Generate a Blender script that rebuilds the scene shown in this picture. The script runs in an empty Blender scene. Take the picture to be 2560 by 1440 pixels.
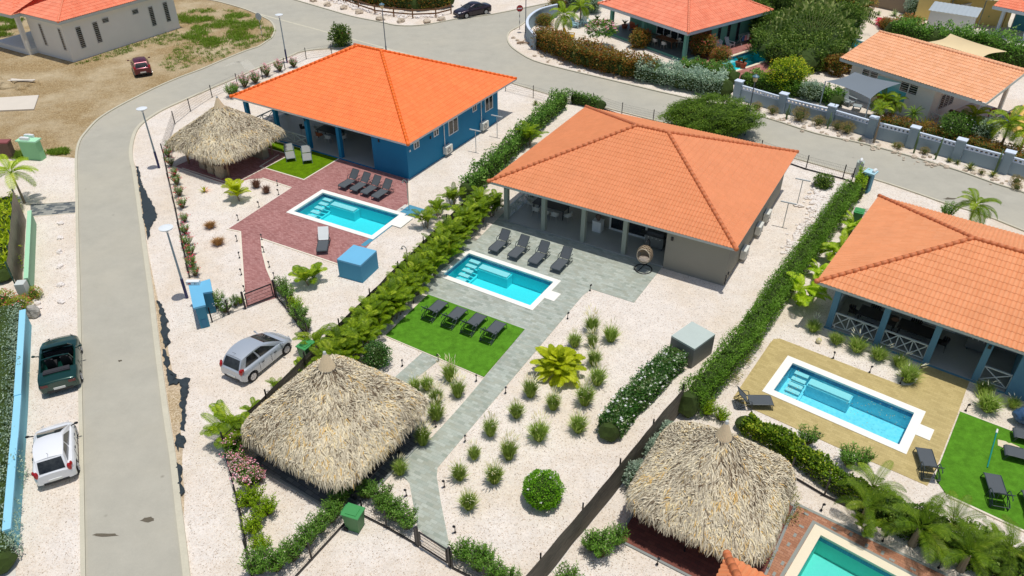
import bpy, math, random
from mathutils import Vector, Matrix, noise, geometry
R = math.radians
# ---------------------------------------------------------------- camera, sky, sun
CAMH, FPX, PITCH = 26.0, 1917.0, R(35.4)
sc = bpy.context.scene
cd = bpy.data.cameras.new('camera'); cam = bpy.data.objects.new('camera', cd)
sc.collection.objects.link(cam); sc.camera = cam
cd.sensor_width = 36.0; cd.lens = FPX/2560*36.0; cd.clip_end = 3000; cd.clip_start = .5
cam.location = (0, 0, CAMH); cam.rotation_euler = (R(90)-PITCH, 0, 0)
SUND = Vector((-0.115, 0.02, -1)).normalized()          # where the light travels
w = bpy.data.worlds.new('World'); sc.world = w; w.use_nodes = True
nt = w.node_tree; bgn = nt.nodes['Background']; sky = nt.nodes.new('ShaderNodeTexSky')
sky.sky_type = 'NISHITA'; sky.sun_disc = False
sky.sun_elevation = math.asin(-SUND.z); sky.sun_rotation = math.atan2(-SUND.x, -SUND.y)
sky.air_density = 1.0; sky.dust_density = 1.5; sky.ozone_density = 1.0
nt.links.new(sky.outputs[0], bgn.inputs[0]); bgn.inputs[1].default_value = 0.08
sl = bpy.data.lights.new('sun', 'SUN'); sl.energy = 2.7; sl.angle = R(0.5); sl.color = (1, .96, .90)
so = bpy.data.objects.new('sun', sl); sc.collection.objects.link(so)
so.rotation_euler = SUND.to_track_quat('-Z', 'Y').to_euler(); so.location = (0, 40, 60)
sc.view_settings.view_transform = 'Standard'; sc.view_settings.look = 'None'
sc.view_settings.exposure = 0.13; sc.view_settings.gamma = 1.0
sc.cycles.use_denoising = True; sc.cycles.max_bounces = 6; sc.cycles.transparent_max_bounces = 12
sc.cycles.diffuse_bounces = 4; sc.cycles.caustics_reflective = False; sc.cycles.caustics_refractive = False
# ---------------------------------------------------------------- pixel -> point in the place
CP, SP = math.cos(PITCH), math.sin(PITCH)
def ray(x, y):
    u = (x-1280)/FPX; v = -(y-720)/FPX
    return Vector((u, CP+v*SP, -SP+v*CP))
def G(x, y, z=0.0):
    d = ray(x, y); t = (z-CAMH)/d.z
    return Vector((d.x*t, d.y*t, z))
class Frame:
    """local frame of a building: x along its front, y to its back"""
    def __init__(s, ox, oy, yaw, oz=0):
        s.o = Vector((ox, oy, oz)); s.yaw = R(yaw)
        s.ex = Vector((math.cos(s.yaw), math.sin(s.yaw), 0)); s.ey = Vector((-s.ex.y, s.ex.x, 0))
    def loc(s, px, py, z=0):
        p = G(px, py, z)-s.o; return Vector((p.dot(s.ex), p.dot(s.ey), z-s.o.z))
    def w(s, x, y, z=0): return s.o+s.ex*x+s.ey*y+Vector((0, 0, z))
    def on_y(s, px, py, yy):            # point of the ray on the plane local y = yy
        d = ray(px, py); c = Vector((0, 0, CAMH)); t = (yy-(c-s.o).dot(s.ey))/d.dot(s.ey)
        p = c+d*t-s.o; return Vector((p.dot(s.ex), yy, p.z))
    def on_x(s, px, py, xx):
        d = ray(px, py); c = Vector((0, 0, CAMH)); t = (xx-(c-s.o).dot(s.ex))/d.dot(s.ex)
        p = c+d*t-s.o; return Vector((xx, p.dot(s.ey), p.z))
# ---------------------------------------------------------------- mesh builder
rnd = random.Random(7)
COL = sc.collection
class MB:
    def __init__(s): s.v = []; s.f = []; s.mi = []; s.m = 0; s.c = []; s.cv = 0.5
    def add(s, vs, fs, cv=None):
        n = len(s.v); s.v.extend(tuple(p) for p in vs); s.f.extend(tuple(i+n for i in f) for f in fs)
        s.mi.extend([s.m]*len(fs)); s.c.extend([s.cv if cv is None else cv]*len(fs)); return s
    def box(s, c, d, rz=0, M=None):
        hx, hy, hz = d[0]/2, d[1]/2, d[2]/2
        vs = [Vector((x, y, z)) for z in (-hz, hz) for x, y in ((-hx, -hy), (hx, -hy), (hx, hy), (-hx, hy))]
        if rz: r = Matrix.Rotation(rz, 3, 'Z'); vs = [r@p for p in vs]
        vs = [p+Vector(c) for p in vs]
        if M: vs = [M@p for p in vs]
        return s.add(vs, [(3, 2, 1, 0), (4, 5, 6, 7), (0, 1, 5, 4), (1, 2, 6, 5), (2, 3, 7, 6), (3, 0, 4, 7)])
    def bbox(s, x0, x1, y0, y1, z0, z1): return s.box(((x0+x1)/2, (y0+y1)/2, (z0+z1)/2), (abs(x1-x0), abs(y1-y0), abs(z1-z0)))
    def quad(s, a, b, c, d, cv=None): return s.add([a, b, c, d], [(0, 1, 2, 3)], cv)
    def prism(s, poly, z0, z1):
        n = len(poly)
        if sum(poly[i][0]*poly[(i+1) % n][1]-poly[(i+1) % n][0]*poly[i][1] for i in range(n)) < 0: poly = poly[::-1]
        vs = [(p[0], p[1], z0) for p in poly]+[(p[0], p[1], z1) for p in poly]
        tri = geometry.tessellate_polygon([[Vector((p[0], p[1], 0)) for p in poly]])
        fs = []
        for t in tri:
            a, b, c = [poly[i] for i in t]
            if (b[0]-a[0])*(c[1]-a[1])-(c[0]-a[0])*(b[1]-a[1]) < 0: t = t[::-1]
            fs.append(tuple(i+n for i in t)); fs.append(tuple(t[::-1]))
        fs += [(i, (i+1) % n, (i+1) % n+n, i+n) for i in range(n)]
        return s.add(vs, fs)
    def tube(s, pts, r, n=6, caps=True):
        pts = [Vector(p) for p in pts]; k = len(pts)
        rs = r if isinstance(r, (list, tuple)) else [r]*k
        vs = []; up = None
        for i, p in enumerate(pts):
            t = (pts[min(i+1, k-1)]-pts[max(i-1, 0)])
            if t.length < 1e-9: t = Vector((0, 0, 1))
            t.normalize()
            if up is None: up = Vector((0, 0, 1)) if abs(t.z) < .9 else Vector((1, 0, 0))
            a = t.cross(up)
            if a.length < 1e-6: a = t.cross(Vector((0, 1, 0)))
            a.normalize(); b = t.cross(a).normalized(); up = -b
            for j in range(n):
                an = 2*math.pi*j/n+math.pi/n; vs.append(p+(a*math.cos(an)+b*math.sin(an))*rs[i])
        fs = [(i*n+j, i*n+(j+1) % n, (i+1)*n+(j+1) % n, (i+1)*n+j) for i in range(k-1) for j in range(n)]
        if caps: fs += [tuple(range(n))[::-1], tuple((k-1)*n+j for j in range(n))]
        return s.add(vs, fs)
    def cyl(s, c, r, h, n=16, r2=None):
        c = Vector(c); return s.tube([c, c+Vector((0, 0, h))], [r, r if r2 is None else r2], n)
    def bar(s, a, b, w_, h_):
        """square bar a->b, w_ horizontal, h_ vertical"""
        a, b = Vector(a), Vector(b); t = (b-a).normalized()
        sd = t.cross(Vector((0, 0, 1)))
        if sd.length < 1e-4: sd = Vector((1, 0, 0))
        sd.normalize(); u = sd.cross(t).normalized(); sd = sd*w_/2; u = u*h_/2
        vs = [a-sd-u, a+sd-u, a+sd+u, a-sd+u, b-sd-u, b+sd-u, b+sd+u, b-sd+u]
        return s.add(vs, [(0, 1, 2, 3), (7, 6, 5, 4), (4, 5, 1, 0), (5, 6, 2, 1), (6, 7, 3, 2), (7, 4, 0, 3)])
    def ball(s, c, r, sub=1, sq=(1, 1, 1), jit=0, sd=0):
        t = (1+5**.5)/2; vs = [Vector(p).normalized() for p in ((-1, t, 0), (1, t, 0), (-1, -t, 0), (1, -t, 0), (0, -1, t), (0, 1, t), (0, -1, -t), (0, 1, -t), (t, 0, -1), (t, 0, 1), (-t, 0, -1), (-t, 0, 1))]
        fs = [(0, 11, 5), (0, 5, 1), (0, 1, 7), (0, 7, 10), (0, 10, 11), (1, 5, 9), (5, 11, 4), (11, 10, 2), (10, 7, 6), (7, 1, 8), (3, 9, 4), (3, 4, 2), (3, 2, 6), (3, 6, 8), (3, 8, 9), (4, 9, 5), (2, 4, 11), (6, 2, 10), (8, 6, 7), (9, 8, 1)]
        for _ in range(sub):
            nf = []; cache = {}
            def mid(i, j):
                k = (min(i, j), max(i, j))
                if k not in cache: vs.append(((vs[i]+vs[j])/2).normalized()); cache[k] = len(vs)-1
                return cache[k]
            for a, b, c_ in fs:
                x, y, z = mid(a, b), mid(b, c_), mid(c_, a); nf += [(a, x, z), (b, y, x), (c_, z, y), (x, y, z)]
            fs = nf
        out = []
        for p in vs:
            k = 1+jit*noise.noise(p*1.7+Vector((sd*3.1, sd*7.7, sd))) if jit else 1
            out.append(Vector((p.x*sq[0], p.y*sq[1], p.z*sq[2]))*r*k+Vector(c))
        return s.add(out, fs)
    def build(s, name, mats, parent=None, smooth=False, loc=None, rz=0, attr=False):
        me = bpy.data.meshes.new(name); me.from_pydata(s.v, [], s.f)
        if not isinstance(mats, (list, tuple)): mats = [mats]
        for m in mats: me.materials.append(m)
        if len(mats) > 1: me.polygons.foreach_set('material_index', s.mi)
        if attr:
            a = me.attributes.new('var', 'FLOAT', 'FACE'); a.data.foreach_set('value', s.c)
        if smooth: me.polygons.foreach_set('use_smooth', [True]*len(s.f))
        me.update()
        o = bpy.data.objects.new(name, me); COL.objects.link(o)
        if parent: o.parent = parent
        if loc is not None: o.location = loc
        o.rotation_euler.z = rz
        return o
def tag(o, label=None, cat=None, group=None, kind=None):
    if label: o['label'] = label
    if cat: o['category'] = cat
    if group: o['group'] = group
    if kind: o['kind'] = kind
    return o
def thing(name, label, cat, loc=(0, 0, 0), rz=0, group=None):
    o = bpy.data.objects.new(name, None); COL.objects.link(o); o.empty_display_size = .3
    o.location = loc; o.rotation_euler = (0, 0, rz); tag(o, label, cat, group); return o
KIDS = {}
def copy_tree(o, parent=None):
    c = o.copy(); COL.objects.link(c)
    if parent: c.parent = parent
    for ch in o.children: copy_tree(ch, c)
    return c
def dup(root, loc, rz=0, label=None, group=None, s=None):
    c = copy_tree(root); c.location = loc; c.rotation_euler = (0, 0, rz)
    if s is not None: c.scale = s if isinstance(s, (tuple, list)) else (s, s, s)
    if label: c['label'] = label
    if group: c['group'] = group
    return c
class Proto:
    """the first use moves the original, each later use copies it"""
    def __init__(s, fn): s.fn = fn; s.o = None
    def __call__(s, loc, rz=0, label=None, group=None, sc_=None, cat=None):
        if s.o is None:
            s.o = s.fn(); c = s.o; c.location = loc; c.rotation_euler = (0, 0, rz)
            if sc_ is not None: c.scale = sc_ if isinstance(sc_, (tuple, list)) else (sc_,)*3
            if label: c['label'] = label
            if group: c['group'] = group
        else: c = dup(s.o, loc, rz, label, group, sc_ if sc_ is not None else 1)
        if cat: c['category'] = cat
        return c
ORD = ['first', 'second', 'third', 'fourth', 'fifth', 'sixth', 'seventh', 'eighth', 'ninth', 'tenth', 'eleventh', 'twelfth', 'thirteenth', 'fourteenth', 'fifteenth', 'sixteenth', 'seventeenth', 'eighteenth', 'nineteenth', 'twentieth'] + ['twenty-'+s for s in ('first', 'second', 'third', 'fourth', 'fifth', 'sixth', 'seventh', 'eighth', 'ninth')] + ['thirtieth'] + ['thirty-'+s for s in ('first', 'second', 'third', 'fourth', 'fifth', 'sixth', 'seventh', 'eighth', 'ninth')]
# ---------------------------------------------------------------- materials
MATS = {}
def newmat(name):
    m = bpy.data.materials.new(name); m.use_nodes = True; MATS[name] = m
    return m, m.node_tree.nodes, m.node_tree.links, m.node_tree.nodes['Principled BSDF']
def c4(c): return (c[0], c[1], c[2], 1)
def sr(r, g, b):
    f = lambda x: ((x/255+.055)/1.055)**2.4 if x > 10 else x/255/12.92
    return (f(r), f(g), f(b))
def nz(N, L, vec, scale, detail=4, rough=.6):
    n = N.new('ShaderNodeTexNoise'); n.inputs['Scale'].default_value = scale
    n.inputs['Detail'].default_value = detail; n.inputs['Roughness'].default_value = rough
    if vec: L.new(vec, n.inputs['Vector'])
    return n.outputs['Fac']
def ramp(N, L, fac, stops):
    r = N.new('ShaderNodeValToRGB'); L.new(fac, r.inputs[0]); e = r.color_ramp.elements
    while len(e) < len(stops): e.new(.5)
    for el, (p, c) in zip(e, stops): el.position = p; el.color = c4(c)
    return r.outputs[0]
def mixc(N, L, fac, a, b, mode='MIX'):
    m = N.new('ShaderNodeMix'); m.data_type = 'RGBA'; m.blend_type = mode
    for k, x in ((0, fac), (6, a), (7, b)):
        if isinstance(x, (int, float)): m.inputs[k].default_value = x
        elif isinstance(x, tuple): m.inputs[k].default_value = c4(x)
        else: L.new(x, m.inputs[k])
    return m.outputs[2]
def objvec(N, world=False):
    if world: return N.new('ShaderNodeNewGeometry').outputs['Position']
    return N.new('ShaderNodeTexCoord').outputs['Object']
def mul(c, k): return tuple(min(1, x*k) for x in c)
def surf(name, c, rough=.7, var=.12, scale=3.0, fine=40., bump=.0, metal=0., spec=None, c2=None, world=True, coat=0, bscale=None):
    """painted or raw surface with soft large-scale and fine variation of its own colour"""
    if name in MATS: return MATS[name]
    m, N, L, B = newmat(name); v = objvec(N, world)
    a = nz(N, L, v, scale, 5); b = nz(N, L, v, fine, 3)
    base = mixc(N, L, a, mul(c, 1-var), mul(c2 or c, 1+var))
    mm = N.new('ShaderNodeMix'); mm.data_type = 'RGBA'; mm.blend_type = 'MULTIPLY'; mm.inputs[0].default_value = 1
    L.new(base, mm.inputs[6]); L.new(ramp(N, L, b, [(.3, (1-var*.7,)*3), (.7, (1, 1, 1))]), mm.inputs[7])
    L.new(mm.outputs[2], B.inputs['Base Color'])
    B.inputs['Roughness'].default_value = rough; B.inputs['Metallic'].default_value = metal
    if spec is not None: B.inputs['Specular IOR Level'].default_value = spec
    if coat: B.inputs['Coat Weight'].default_value = coat; B.inputs['Coat Roughness'].default_value = .05
    if bump:
        bn = N.new('ShaderNodeBump'); bn.inputs['Strength'].default_value = bump; bn.inputs['Distance'].default_value = .02
        L.new(nz(N, L, v, bscale or fine, 4), bn.inputs['Height']); L.new(bn.outputs[0], B.inputs['Normal'])
    return m
def foliage(name, cols, rough=.55, trans=.38, objvar=.12, spec=.35, gain=1.45):
    """leaf material: colour spread over each leaf's own random value"""
    if name in MATS: return MATS[name]
    m, N, L, B = newmat(name)
    at = N.new('ShaderNodeAttribute'); at.attribute_name = 'var'
    n = len(cols); col = ramp(N, L, at.outputs['Fac'], [((i+.0)/(max(1, n-1)), mul(c, gain)) for i, c in enumerate(cols)])
    oi = N.new('ShaderNodeObjectInfo'); mr = N.new('ShaderNodeMapRange'); mr.inputs[3].default_value = 1-objvar; mr.inputs[4].default_value = 1+objvar
    L.new(oi.outputs['Random'], mr.inputs[0])
    vm = N.new('ShaderNodeVectorMath'); vm.operation = 'SCALE'; L.new(col, vm.inputs[0]); L.new(mr.outputs[0], vm.inputs['Scale'])
    L.new(vm.outputs[0], B.inputs['Base Color']); B.inputs['Roughness'].default_value = rough
    B.inputs['Specular IOR Level'].default_value = spec
    t = N.new('ShaderNodeBsdfTranslucent'); L.new(vm.outputs[0], t.inputs[0])
    mx = N.new('ShaderNodeMixShader'); mx.inputs[0].default_value = trans
    L.new(B.outputs[0], mx.inputs[1]); L.new(t.outputs[0], mx.inputs[2])
    L.new(mx.outputs[0], N['Material Output'].inputs[0]); return m
def paver(name, cols, yaw, bw=.2, bh=.1, mortar=.004, mcol=(.12, .11, .1), rough=.85, patch=.12):
    m, N, L, B = newmat(name); v = objvec(N, True)
    mp = N.new('ShaderNodeMapping'); mp.inputs['Rotation'].default_value = (0, 0, -R(yaw)); L.new(v, mp.inputs[0])
    b = N.new('ShaderNodeTexBrick'); L.new(mp.outputs[0], b.inputs['Vector'])
    b.inputs['Scale'].default_value = 1; b.inputs['Brick Width'].default_value = bw; b.inputs['Row Height'].default_value = bh
    b.inputs['Mortar Size'].default_value = mortar; b.inputs['Color1'].default_value = (0, 0, 0, 1); b.inputs['Color2'].default_value = (1, 1, 1, 1)
    b.inputs['Mortar'].default_value = (.5, .5, .5, 1); b.offset = .5
    col = ramp(N, L, b.outputs['Color'], [(i/(len(cols)-1), c) for i, c in enumerate(cols)])
    col = mixc(N, L, b.outputs['Fac'], col, mcol)
    big = ramp(N, L, nz(N, L, v, .55, 4), [(.3, (1-patch,)*3), (.7, (1+patch*.3,)*3)])
    col = mixc(N, L, 1.0, col, big, 'MULTIPLY')
    fine = ramp(N, L, nz(N, L, v, 30, 4), [(.25, (.86,)*3), (.75, (1.06,)*3)])
    col = mixc(N, L, 1.0, col, fine, 'MULTIPLY')
    L.new(col, B.inputs['Base Color']); B.inputs['Roughness'].default_value = rough
    bn = N.new('ShaderNodeBump'); bn.inputs['Strength'].default_value = .3; bn.inputs['Distance'].default_value = .01
    L.new(nz(N, L, v, 25, 3), bn.inputs['Height']); L.new(bn.outputs[0], B.inputs['Normal']); return m
def gravel(name, stops, scale=22., patch=None, patch_amt=.35, bump=.6):
    m, N, L, B = newmat(name); v = objvec(N, True)
    vo = N.new('ShaderNodeTexVoronoi'); vo.inputs['Scale'].default_value = scale; L.new(v, vo.inputs['Vector'])
    sp = N.new('ShaderNodeSeparateColor'); L.new(vo.outputs['Color'], sp.inputs[0])
    col = ramp(N, L, sp.outputs[0], stops)
    if patch:
        f = ramp(N, L, nz(N, L, v, .22, 6, .65), [(.42, (0, 0, 0)), (.68, (patch_amt,)*3)])
        col = mixc(N, L, f, col, patch)
    f2 = ramp(N, L, nz(N, L, v, 1.6, 5, .7), [(.3, (.90,)*3), (.65, (1.03,)*3)])
    col = mixc(N, L, 1.0, col, f2, 'MULTIPLY')
    f3 = ramp(N, L, nz(N, L, v, 9., 3, .7), [(.3, (.88,)*3), (.6, (1.02,)*3)])
    col = mixc(N, L, 1.0, col, f3, 'MULTIPLY')
    L.new(col, B.inputs['Base Color']); B.inputs['Roughness'].default_value = .9; B.inputs['Specular IOR Level'].default_value = .2
    bn = N.new('ShaderNodeBump'); bn.inputs['Strength'].default_value = bump; bn.inputs['Distance'].default_value = .03
    L.new(vo.outputs['Distance'], bn.inputs['Height']); L.new(bn.outputs[0], B.inputs['Normal']); return m
def turf(name, stops, sc1=60.):
    m, N, L, B = newmat(name); v = objvec(N, True)
    col = ramp(N, L, nz(N, L, v, sc1, 5, .75), stops)
    f2 = ramp(N, L, nz(N, L, v, 2.4, 5, .7), [(.3, (.66,)*3), (.7, (1.16,)*3)])
    col = mixc(N, L, 1.0, col, f2, 'MULTIPLY')
    L.new(col, B.inputs['Base Color']); B.inputs['Roughness'].default_value = .9; B.inputs['Specular IOR Level'].default_value = .1
    bn = N.new('ShaderNodeBump'); bn.inputs['Strength'].default_value = .8; bn.inputs['Distance'].default_value = .03
    L.new(nz(N, L, v, sc1, 4, .8), bn.inputs['Height']); L.new(bn.outputs[0], B.inputs['Normal']); return m
def tile(name, c, c2, var=.5):
    """roof tile: each tile its own shade (brick cells on local slope coordinates kept in UV)"""
    m, N, L, B = newmat(name)
    uv = N.new('ShaderNodeUVMap').outputs[0]
    sn = N.new('ShaderNodeVectorMath'); sn.operation = 'FLOOR'; L.new(uv, sn.inputs[0])
    wn = N.new('ShaderNodeTexWhiteNoise'); wn.noise_dimensions = '2D'; L.new(sn.outputs[0], wn.inputs['Vector'])
    col = mixc(N, L, wn.outputs['Value'], c, c2)
    v = objvec(N, True)
    f2 = ramp(N, L, nz(N, L, v, .7, 6, .65), [(.3, (1-var*.22,)*3), (.7, (1+var*.08,)*3)])
    col = mixc(N, L, 1.0, col, f2, 'MULTIPLY')
    sp = ramp(N, L, nz(N, L, v, 1.9, 8, .8), [(.58, (0, 0, 0)), (.76, (var*.42,)*3)])
    col = mixc(N, L, sp, col, (.50, .42, .36))
    L.new(col, B.inputs['Base Color']); B.inputs['Roughness'].default_value = .62; B.inputs['Specular IOR Level'].default_value = .35
    return m
# ---------------------------------------------------------------- ground helpers
def P2(pts, z=0.0): return [tuple(G(x, y, z)[:2]) for x, y in pts]
def inpoly(p, poly):
    c = False; n = len(poly)
    for i in range(n):
        a, b = poly[i], poly[(i+1) % n]
        if (a[1] > p[1]) != (b[1] > p[1]) and p[0] < (b[0]-a[0])*(p[1]-a[1])/(b[1]-a[1])+a[0]: c = not c
    return c
def sheet(name, poly, z, mat, holes=(), thick=0.0, parent=None):
    vs = [Vector(p[:2]) for p in poly]; ed = [(i, (i+1) % len(poly)) for i in range(len(poly))]
    for h in holes:
        n = len(vs); vs += [Vector(p[:2]) for p in h]; ed += [(n+i, n+(i+1) % len(h)) for i in range(len(h))]
    V, E_, Fc, *_ = geometry.delaunay_2d_cdt(vs, ed, [], 0, 1e-5)
    fs = []
    for f in Fc:
        c = [sum(V[i][k] for i in f)/len(f) for k in (0, 1)]
        if inpoly(c, poly) and not any(inpoly(c, h) for h in holes):
            a, b, d = (V[i] for i in f[:3])
            if (b[0]-a[0])*(d[1]-a[1])-(d[0]-a[0])*(b[1]-a[1]) < 0: f = f[::-1]
            fs.append(f)
    mb = MB(); mb.add([(p[0], p[1], z) for p in V], fs)
    if thick:
        n = len(poly)
        s_ = 1 if sum(poly[i][0]*poly[(i+1) % n][1]-poly[(i+1) % n][0]*poly[i][1] for i in range(n)) > 0 else -1
        for i in range(n):
            a, b = poly[i], poly[(i+1) % n]
            if s_ < 0: a, b = b, a
            mb.quad((a[0], a[1], z-thick), (b[0], b[1], z-thick), (b[0], b[1], z), (a[0], a[1], z))
    return mb.build(name, mat, parent)
def offs(pts, d, closed=False):
    out = []; n = len(pts)
    for i, p in enumerate(pts):
        a = pts[(i-1) % n] if (closed or i > 0) else None; b = pts[(i+1) % n] if (closed or i < n-1) else None
        t1 = (Vector(p[:2])-Vector(a[:2])).normalized() if a else None
        t2 = (Vector(b[:2])-Vector(p[:2])).normalized() if b else None
        if t1 is None: t1 = t2
        if t2 is None: t2 = t1
        nn = Vector((-t1.y-t2.y, t1.x+t2.x)); nn.normalize(); k = d/max(.35, nn.dot(Vector((-t1.y, t1.x))))
        out.append((p[0]+nn.x*k, p[1]+nn.y*k))
    return out
def ribbon(mb, pts, w_, z0, z1, closed=False, side=0):
    """solid strip along a polyline; side 0 centred, +1 left, -1 right"""
    l = offs(pts, w_ if side > 0 else (w_/2 if side == 0 else 0), closed); r = offs(pts, -w_ if side < 0 else (-w_/2 if side == 0 else 0), closed)
    n = len(pts)
    for i in range(n if closed else n-1):
        j = (i+1) % n
        vs = [(*r[i], z0), (*r[j], z0), (*l[j], z0), (*l[i], z0), (*r[i], z1), (*r[j], z1), (*l[j], z1), (*l[i], z1)]
        fs = [(4, 5, 6, 7), (0, 1, 5, 4), (2, 3, 7, 6)]
        if not closed and i == 0: fs.append((3, 0, 4, 7))
        if not closed and j == n-1: fs.append((1, 2, 6, 5))
        mb.add(vs, fs)
    return mb
def smooth(pts, k=3):
    out = []; n = len(pts)
    for i in range(n-1):
        p0, p1, p2, p3 = (Vector(pts[max(0, min(n-1, j))][:2]) for j in (i-1, i, i+1, i+2))
        for t in range(k):
            t /= k; out.append(tuple(.5*((2*p1)+(p2-p0)*t+(2*p0-5*p1+4*p2-p3)*t*t+(3*p1-p0-3*p2+p3)*t**3)))
    out.append(tuple(pts[-1][:2])); return out
# ---------------------------------------------------------------- ground materials
GR = gravel('gravel', [(0, sr(226, 214, 200)), (.12, sr(239, 229, 217)), (.55, sr(243, 235, 224)), (.86, sr(238, 225, 211)), (.96, sr(206, 188, 168)), (1, sr(168, 154, 140))], 26, patch=sr(218, 196, 164), patch_amt=.46)
DIRT = gravel('bare_earth', [(0, sr(140, 116, 78)), (.5, sr(166, 142, 102)), (.9, sr(184, 160, 120)), (1, sr(198, 180, 142))], 14, patch=sr(206, 190, 158), patch_amt=.75, bump=.8)
VERGE = gravel('sandy_verge', [(0, sr(164, 142, 108)), (.5, sr(190, 168, 132)), (1, sr(216, 198, 168))], 18, patch=sr(226, 208, 186), patch_amt=.6)
m, N, L, B = newmat('asphalt'); ASPH = m; v = objvec(N, True)
col = ramp(N, L, nz(N, L, v, 60, 3, .8), [(.2, sr(162, 158, 144)), (.8, sr(196, 192, 176))])
col = mixc(N, L, 1.0, col, ramp(N, L, nz(N, L, v, .7, 7, .7), [(.3, (.90,)*3), (.7, (1.05,)*3)]), 'MULTIPLY')
sp_ = N.new('ShaderNodeTexVoronoi'); sp_.inputs['Scale'].default_value = .55; L.new(v, sp_.inputs[0])
col = mixc(N, L, ramp(N, L, sp_.outputs['Distance'], [(.02, (.55,)*3), (.06, (0, 0, 0))]), col, sr(120, 114, 100))
col = mixc(N, L, ramp(N, L, nz(N, L, v, .13, 5, .6), [(.45, (0, 0, 0)), (.7, (.35,)*3)]), col, sr(198, 190, 168))
L.new(col, B.inputs['Base Color']); B.inputs['Roughness'].default_value = .85
bn = N.new('ShaderNodeBump'); bn.inputs['Strength'].default_value = .35; bn.inputs['Distance'].default_value = .01
L.new(nz(N, L, v, 45, 3, .8), bn.inputs['Height']); L.new(bn.outputs[0], B.inputs['Normal'])
KERB = surf('kerb_concrete', sr(206, 200, 178), .85, .14, 1.2, 14, .3)
CREAM = surf('cream_edging', sr(236, 226, 206), .8, .10, 1.5, 20, .2)
CONC = surf('pale_concrete', sr(216, 211, 200), .85, .10, 1.1, 12, .3)
PAV_RED = paver('red_brick_paving', [sr(158, 104, 98), sr(174, 122, 116), sr(188, 138, 132), sr(168, 114, 108)], -30, .21, .105, .006, sr(146, 98, 92), patch=.10)
PAV_GREY = paver('grey_paving', [sr(156, 164, 150), sr(176, 184, 172), sr(190, 196, 184), sr(168, 172, 156), sr(182, 188, 176)], -30, .32, .16, .005, sr(154, 160, 148), patch=.10)
PAV_OCHRE = paver('ochre_paving', [sr(184, 164, 108), sr(196, 176, 118), sr(202, 182, 124), sr(190, 170, 112)], -36.5, .30, .15, .005, sr(172, 152, 100), patch=.07)
PAV_BROWN = paver('terracotta_paving', [sr(164, 112, 82), sr(182, 130, 98), sr(190, 140, 110), sr(172, 120, 90)], -38, .24, .12, .006, sr(132, 90, 70), patch=.10)
PAV_DARK = paver('dark_grey_paving', [sr(96, 102, 104), sr(110, 116, 118), sr(132, 136, 132)], -35, .4, .2, .01, sr(70, 74, 76))
PAV_CHECK = paver('black_and_grey_paving', [sr(84, 92, 98), sr(96, 104, 108), sr(168, 168, 160), sr(150, 152, 146)], 4, .42, .2, .01, sr(130, 128, 120))
TURF = turf('green_turf', [(.25, sr(64, 116, 10)), (.5, sr(92, 148, 36)), (.8, sr(126, 176, 70))])
TURF_B = turf('olive_turf', [(.25, sr(72, 104, 0)), (.5, sr(100, 134, 6)), (.8, sr(126, 160, 24))])
# ---------------------------------------------------------------- swimming pools (corners: first along the far edge)
POOLS = {}
def pool_rect(k, a, b, c, d, z=0, yaw=None, Lg=None, Wd=None):
    pts = [G(*p, z) for p in (a, b, c, d)]; cen = sum(pts, Vector())/4
    ex = (pts[1]-pts[0]+pts[2]-pts[3]); L_ = ex.length/2; W_ = ((pts[0]-pts[3])+(pts[1]-pts[2])).length/2
    yw = math.degrees(math.atan2(ex.y, ex.x)) if yaw is None else yaw
    POOLS[k] = (cen, R(yw), Lg or L_, Wd or W_)
pool_rect('blue', (806, 475), (1017, 536), (932, 600), (715, 532))
pool_rect('grey', (1170, 624), (1404, 705), (1330, 776), (1087, 690))
pool_rect('ochre', (1967, 892), (2313, 1028), (2266, 1141), (1907, 978))
c0, yw0, L0, W0 = POOLS['ochre']
e = G(2037, 1312); yb = R(-39.0)
POOLS['terracotta'] = (e+Vector((math.cos(yb)*3.35+math.sin(yb)*1.7, math.sin(yb)*3.35-math.cos(yb)*1.7, 0)), yb, 6.7, 3.4)
e = G(1895, 112); yb = R(-25)      # pool of the sea-green house
POOLS['green'] = (G(1862, 150), R(38), 7.5, 3.4)
POOLS['white'] = (G(2146, 112), R(-52), 5.0, 3.2)
def prect(k, inset=0.0):
    c, yw, L_, W_ = POOLS[k]; ex = Vector((math.cos(yw), math.sin(yw), 0)); ey = Vector((-ex.y, ex.x, 0)); a, b = L_/2-inset, W_/2-inset
    return [tuple((c+ex*x+ey*y)[:2]) for x, y in ((-a, -b), (a, -b), (a, b), (-a, b))]
HOLES = [prect(k, .33) for k in POOLS]
# ---------------------------------------------------------------- ground, roads, paving
tag(sheet('ground', [(-420, -40), (420, -40), (420, 700), (-420, 700)], 0, GR, HOLES), kind='structure')
rl = [(215, 1600), (215, 1440), (210, 1145), (207, 1000), (202, 740), (198, 600), (196, 490), (194, 394), (202, 354), (217, 332), (239, 307), (259, 291), (295, 269), (337, 247), (394, 219), (450, 195), (506, 174), (557, 152), (619, 127), (647, 118), (669, 104), (683, 93), (689, 73), (681, 56), (664, 45), (619, 25), (562, 8), (526, 0), (440, -16)]
rr = [(470, 1600), (458, 1440), (439, 1274), (425, 1147), (408, 1035), (385, 852), (373, 740), (366, 689), (356, 613), (346, 537), (332, 436), (325, 405), (323, 377), (328, 349), (337, 326), (352, 309), (374, 293), (408, 273), (478, 242), (563, 205), (647, 169), (720, 142), (752, 129), (820, 121), (900, 118), (960, 121)]
mn = [(1265, 203), (1392, 241), (1507, 268), (1648, 304), (1830, 352), (2020, 405), (2121, 433), (2189, 449), (2298, 485), (2360, 507), (2459, 537), (2560, 577), (2800, 670)]
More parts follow.
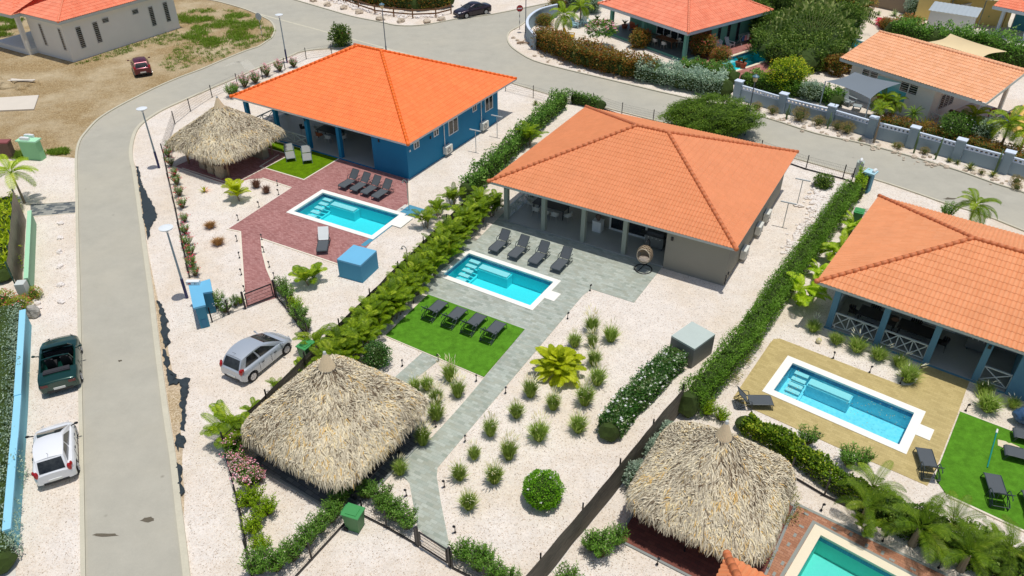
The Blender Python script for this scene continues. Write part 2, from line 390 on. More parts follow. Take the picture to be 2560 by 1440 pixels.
mf = [(500, -62), (620, -30), (733, 0), (809, 22), (879, 42), (949, 56), (992, 65), (1048, 65), (1104, 56), (1160, 45), (1231, 37), (1360, 11), (1409, 1), (1480, -14)]
sf = [(1530, -34), (1430, 0), (1372, 25), (1319, 51), (1296, 67), (1274, 79), (1267, 93), (1271, 110), (1288, 127), (1333, 153), (1409, 174), (1493, 194), (1577, 214), (1648, 231), (1718, 247), (1910, 295), (2037, 335), (2135, 356), (2234, 381), (2318, 405), (2402, 431), (2487, 461), (2560, 484), (2760, 560)]
RL, RR, MN, MF, SF = (smooth(P2(q), 3) for q in (rl, rr, mn, mf, sf))
roadp = RL[::1]+MF+SF+MN[::-1]+RR[::-1]
tag(sheet('road', roadp, .004, ASPH), kind='structure')
kb = MB()
for ln, sd in ((RL, 1), (RR, -1), (MN, -1), (MF, -1), (SF, -1)):
    pass
ribbon(kb, RL, .17, -.05, .09, side=1); ribbon(kb, RR, .26, -.05, .10, side=-1); ribbon(kb, MN, .15, -.05, .09, side=-1)
ribbon(kb, MF, .15, -.05, .10, side=1); ribbon(kb, SF, .15, -.05, .10, side=1)
tag(kb.build('kerb', KERB), kind='structure')
gt = MB(); ribbon(gt, P2([(640, 33), (823, 82), (944, 115), (1268, 203)]), .28, -.02, .010); tag(gt.build('gutter_strip', KERB), kind='structure')
tag(sheet('bare_lot', [G(-700, 393)[:2], *P2([(90, 385), (193, 396)]), *offs(RL, .19)[21:], *P2([(350, -30), (-700, -60)])], .006, DIRT), kind='structure')
va = P2([(330, 405), (343, 430), (354, 480), (368, 540), (366, 600), (380, 680), (394, 745), (408, 800), (420, 870), (432, 930), (452, 960), (456, 1040), (452, 1080), (458, 1110), (455, 1160), (461, 1230), (459, 1290)])
vb = [p for p in offs(RR, -.28) if G(330, 402).y > p[1] > G(460, 1285).y]
tag(sheet('sandy_verge', vb+smooth(va, 2)[::-1], .008, VERGE), kind='structure')
R1 = P2([(455, 421), (578, 461), (622, 448), (656, 446), (729, 470), (572, 572), (601, 581), (613, 768), (692, 745), (684, 712), (667, 672), (657, 633), (653, 597), (844, 661), (909, 628), (932, 600), (1015, 536), (1023, 500), (1021, 448), (848, 397), (760, 450), (650, 417), (697, 388), (560, 340), (500, 375)])
tag(sheet('red_paving', R1, .02, PAV_RED, HOLES[:1], .05), kind='structure')
ed = MB()
for q in ([(455, 421), (578, 461)], [(656, 446), (729, 470)], [(567, 573), (601, 580), (613, 768)], [(684, 712), (667, 672), (657, 633), (653, 597), (844, 661)], [(848, 397), (760, 450), (650, 417), (697, 388)], [(1015, 536), (1024, 500), (1021, 448)]):
    ribbon(ed, P2(q), .10, -.02, .045)
tag(ed.build('paving_edge', CREAM), kind='structure')
T1 = P2([(650, 417), (760, 450), (848, 397), (655, 345), (600, 370)])
tag(sheet('lawn', T1, .03, TURF_B), kind='structure')
tag(sheet('grey_paving', P2([(1240, 552), (1190, 603), (1168, 597), (1040, 690), (1070, 703), (1044, 727), (1070, 737), (1312, 824), (1211, 944), (1180, 982), (1134, 1035), (1077, 1097), (1030, 1108), (985, 1165), (1024, 1209), (1044, 1322), (1120, 1385), (1122, 1356), (1103, 1260), (1092, 1192), (1094, 1170), (1207, 1035), (1456, 740), (1478, 723), (1585, 757), (1655, 668), (1700, 590), (1290, 500)]), .02, PAV_GREY, [HOLES[1]], .04), kind='structure')
tag(sheet('grey_footpath', P2([(1057, 881), (1099, 900), (1023, 960), (985, 945)]), .018, PAV_GREY, (), .04), kind='structure')
tag(sheet('lawn', P2([(1070, 737), (1312, 824), (1210, 943), (963, 840)]), .035, TURF, (), .04), kind='structure')
tag(sheet('ochre_paving', P2([(1950, 847), (1934, 848), (1925, 858), (1832, 996), (1868, 1017), (1997, 1075), (2087, 1116), (2234, 1178), (2318, 1215), (2345, 1160), (2394, 1035), (2419, 965), (2427, 946), (2304, 903), (2296, 945), (2288, 957), (2277, 964), (2253, 964)]), .02, PAV_OCHRE, [HOLES[2]], .04), kind='structure')
tag(sheet('lawn', P2([(2400, 1030), (2560, 1090), (2700, 1150), (2700, 1390), (2560, 1326), (2366, 1237), (2336, 1195)]), .035, TURF, (), .04), kind='structure')
ed = MB(); ribbon(ed, P2([(2366, 1240), (2560, 1330), (2700, 1394)]), .09, -.02, .07); ribbon(ed, P2([(963, 841), (1208, 945)]), .05, -.02, .05); ribbon(ed, P2([(2399, 1029), (2560, 1090), (2700, 1150)]), .05, -.02, .05)
tag(ed.build('turf_edge', CREAM), kind='structure')
BR = P2([(1992, 1261), (2370, 1440), (2600, 1560), (1800, 1560), (1899, 1432), (1930, 1384), (1896, 1367), (1870, 1340), (1893, 1306), (1952, 1337)])
tag(sheet('terracotta_paving', BR, .02, PAV_BROWN, [HOLES[3]], .04), kind='structure')
ed = MB(); ribbon(ed, P2([(1899, 1432), (1930, 1384), (1896, 1367)]), .13, -.02, .032); ribbon(ed, P2([(1885, 1303), (1952, 1337), (1992, 1261), (2370, 1440)]), .13, -.02, .032)
f4 = Frame(*POOLS['terracotta'][0][:2], math.degrees(POOLS['terracotta'][1]))
q = [(-3.35, -1.7), (3.35, -1.7), (3.35, 1.7), (-3.35, 1.7)]; ribbon(ed, [tuple(f4.w(x*1.025, y*1.05)[:2]) for x, y in q], .13, -.02, .034, True)
r4 = random.Random(3)
for px, py in ((2015, 1286), (2003, 1317), (1987, 1339), (1971, 1362), (1909, 1352), (1937, 1353), (1956, 1409), (1982, 1401), (1972, 1432), (2084, 1322), (2127, 1337), (2166, 1365), (2206, 1383), (2229, 1401), (2282, 1424), (1939, 1374), (1935, 1436)):
    p = G(px, py); ed.box((p.x, p.y, .0275), (.20, .11, .012), R(-38+90*r4.randint(0, 1)))
tag(ed.build('grey_inlay', surf('grey_inlay', sr(150, 154, 146), .85, .1, 3, 20, .2)), kind='structure')
tag(sheet('paver_strip', P2([(76, 512), (188, 505), (188, 532), (78, 541)]), .02, PAV_CHECK, (), .03), kind='structure')
ed = MB(); ribbon(ed, P2([(76, 511), (188, 504)]), .06, -.02, .03); ribbon(ed, P2([(78, 542), (188, 533)]), .06, -.02, .03); tag(ed.build('paving_edge', CREAM), kind='structure')
tag(sheet('driveway', P2([(-60, 1378), (41, 1368), (38, 1600), (-60, 1600)]), .016, CONC), kind='structure')
# mown and wild grass on the empty lot is built with the plants
tag(sheet('rear_patio', P2([(1335, 108), (1405, 32), (1560, 60), (1575, 110), (1720, 150), (1770, 190), (1700, 200), (1500, 150)]), .008, GR), kind='structure')
tag(sheet('tiled_terrace', P2([(1700, 178), (1786, 112), (1900, 90), (2010, 135), (1905, 205), (1800, 200)]), .02, paver('pink_paving', [sr(150, 92, 84), sr(172, 112, 102), sr(186, 128, 118)], -50, .3, .15, .008, sr(160, 110, 100)), [HOLES[4]], .04), kind='structure')
tag(sheet('yellow_patio', P2([(2480, 300), (2505, 288), (2560, 262), (2700, 330), (2700, 420), (2560, 345)]), .02, surf('ochre_plaster', sr(226, 186, 104), .85, .08, 1, 12, .2), (), .04), kind='structure')
tag(sheet('pool_deck', P2([(2060, 60), (2110, 20), (2250, 20), (2215, 60), (2170, 110), (2120, 150), (2060, 110)]), .012, surf('sand_screed', sr(226, 212, 192), .9, .07, .8, 10, .2), [HOLES[5]]), kind='structure')
tag(sheet('grey_patio', P2([(2400, 85), (2560, 40), (2700, 80), (2700, 180), (2560, 120), (2440, 120)]), .012, CONC), kind='structure')
# ---------------------------------------------------------------- pools
m, N, L, B = newmat('pool_water'); WATER = m
N.remove(B); tr = N.new('ShaderNodeBsdfTransparent'); tr.inputs[0].default_value = (.62, .96, .98, 1)
gl = N.new('ShaderNodeBsdfGlossy'); gl.inputs['Roughness'].default_value = .04
fr = N.new('ShaderNodeFresnel'); fr.inputs[0].default_value = 1.33; mx = N.new('ShaderNodeMixShader')
bn = N.new('ShaderNodeBump'); bn.inputs['Strength'].default_value = .25; bn.inputs['Distance'].default_value = .05
L.new(nz(N, L, objvec(N, True), 3.5, 3, .6), bn.inputs['Height']); L.new(bn.outputs[0], gl.inputs['Normal']); L.new(bn.outputs[0], fr.inputs['Normal'])
L.new(fr.outputs[0], mx.inputs[0]); L.new(tr.outputs[0], mx.inputs[1]); L.new(gl.outputs[0], mx.inputs[2]); L.new(mx.outputs[0], N['Material Output'].inputs[0])
COPING = surf('coping_stone', sr(250, 246, 236), .6, .06, 1.5, 18, .15)
COPING2 = surf('cream_coping', sr(238, 226, 196), .6, .06, 1.5, 18, .15)
def pebble(name, a, b, rip):
    m, N, L, B = newmat(name); v = objvec(N, True)
    vo = N.new('ShaderNodeTexVoronoi'); vo.inputs['Scale'].default_value = rip; L.new(v, vo.inputs[0])
    col = mixc(N, L, nz(N, L, v, 7, 5, .7), a, b); col = mixc(N, L, ramp(N, L, vo.outputs['Distance'], [(.1, (0, 0, 0)), (.8, (.45,)*3)]), col, b)
    L.new(col, B.inputs['Base Color']); B.inputs['Roughness'].default_value = .7; return m
def tiles(name, a, b, s_):
    m, N, L, B = newmat(name); bk = N.new('ShaderNodeTexBrick'); L.new(objvec(N, False), bk.inputs['Vector']); bk.offset = 0
    bk.inputs['Scale'].default_value = 1; bk.inputs['Brick Width'].default_value = s_; bk.inputs['Row Height'].default_value = s_; bk.inputs['Mortar Size'].default_value = .006
    bk.inputs['Color1'].default_value = c4(a); bk.inputs['Color2'].default_value = c4(b); bk.inputs['Mortar'].default_value = c4(mul(a, .8))
    L.new(bk.outputs[0], B.inputs['Base Color']); B.inputs['Roughness'].default_value = .3; return m
BASIN = pebble('blue_pebble_plaster', (.05, .78, .86), (.14, .88, .92), 9)
BASIN_S = pebble('painted_sparkle_plaster', (.06, .58, .78), (.62, .92, .99), 5)  # near-white cells paint the sparkle of rippling light into the plaster
BASIN_G = pebble('sea_green_plaster', (.20, .72, .58), (.34, .80, .68), 5)
STEPM = pebble('pale_step_plaster', (.55, .80, .84), (.78, .90, .92), 12)
BAND = tiles('blue_waterline_tiles', (.04, .20, .42), (.07, .30, .52), .10)
def pool(key, label, basin, coping, cw=.36, steps=True, plinth=None, skim=None, inlay=None):
    c, yw, L_, W_ = POOLS[key]; t = thing('swimming_pool', label, 'swimming pool', (c.x, c.y, 0), yw)
    a, b = L_/2, W_/2; ia, ib = a-cw, b-cw; D = -1.08; z = .055
    mb = MB()
    for x0, x1, y0, y1 in ((-a, a, ib, b), (-a, a, -b, -ib), (-a, -ia, -ib, ib), (ia, a, -ib, ib)): mb.bbox(x0, x1, y0, y1, -.08, z)
    if skim: mb.bbox(a+.002, a+.62, skim-.42, skim+.42, -.06, z)
    mb.build('coping', coping, t)
    mb = MB(); mb.quad((-ia, -ib, D), (ia, -ib, D), (ia, ib, D), (-ia, ib, D))
    q = [(-ia, -ib), (ia, -ib), (ia, ib), (-ia, ib)]
    for i in range(4):
        (x0, y0), (x1, y1) = q[i], q[(i+1) % 4]; mb.quad((x0, y0, -.28), (x1, y1, -.28), (x1, y1, D), (x0, y0, D))
    mb.build('basin', basin, t)
    mb = MB()
    for i in range(4):
        (x0, y0), (x1, y1) = q[i], q[(i+1) % 4]; mb.quad((x0, y0, -.05), (x1, y1, -.05), (x1, y1, -.28), (x0, y0, -.28))
    mb.build('waterline_tiles', BAND, t)
    if steps:
        n = 6; sw = (2*ib-.35)/n
        for i in range(n):
            y1 = ib-.12-i*sw; mb = MB(); zt = -.20-.105*i
            mb.bbox(-ia+.28+.0*i, -ia+.98, y1-sw*.80, y1-.02, zt-.10, zt); mb.build('step', STEPM, t)
        mb = MB(); mb.bbox(-ia+1.12, -ia+3.15, ib-.62, ib-.14, -.40, -.30); mb.build('bench', STEPM, t)
        mb = MB(); mb.bbox(-ia+.002, -ia+1.05, -ib+.002, ib-.002, D+.01, -.94); mb.bbox(-ia+1.06, -ia+3.2, ib-.66, ib-.01, D+.01, -.41); mb.build('step_base', basin, t)
    mb = MB(); mb.cyl((ia-.02, 0, -.6), .06, .001, 10); mb = MB(); mb.cyl((ia*.55, -ib*.2, D+.004), .14, .02, 14); mb.build('drain', surf('white_plastic', sr(238, 238, 236), .35, .03), t)
    mb = MB(); mb.quad((-ia, -ib, -.10), (ia, -ib, -.10), (ia, ib, -.10), (-ia, ib, -.10)); mb.build('water', WATER, t)
    if plinth: plinth(t, a, b)
    return t
BLUEP = surf('blue_plinth_paint', sr(78, 150, 176), .7, .08, 1.2, 20, .15)
def pl_blue(t, a, b):
    mb = MB(); mb.bbox(a+.002, a+.05, -b, b*.95, -.35, .03); mb.bbox(a*.995, a+.72, b*.1, b*.82, -.35, .045); mb.bbox(a-.3, a+.045, -b-.9, -b-.002, -.1, .03); mb.build('plinth', BLUEP, t)
    mb = MB(); mb.bbox(a+.0, a+.74, b*.08, b*.84, .046, .075); mb.build('skimmer_lid', COPING, t)
pool('blue', 'turquoise pool with white coping set in red brick paving behind the blue villa', BASIN, COPING, .36, plinth=pl_blue)
pool('grey', 'turquoise pool with white coping in the grey paving beside four dark loungers', BASIN, COPING, .34, skim=.1)
pool('ochre', 'sparkling blue pool with floating leaves set in ochre yellow paving', BASIN_S, COPING, .42, skim=.25)
pool('terracotta', 'sea green pool with cream coping at the bottom edge of the photo', BASIN_G, COPING2, .38, steps=False)
pool('green', 'turquoise pool behind the sea green villa with pink paving round it', BASIN, COPING2, .30)
pool('white', 'small turquoise pool corner seen past the left end of the salmon gable roof', BASIN, COPING, .30, steps=False)
# leaves floating on the ochre pool
lv = MB(); c, yw, L_, W_ = POOLS['ochre']; fo = Frame(c.x, c.y, math.degrees(yw)); r_ = random.Random(5)
for i in range(95):
    x, y = (r_.gauss(1.5, .9), r_.gauss(.35, .5)) if i < 60 else (r_.gauss(-2.4, .25), r_.gauss(-.2, .7))
    if abs(x) > L_/2-.48 or abs(y) > W_/2-.48: continue
    p = fo.w(x, y, -.092); a = r_.uniform(0, 6.3); u = Vector((math.cos(a), math.sin(a), 0))*r_.uniform(.015, .04); v_ = Vector((-u.y, u.x, 0))*.5
    lv.quad(p-u, p+v_, p+u, p-v_)
tag(lv.build('floating_leaves', surf('yellowed_leaf', sr(176, 168, 96), .7, .25, 8, 30)), 'scatter of small yellow leaves floating on the ochre paved pool', 'leaves', kind='stuff')
# ---------------------------------------------------------------- roofs
def slope(mb, uvs, A, Bp, C, Dp, wave=.2, course=.37, amp=.028, ns=6, lf=.024):
    """pantiles: A-B eave, D above A, C above B (D == C for a triangle)"""
    A, Bp, C, Dp = Vector(A), Vector(Bp), Vector(C), Vector(Dp)
    eu = (Bp-A).normalized(); U = (Bp-A).length; n = eu.cross((Dp-A)).normalized()
    if n.z < 0: n = -n
    ev = n.cross(eu).normalized()
    if ev.dot(Dp-A) < 0: ev = -ev
    V = (Dp-A).dot(ev); ud = (Dp-A).dot(eu); uc = (C-A).dot(eu)
    nr = max(1, round(V/course)); nc = round(U/wave)*ns; base = len(mb.v)
    prof = [0, .55, .95, 1, .8, .35] if ns == 6 else [0, .8, 1, .4]
    for r in range(nr):
        for k in (0, 1):
            v = V*(r+k)/nr; lo = ud*v/V; hi = U+(uc-U)*v/V; lift = lf+.006 if k == 0 else .006
            for i in range(nc+1):
                u0 = U*i/nc; u = min(max(u0, lo), hi); h = prof[i % ns]*amp*2 if lo < u0 < hi else amp
                mb.v.append(tuple(A+eu*u+ev*v+n*(h+lift))); uvs.append((i/ns, r+.5))
    for r in range(nr):
        b0 = base+2*r*(nc+1)
        for i in range(nc):
            fs = [(b0+i, b0+i+1, b0+nc+2+i, b0+nc+1+i)]
            if r > 0: p = b0-(nc+1); fs.append((p+i, p+i+1, b0+i+1, b0+i))
            for f in fs:
                vs = [Vector(mb.v[j]) for j in f]
                if (vs[2]-vs[0]).cross(vs[3]-vs[1]).length > 1e-6: mb.f.append(f); mb.mi.append(0); mb.c.append(.5)
def roofmesh(name, mb, uvs, mat, parent):
    o = mb.build(name, mat, parent); ul = o.data.uv_layers.new(name='UVMap')
    lv_ = [0]*len(o.data.loops); o.data.loops.foreach_get('vertex_index', lv_)
    fl = []
    ps = o.data.polygons
    for p in ps:
        cu = sum(uvs[mb.f[p.index][k]][0] for k in range(len(mb.f[p.index])))/len(mb.f[p.index]); cv_ = min(uvs[i][1] for i in mb.f[p.index])
        for _ in range(p.loop_total): fl += [cu, cv_]
    ul.data.foreach_set('uv', fl); return o
def ridge(mb, a, b, r=.12, step=.38):
    a, b = Vector(a), Vector(b); n = max(1, round((b-a).length/step)); d = (b-a)/n; up = Vector((0, 0, .035))
    for i in range(n): mb.tube([a+d*i+up, a+d*(i+1.12)+up], [r*1.14, r*.92], 10)
def hip_roof(t, x0, x1, y0, y1, ze, xa, xb, yr, zr, mat, wave=.2, course=.37, ns=6, amp=.021, rr=.115, lf=.016):
    FL, FR, BRr, BL = (x0, y0, ze), (x1, y0, ze), (x1, y1, ze), (x0, y1, ze); Ra, Rb = (xa, yr, zr), (xb, yr, zr)
    mb = MB(); uvs = []
    for A, Bq, C, D in ((FL, FR, Rb, Ra), (FR, BRr, Rb, Rb), (BRr, BL, Ra, Rb), (BL, FL, Ra, Ra)): slope(mb, uvs, A, Bq, C, D, wave, course, amp, ns, lf)
    rf = roofmesh('roof', mb, uvs, mat, t)
    mb = MB()
    for A, Bq in ((FL, Ra), (FR, Rb), (BRr, Rb), (BL, Ra), (Ra, Rb)): ridge(mb, A, Bq, rr)
    for p in (FL, FR): mb.ball((p[0], p[1], p[2]+.05), rr*1.3, 1)
    mb.build('ridge_tiles', RIDGE_OF.get(mat.name, mat), rf, smooth=True)
    return rf
def fascia(t, x0, x1, y0, y1, ze, mat, h=.16, soffit=None):
    i = .03; mb = MB(); th = .03
    mb.bbox(x0+i, x1-i, y0+i, y0+i+th, ze-h, ze); mb.bbox(x0+i, x1-i, y1-i-th, y1-i, ze-h, ze)
    mb.bbox(x0+i, x0+i+th, y0+i+th, y1-i-th, ze-h, ze); mb.bbox(x1-i-th, x1-i, y0+i+th, y1-i-th, ze-h, ze); mb.build('fascia', mat, t)
    mb = MB(); mb.bbox(x0+i+th, x1-i-th, y0+i+th, y1-i-th, ze-h*.7-.02, ze-h*.7); mb.build('soffit', soffit or mat, t)
ORANGE = tile('orange_pantiles', sr(255, 128, 62), sr(255, 138, 72), .5)
ORANGE_R = surf('orange_ridge', sr(255, 118, 30), .55, .06, 1, 10)
CLAY = tile('clay_pantiles', sr(228, 144, 94), sr(233, 149, 100), .3)
CLAY_R = surf('clay_ridge', sr(214, 124, 76), .6, .10, 1, 10)
CLAY2 = tile('salmon_pantiles', sr(233, 154, 103), sr(238, 161, 111), .4)
CLAY3 = tile('pale_salmon_pantiles', sr(238, 172, 124), sr(246, 184, 140), .4)
CORAL = tile('coral_pantiles', sr(238, 132, 96), sr(248, 150, 114), .4)
RIDGE_OF = {'orange_pantiles': ORANGE_R, 'clay_pantiles': CLAY_R, 'salmon_pantiles': CLAY_R}
WHITE = surf('white_paint', sr(236, 238, 236), .55, .05, 1.5, 20)
PALEF = surf('pale_grey_trim', sr(196, 204, 200), .6, .05, 1.5, 20)
BLUEW = surf('blue_render', sr(0, 126, 172), .75, .09, .9, 25, .12)
GREYW = surf('grey_render', sr(150, 148, 136), .8, .07, .9, 25, .12)
GREYC = surf('grey_column_paint', sr(158, 166, 154), .7, .05, 1, 20)
STEELB = surf('steel_blue_render', sr(92, 142, 168), .7, .08, .9, 22, .12)
TEALW = surf('sea_green_render', sr(96, 158, 140), .8, .08, .9, 22, .12)
WHITEW = surf('white_render', sr(232, 232, 226), .8, .07, .8, 22, .15)
TILEF = surf('grey_floor_tiles', sr(178, 178, 170), .4, .10, 1.2, 9)
DARK = surf('charcoal_plastic', sr(58, 62, 66), .5, .1, 4, 30)
BLACK = surf('black_metal', sr(30, 28, 32), .45, .1, 4, 30)
m, N, L, B = newmat('dark_glass'); GLASS = m
B.inputs['Base Color'].default_value = (.012, .016, .02, 1); B.inputs['Roughness'].default_value = .08; B.inputs['Specular IOR Level'].default_value = .6
L.new(ramp(N, L, nz(N, L, objvec(N, False), 1.3, 2), [(.3, (.008, .011, .014)), (.7, (.03, .036, .042))]), B.inputs['Base Color'])
def xrail(name, t, a, b, n, h=.88, z0=.12, mat=None, w_=.055):
    """X-braced railing between two local points"""
    a, b = Vector((a[0], a[1], z0)), Vector((b[0], b[1], z0)); mb = MB(); up = Vector((0, 0, 1)); d = (b-a)/n
    mb.bar(a+up*h, b+up*h, .09, .07); mb.bar(a+up*.10, b+up*.10, .06, .05)
    for i in range(n+1): q = a+d*i; mb.bar(q+up*.125, q+up*(h-.035), w_, w_)
    for i in range(n):
        q = a+d*i; mb.bar(q+up*.12+d.normalized()*.03, q+d+up*(h-.04)-d.normalized()*.03, .03, w_); mb.bar(q+up*(h-.04)+d.normalized()*.03, q+d+up*.12-d.normalized()*.03, .026, w_)
    return mb.build(name, mat or PALEF, t)
def win(t, wall, c, w_, h, n=2, axis='x', out=1, fr=.06, name='window', lou=False, fm=None, gm=None):
    """window in a wall of constant x or y; c = centre on the wall face, out = outward sign"""
    W3 = MB(); G3 = MB(); Lv = MB()
    def bx(mb, u0, u1, z0, z1, d0, d1):
        if axis == 'x': mb.bbox(c[0]+out*d0, c[0]+out*d1, c[1]+u0, c[1]+u1, c[2]+z0, c[2]+z1)
        else: mb.bbox(c[0]+u0, c[0]+u1, c[1]+out*d0, c[1]+out*d1, c[2]+z0, c[2]+z1)
    H_ = h/2; W_ = w_/2
    bx(W3, -W_, W_, H_-fr, H_, .002, .05); bx(W3, -W_, W_, -H_, -H_+fr, .002, .06)
    for i in range(n+1): u = -W_+(w_-fr)*i/n; bx(W3, u, u+fr, -H_+fr, H_-fr, .002, .05)
    bx(G3, -W_+fr*.5, W_-fr*.5, -H_+fr*.5, H_-fr*.5, .002, .018)
    f = W3.build(name, fm or WHITE, t); G3.build('pane', gm or GLASS, f)
    if lou:
        k = max(3, round(h/.19))
        for i in range(k): z = -H_+fr+(h-2*fr)*(i+.5)/k; bx(Lv, -W_+fr, W_-fr, z-.012, z+.012, .02, .035)
        Lv.build('louvre', fm or WHITE, f)
    return f
# ---------------------------------------------------------------- villa with the orange roof
F1 = Frame(-22.4, 58.69, -30.7); F2 = Frame(-1.49, 44.16, -30.1); F3 = Frame(15.95, 32.92, -36.5); F4 = Frame(9.4, 85.54, -53.2)
v1 = thing('villa', 'blue villa with bright orange hipped roof and open veranda behind the red paved pool', 'house', F1.o, F1.yaw)
hip_roof(v1, 0, 17.56, 0, 15.05, 3.0, 7.2, 9.5, 7.55, 6.16, ORANGE, .2, .40, amp=.017, lf=.013)
fascia(v1, 0, 17.56, 0, 15.05, 3.0, WHITE, .14, PALEF)
mb = MB(); mb.bbox(13.9, 17.1, .35, 12.75, 0, 2.88); mb.bbox(5.2, 13.898, 4.6, 12.75, 0, 2.88); mb.build('wall', BLUEW, v1)
mb = MB(); mb.bbox(.75, 13.895, .38, 12.7, 0, .12); mb.build('floor', TILEF, v1)
mb = MB(); mb.bbox(.70, 13.89, .33, .378, 0, .10); mb.build('floor_edge', BLUEW, v1)
for x, y in ((.9, .55), (4.1, .55), (7.38, .55), (10.56, .55), (.9, 4.6), (.9, 8.6), (.9, 12.5)):
    mb = MB(); mb.bbox(x-.15, x+.15, y-.15, y+.15, .12, 2.88); mb.build('column', BLUEW, v1)
xrail('railing', v1, (4.27, .55), (7.22, .55), 2); xrail('railing', v1, (.9, .72), (.9, 4.44), 3); xrail('railing', v1, (.9, 4.76), (.9, 8.44), 3)
for (l, r_) in (((1121.6, 340), (1143, 290)), ((1212.4, 281), (1230.7, 233.5)), ((1084, 343), (1095, 319)), ((1181, 281), (1190.7, 258.8)), ((1034.4, 374.7), (1046.5, 350))):
    a = F1.on_x(*l, 17.1); b = F1.on_x(*r_, 17.1); win(v1, None, (17.1, (a.y+b.y)/2, (a.z+b.z)/2), abs(b.y-a.y), abs(b.z-a.z), 2)
win(v1, None, (9.0, 4.598, 1.35), 2.6, 2.3, 3, 'y', -1, name='sliding_door')
for px, py in ((1110, 340), (1202, 272)):
    a = F1.on_x(px, py, 17.1); mb = MB(); mb.tube([(17.14, a.y, .3), (17.14, a.y, 2.85)], .035, 8); mb.build('downpipe', WHITE, v1)
for x, y, px, py in ((0, .35, 947, 352), (1, 0, 1076, 344), (1, 0, 1204, 267)):
    a = F1.on_y(px, py, .34) if not x else F1.on_x(px, py, 17.11); mb = MB(); mb.box((a.x, a.y, a.z), (.12, .12, .18)); mb.tube([(a.x, a.y, a.z+.09), (a.x, a.y, a.z+.12)], .07, 8); mb.build('wall_lamp', BLACK, v1)
mb = MB(); a = F1.on_x(1024, 377, 17.1); mb.box((17.13, a.y, a.z), (.06, .14, .14)); mb.build('alarm_box', WHITE, v1)
mb = MB(); a = F1.on_y(770, 252, .39); mb.box((7.38, .39, 2.5), (.12, .08, .2)); mb.build('wall_lamp', BLACK, v1)
# ---------------------------------------------------------------- grey villa
v2 = thing('villa', 'grey villa with clay tiled hipped roof and veranda facing the grey paved pool', 'house', F2.o, F2.yaw)
hip_roof(v2, 0, 16.15, 0, 14.4, 3.0, 6.95, 9.1, 7.25, 5.63, CLAY, .2, .38)
fascia(v2, 0, 16.15, 0, 14.4, 3.0, PALEF, .15)
mb = MB(); mb.bbox(11.95, 15.72, .6, 13.6, 0, 2.86); mb.bbox(5.6, 11.948, 3.05, 13.6, 0, 2.86); mb.bbox(3.2, 5.598, 7.0, 13.6, 0, 2.86); mb.build('wall', GREYW, v2)
mb = MB(); mb.bbox(.70, 11.94, .62, 13.5, 0, .12); mb.build('floor', TILEF, v2)
for x, y in ((.87, .78), (3.66, .78), (6.48, .78), (9.29, .78), (.95, 3.9), (.95, 7.4), (.95, 13.3)):
    mb = MB(); mb.bbox(x-.14, x+.14, y-.14, y+.14, .12, 2.86); mb.build('column', GREYC, v2)
xrail('railing', v2, (.95, .95), (.95, 3.74), 3); xrail('railing', v2, (.95, 4.06), (.95, 7.24), 3)
win(v2, None, (8.6, 3.048, 1.25), 2.6, 2.25, 2, 'y', -1, .12, 'sliding_door')
mb = MB(); a = F2.on_y(1265, 482, .62); mb.box((.87, .615, 2.55), (.12, .06, .18)); mb.build('wall_lamp', BLACK, v2)
mb = MB(); mb.box((12.3, .56, 2.2), (.14, .07, .22)); mb.build('wall_lamp', BLACK, v2)
mb = MB(); mb.tube([(15.76, .72, .05), (15.76, .72, .7), (15.82, .5, .72)], .03, 6); mb.box((15.76, 1.2, .55), (.06, .1, .16)); mb.build('garden_tap', DARK, v2)
# ---------------------------------------------------------------- villa with steel blue columns
v3 = thing('villa', 'villa at the right edge with steel blue columns, clay roof and white X railings', 'house', F3.o, F3.yaw)
hip_roof(v3, 0, 16.4, 0, 11.6, 3.0, 5.83, 10.6, 5.8, 4.92, CLAY2, .21, .48, lf=.02)
fascia(v3, 0, 16.4, 0, 11.6, 3.0, PALEF, .15)
mb = MB(); mb.bbox(9.72, 15.9, .6, 11.0, 0, 2.86); mb.build('wall', STEELB, v3)
mb = MB(); mb.bbox(.95, 9.718, 4.1, 11.0, 0, 2.86); mb.bbox(.95, 1.1, 1.0, 4.098, .12, 1.1); mb.build('rear_wall', surf('pale_grey_render', sr(186, 190, 188), .8, .05), v3)
mb = MB(); mb.bbox(.9, 9.71, .62, 10.9, 0, .12); mb.build('floor', TILEF, v3)
mb = MB(); mb.bbox(.88, 9.70, .57, .618, 0, .10); mb.build('floor_edge', STEELB, v3)
for x in (1.08, 3.6, 6.05, 8.33): mb = MB(); mb.bbox(x-.15, x+.15, .62, .92, .12, 2.86); mb.build('column', STEELB, v3)
xrail('railing', v3, (1.24, .77), (3.44, .77), 3, .95); xrail('railing', v3, (3.76, .77), (5.89, .77), 3, .95); xrail('railing', v3, (8.49, .77), (9.70, .77), 1, .95)
win(v3, None, (5.6, 4.098, 1.25), 2.3, 2.2, 2, 'y', -1, .10, 'sliding_door')
mb = MB(); mb.box((8.33, .59, 2.3), (.14, .06, .2)); mb.build('wall_lamp', BLACK, v3)
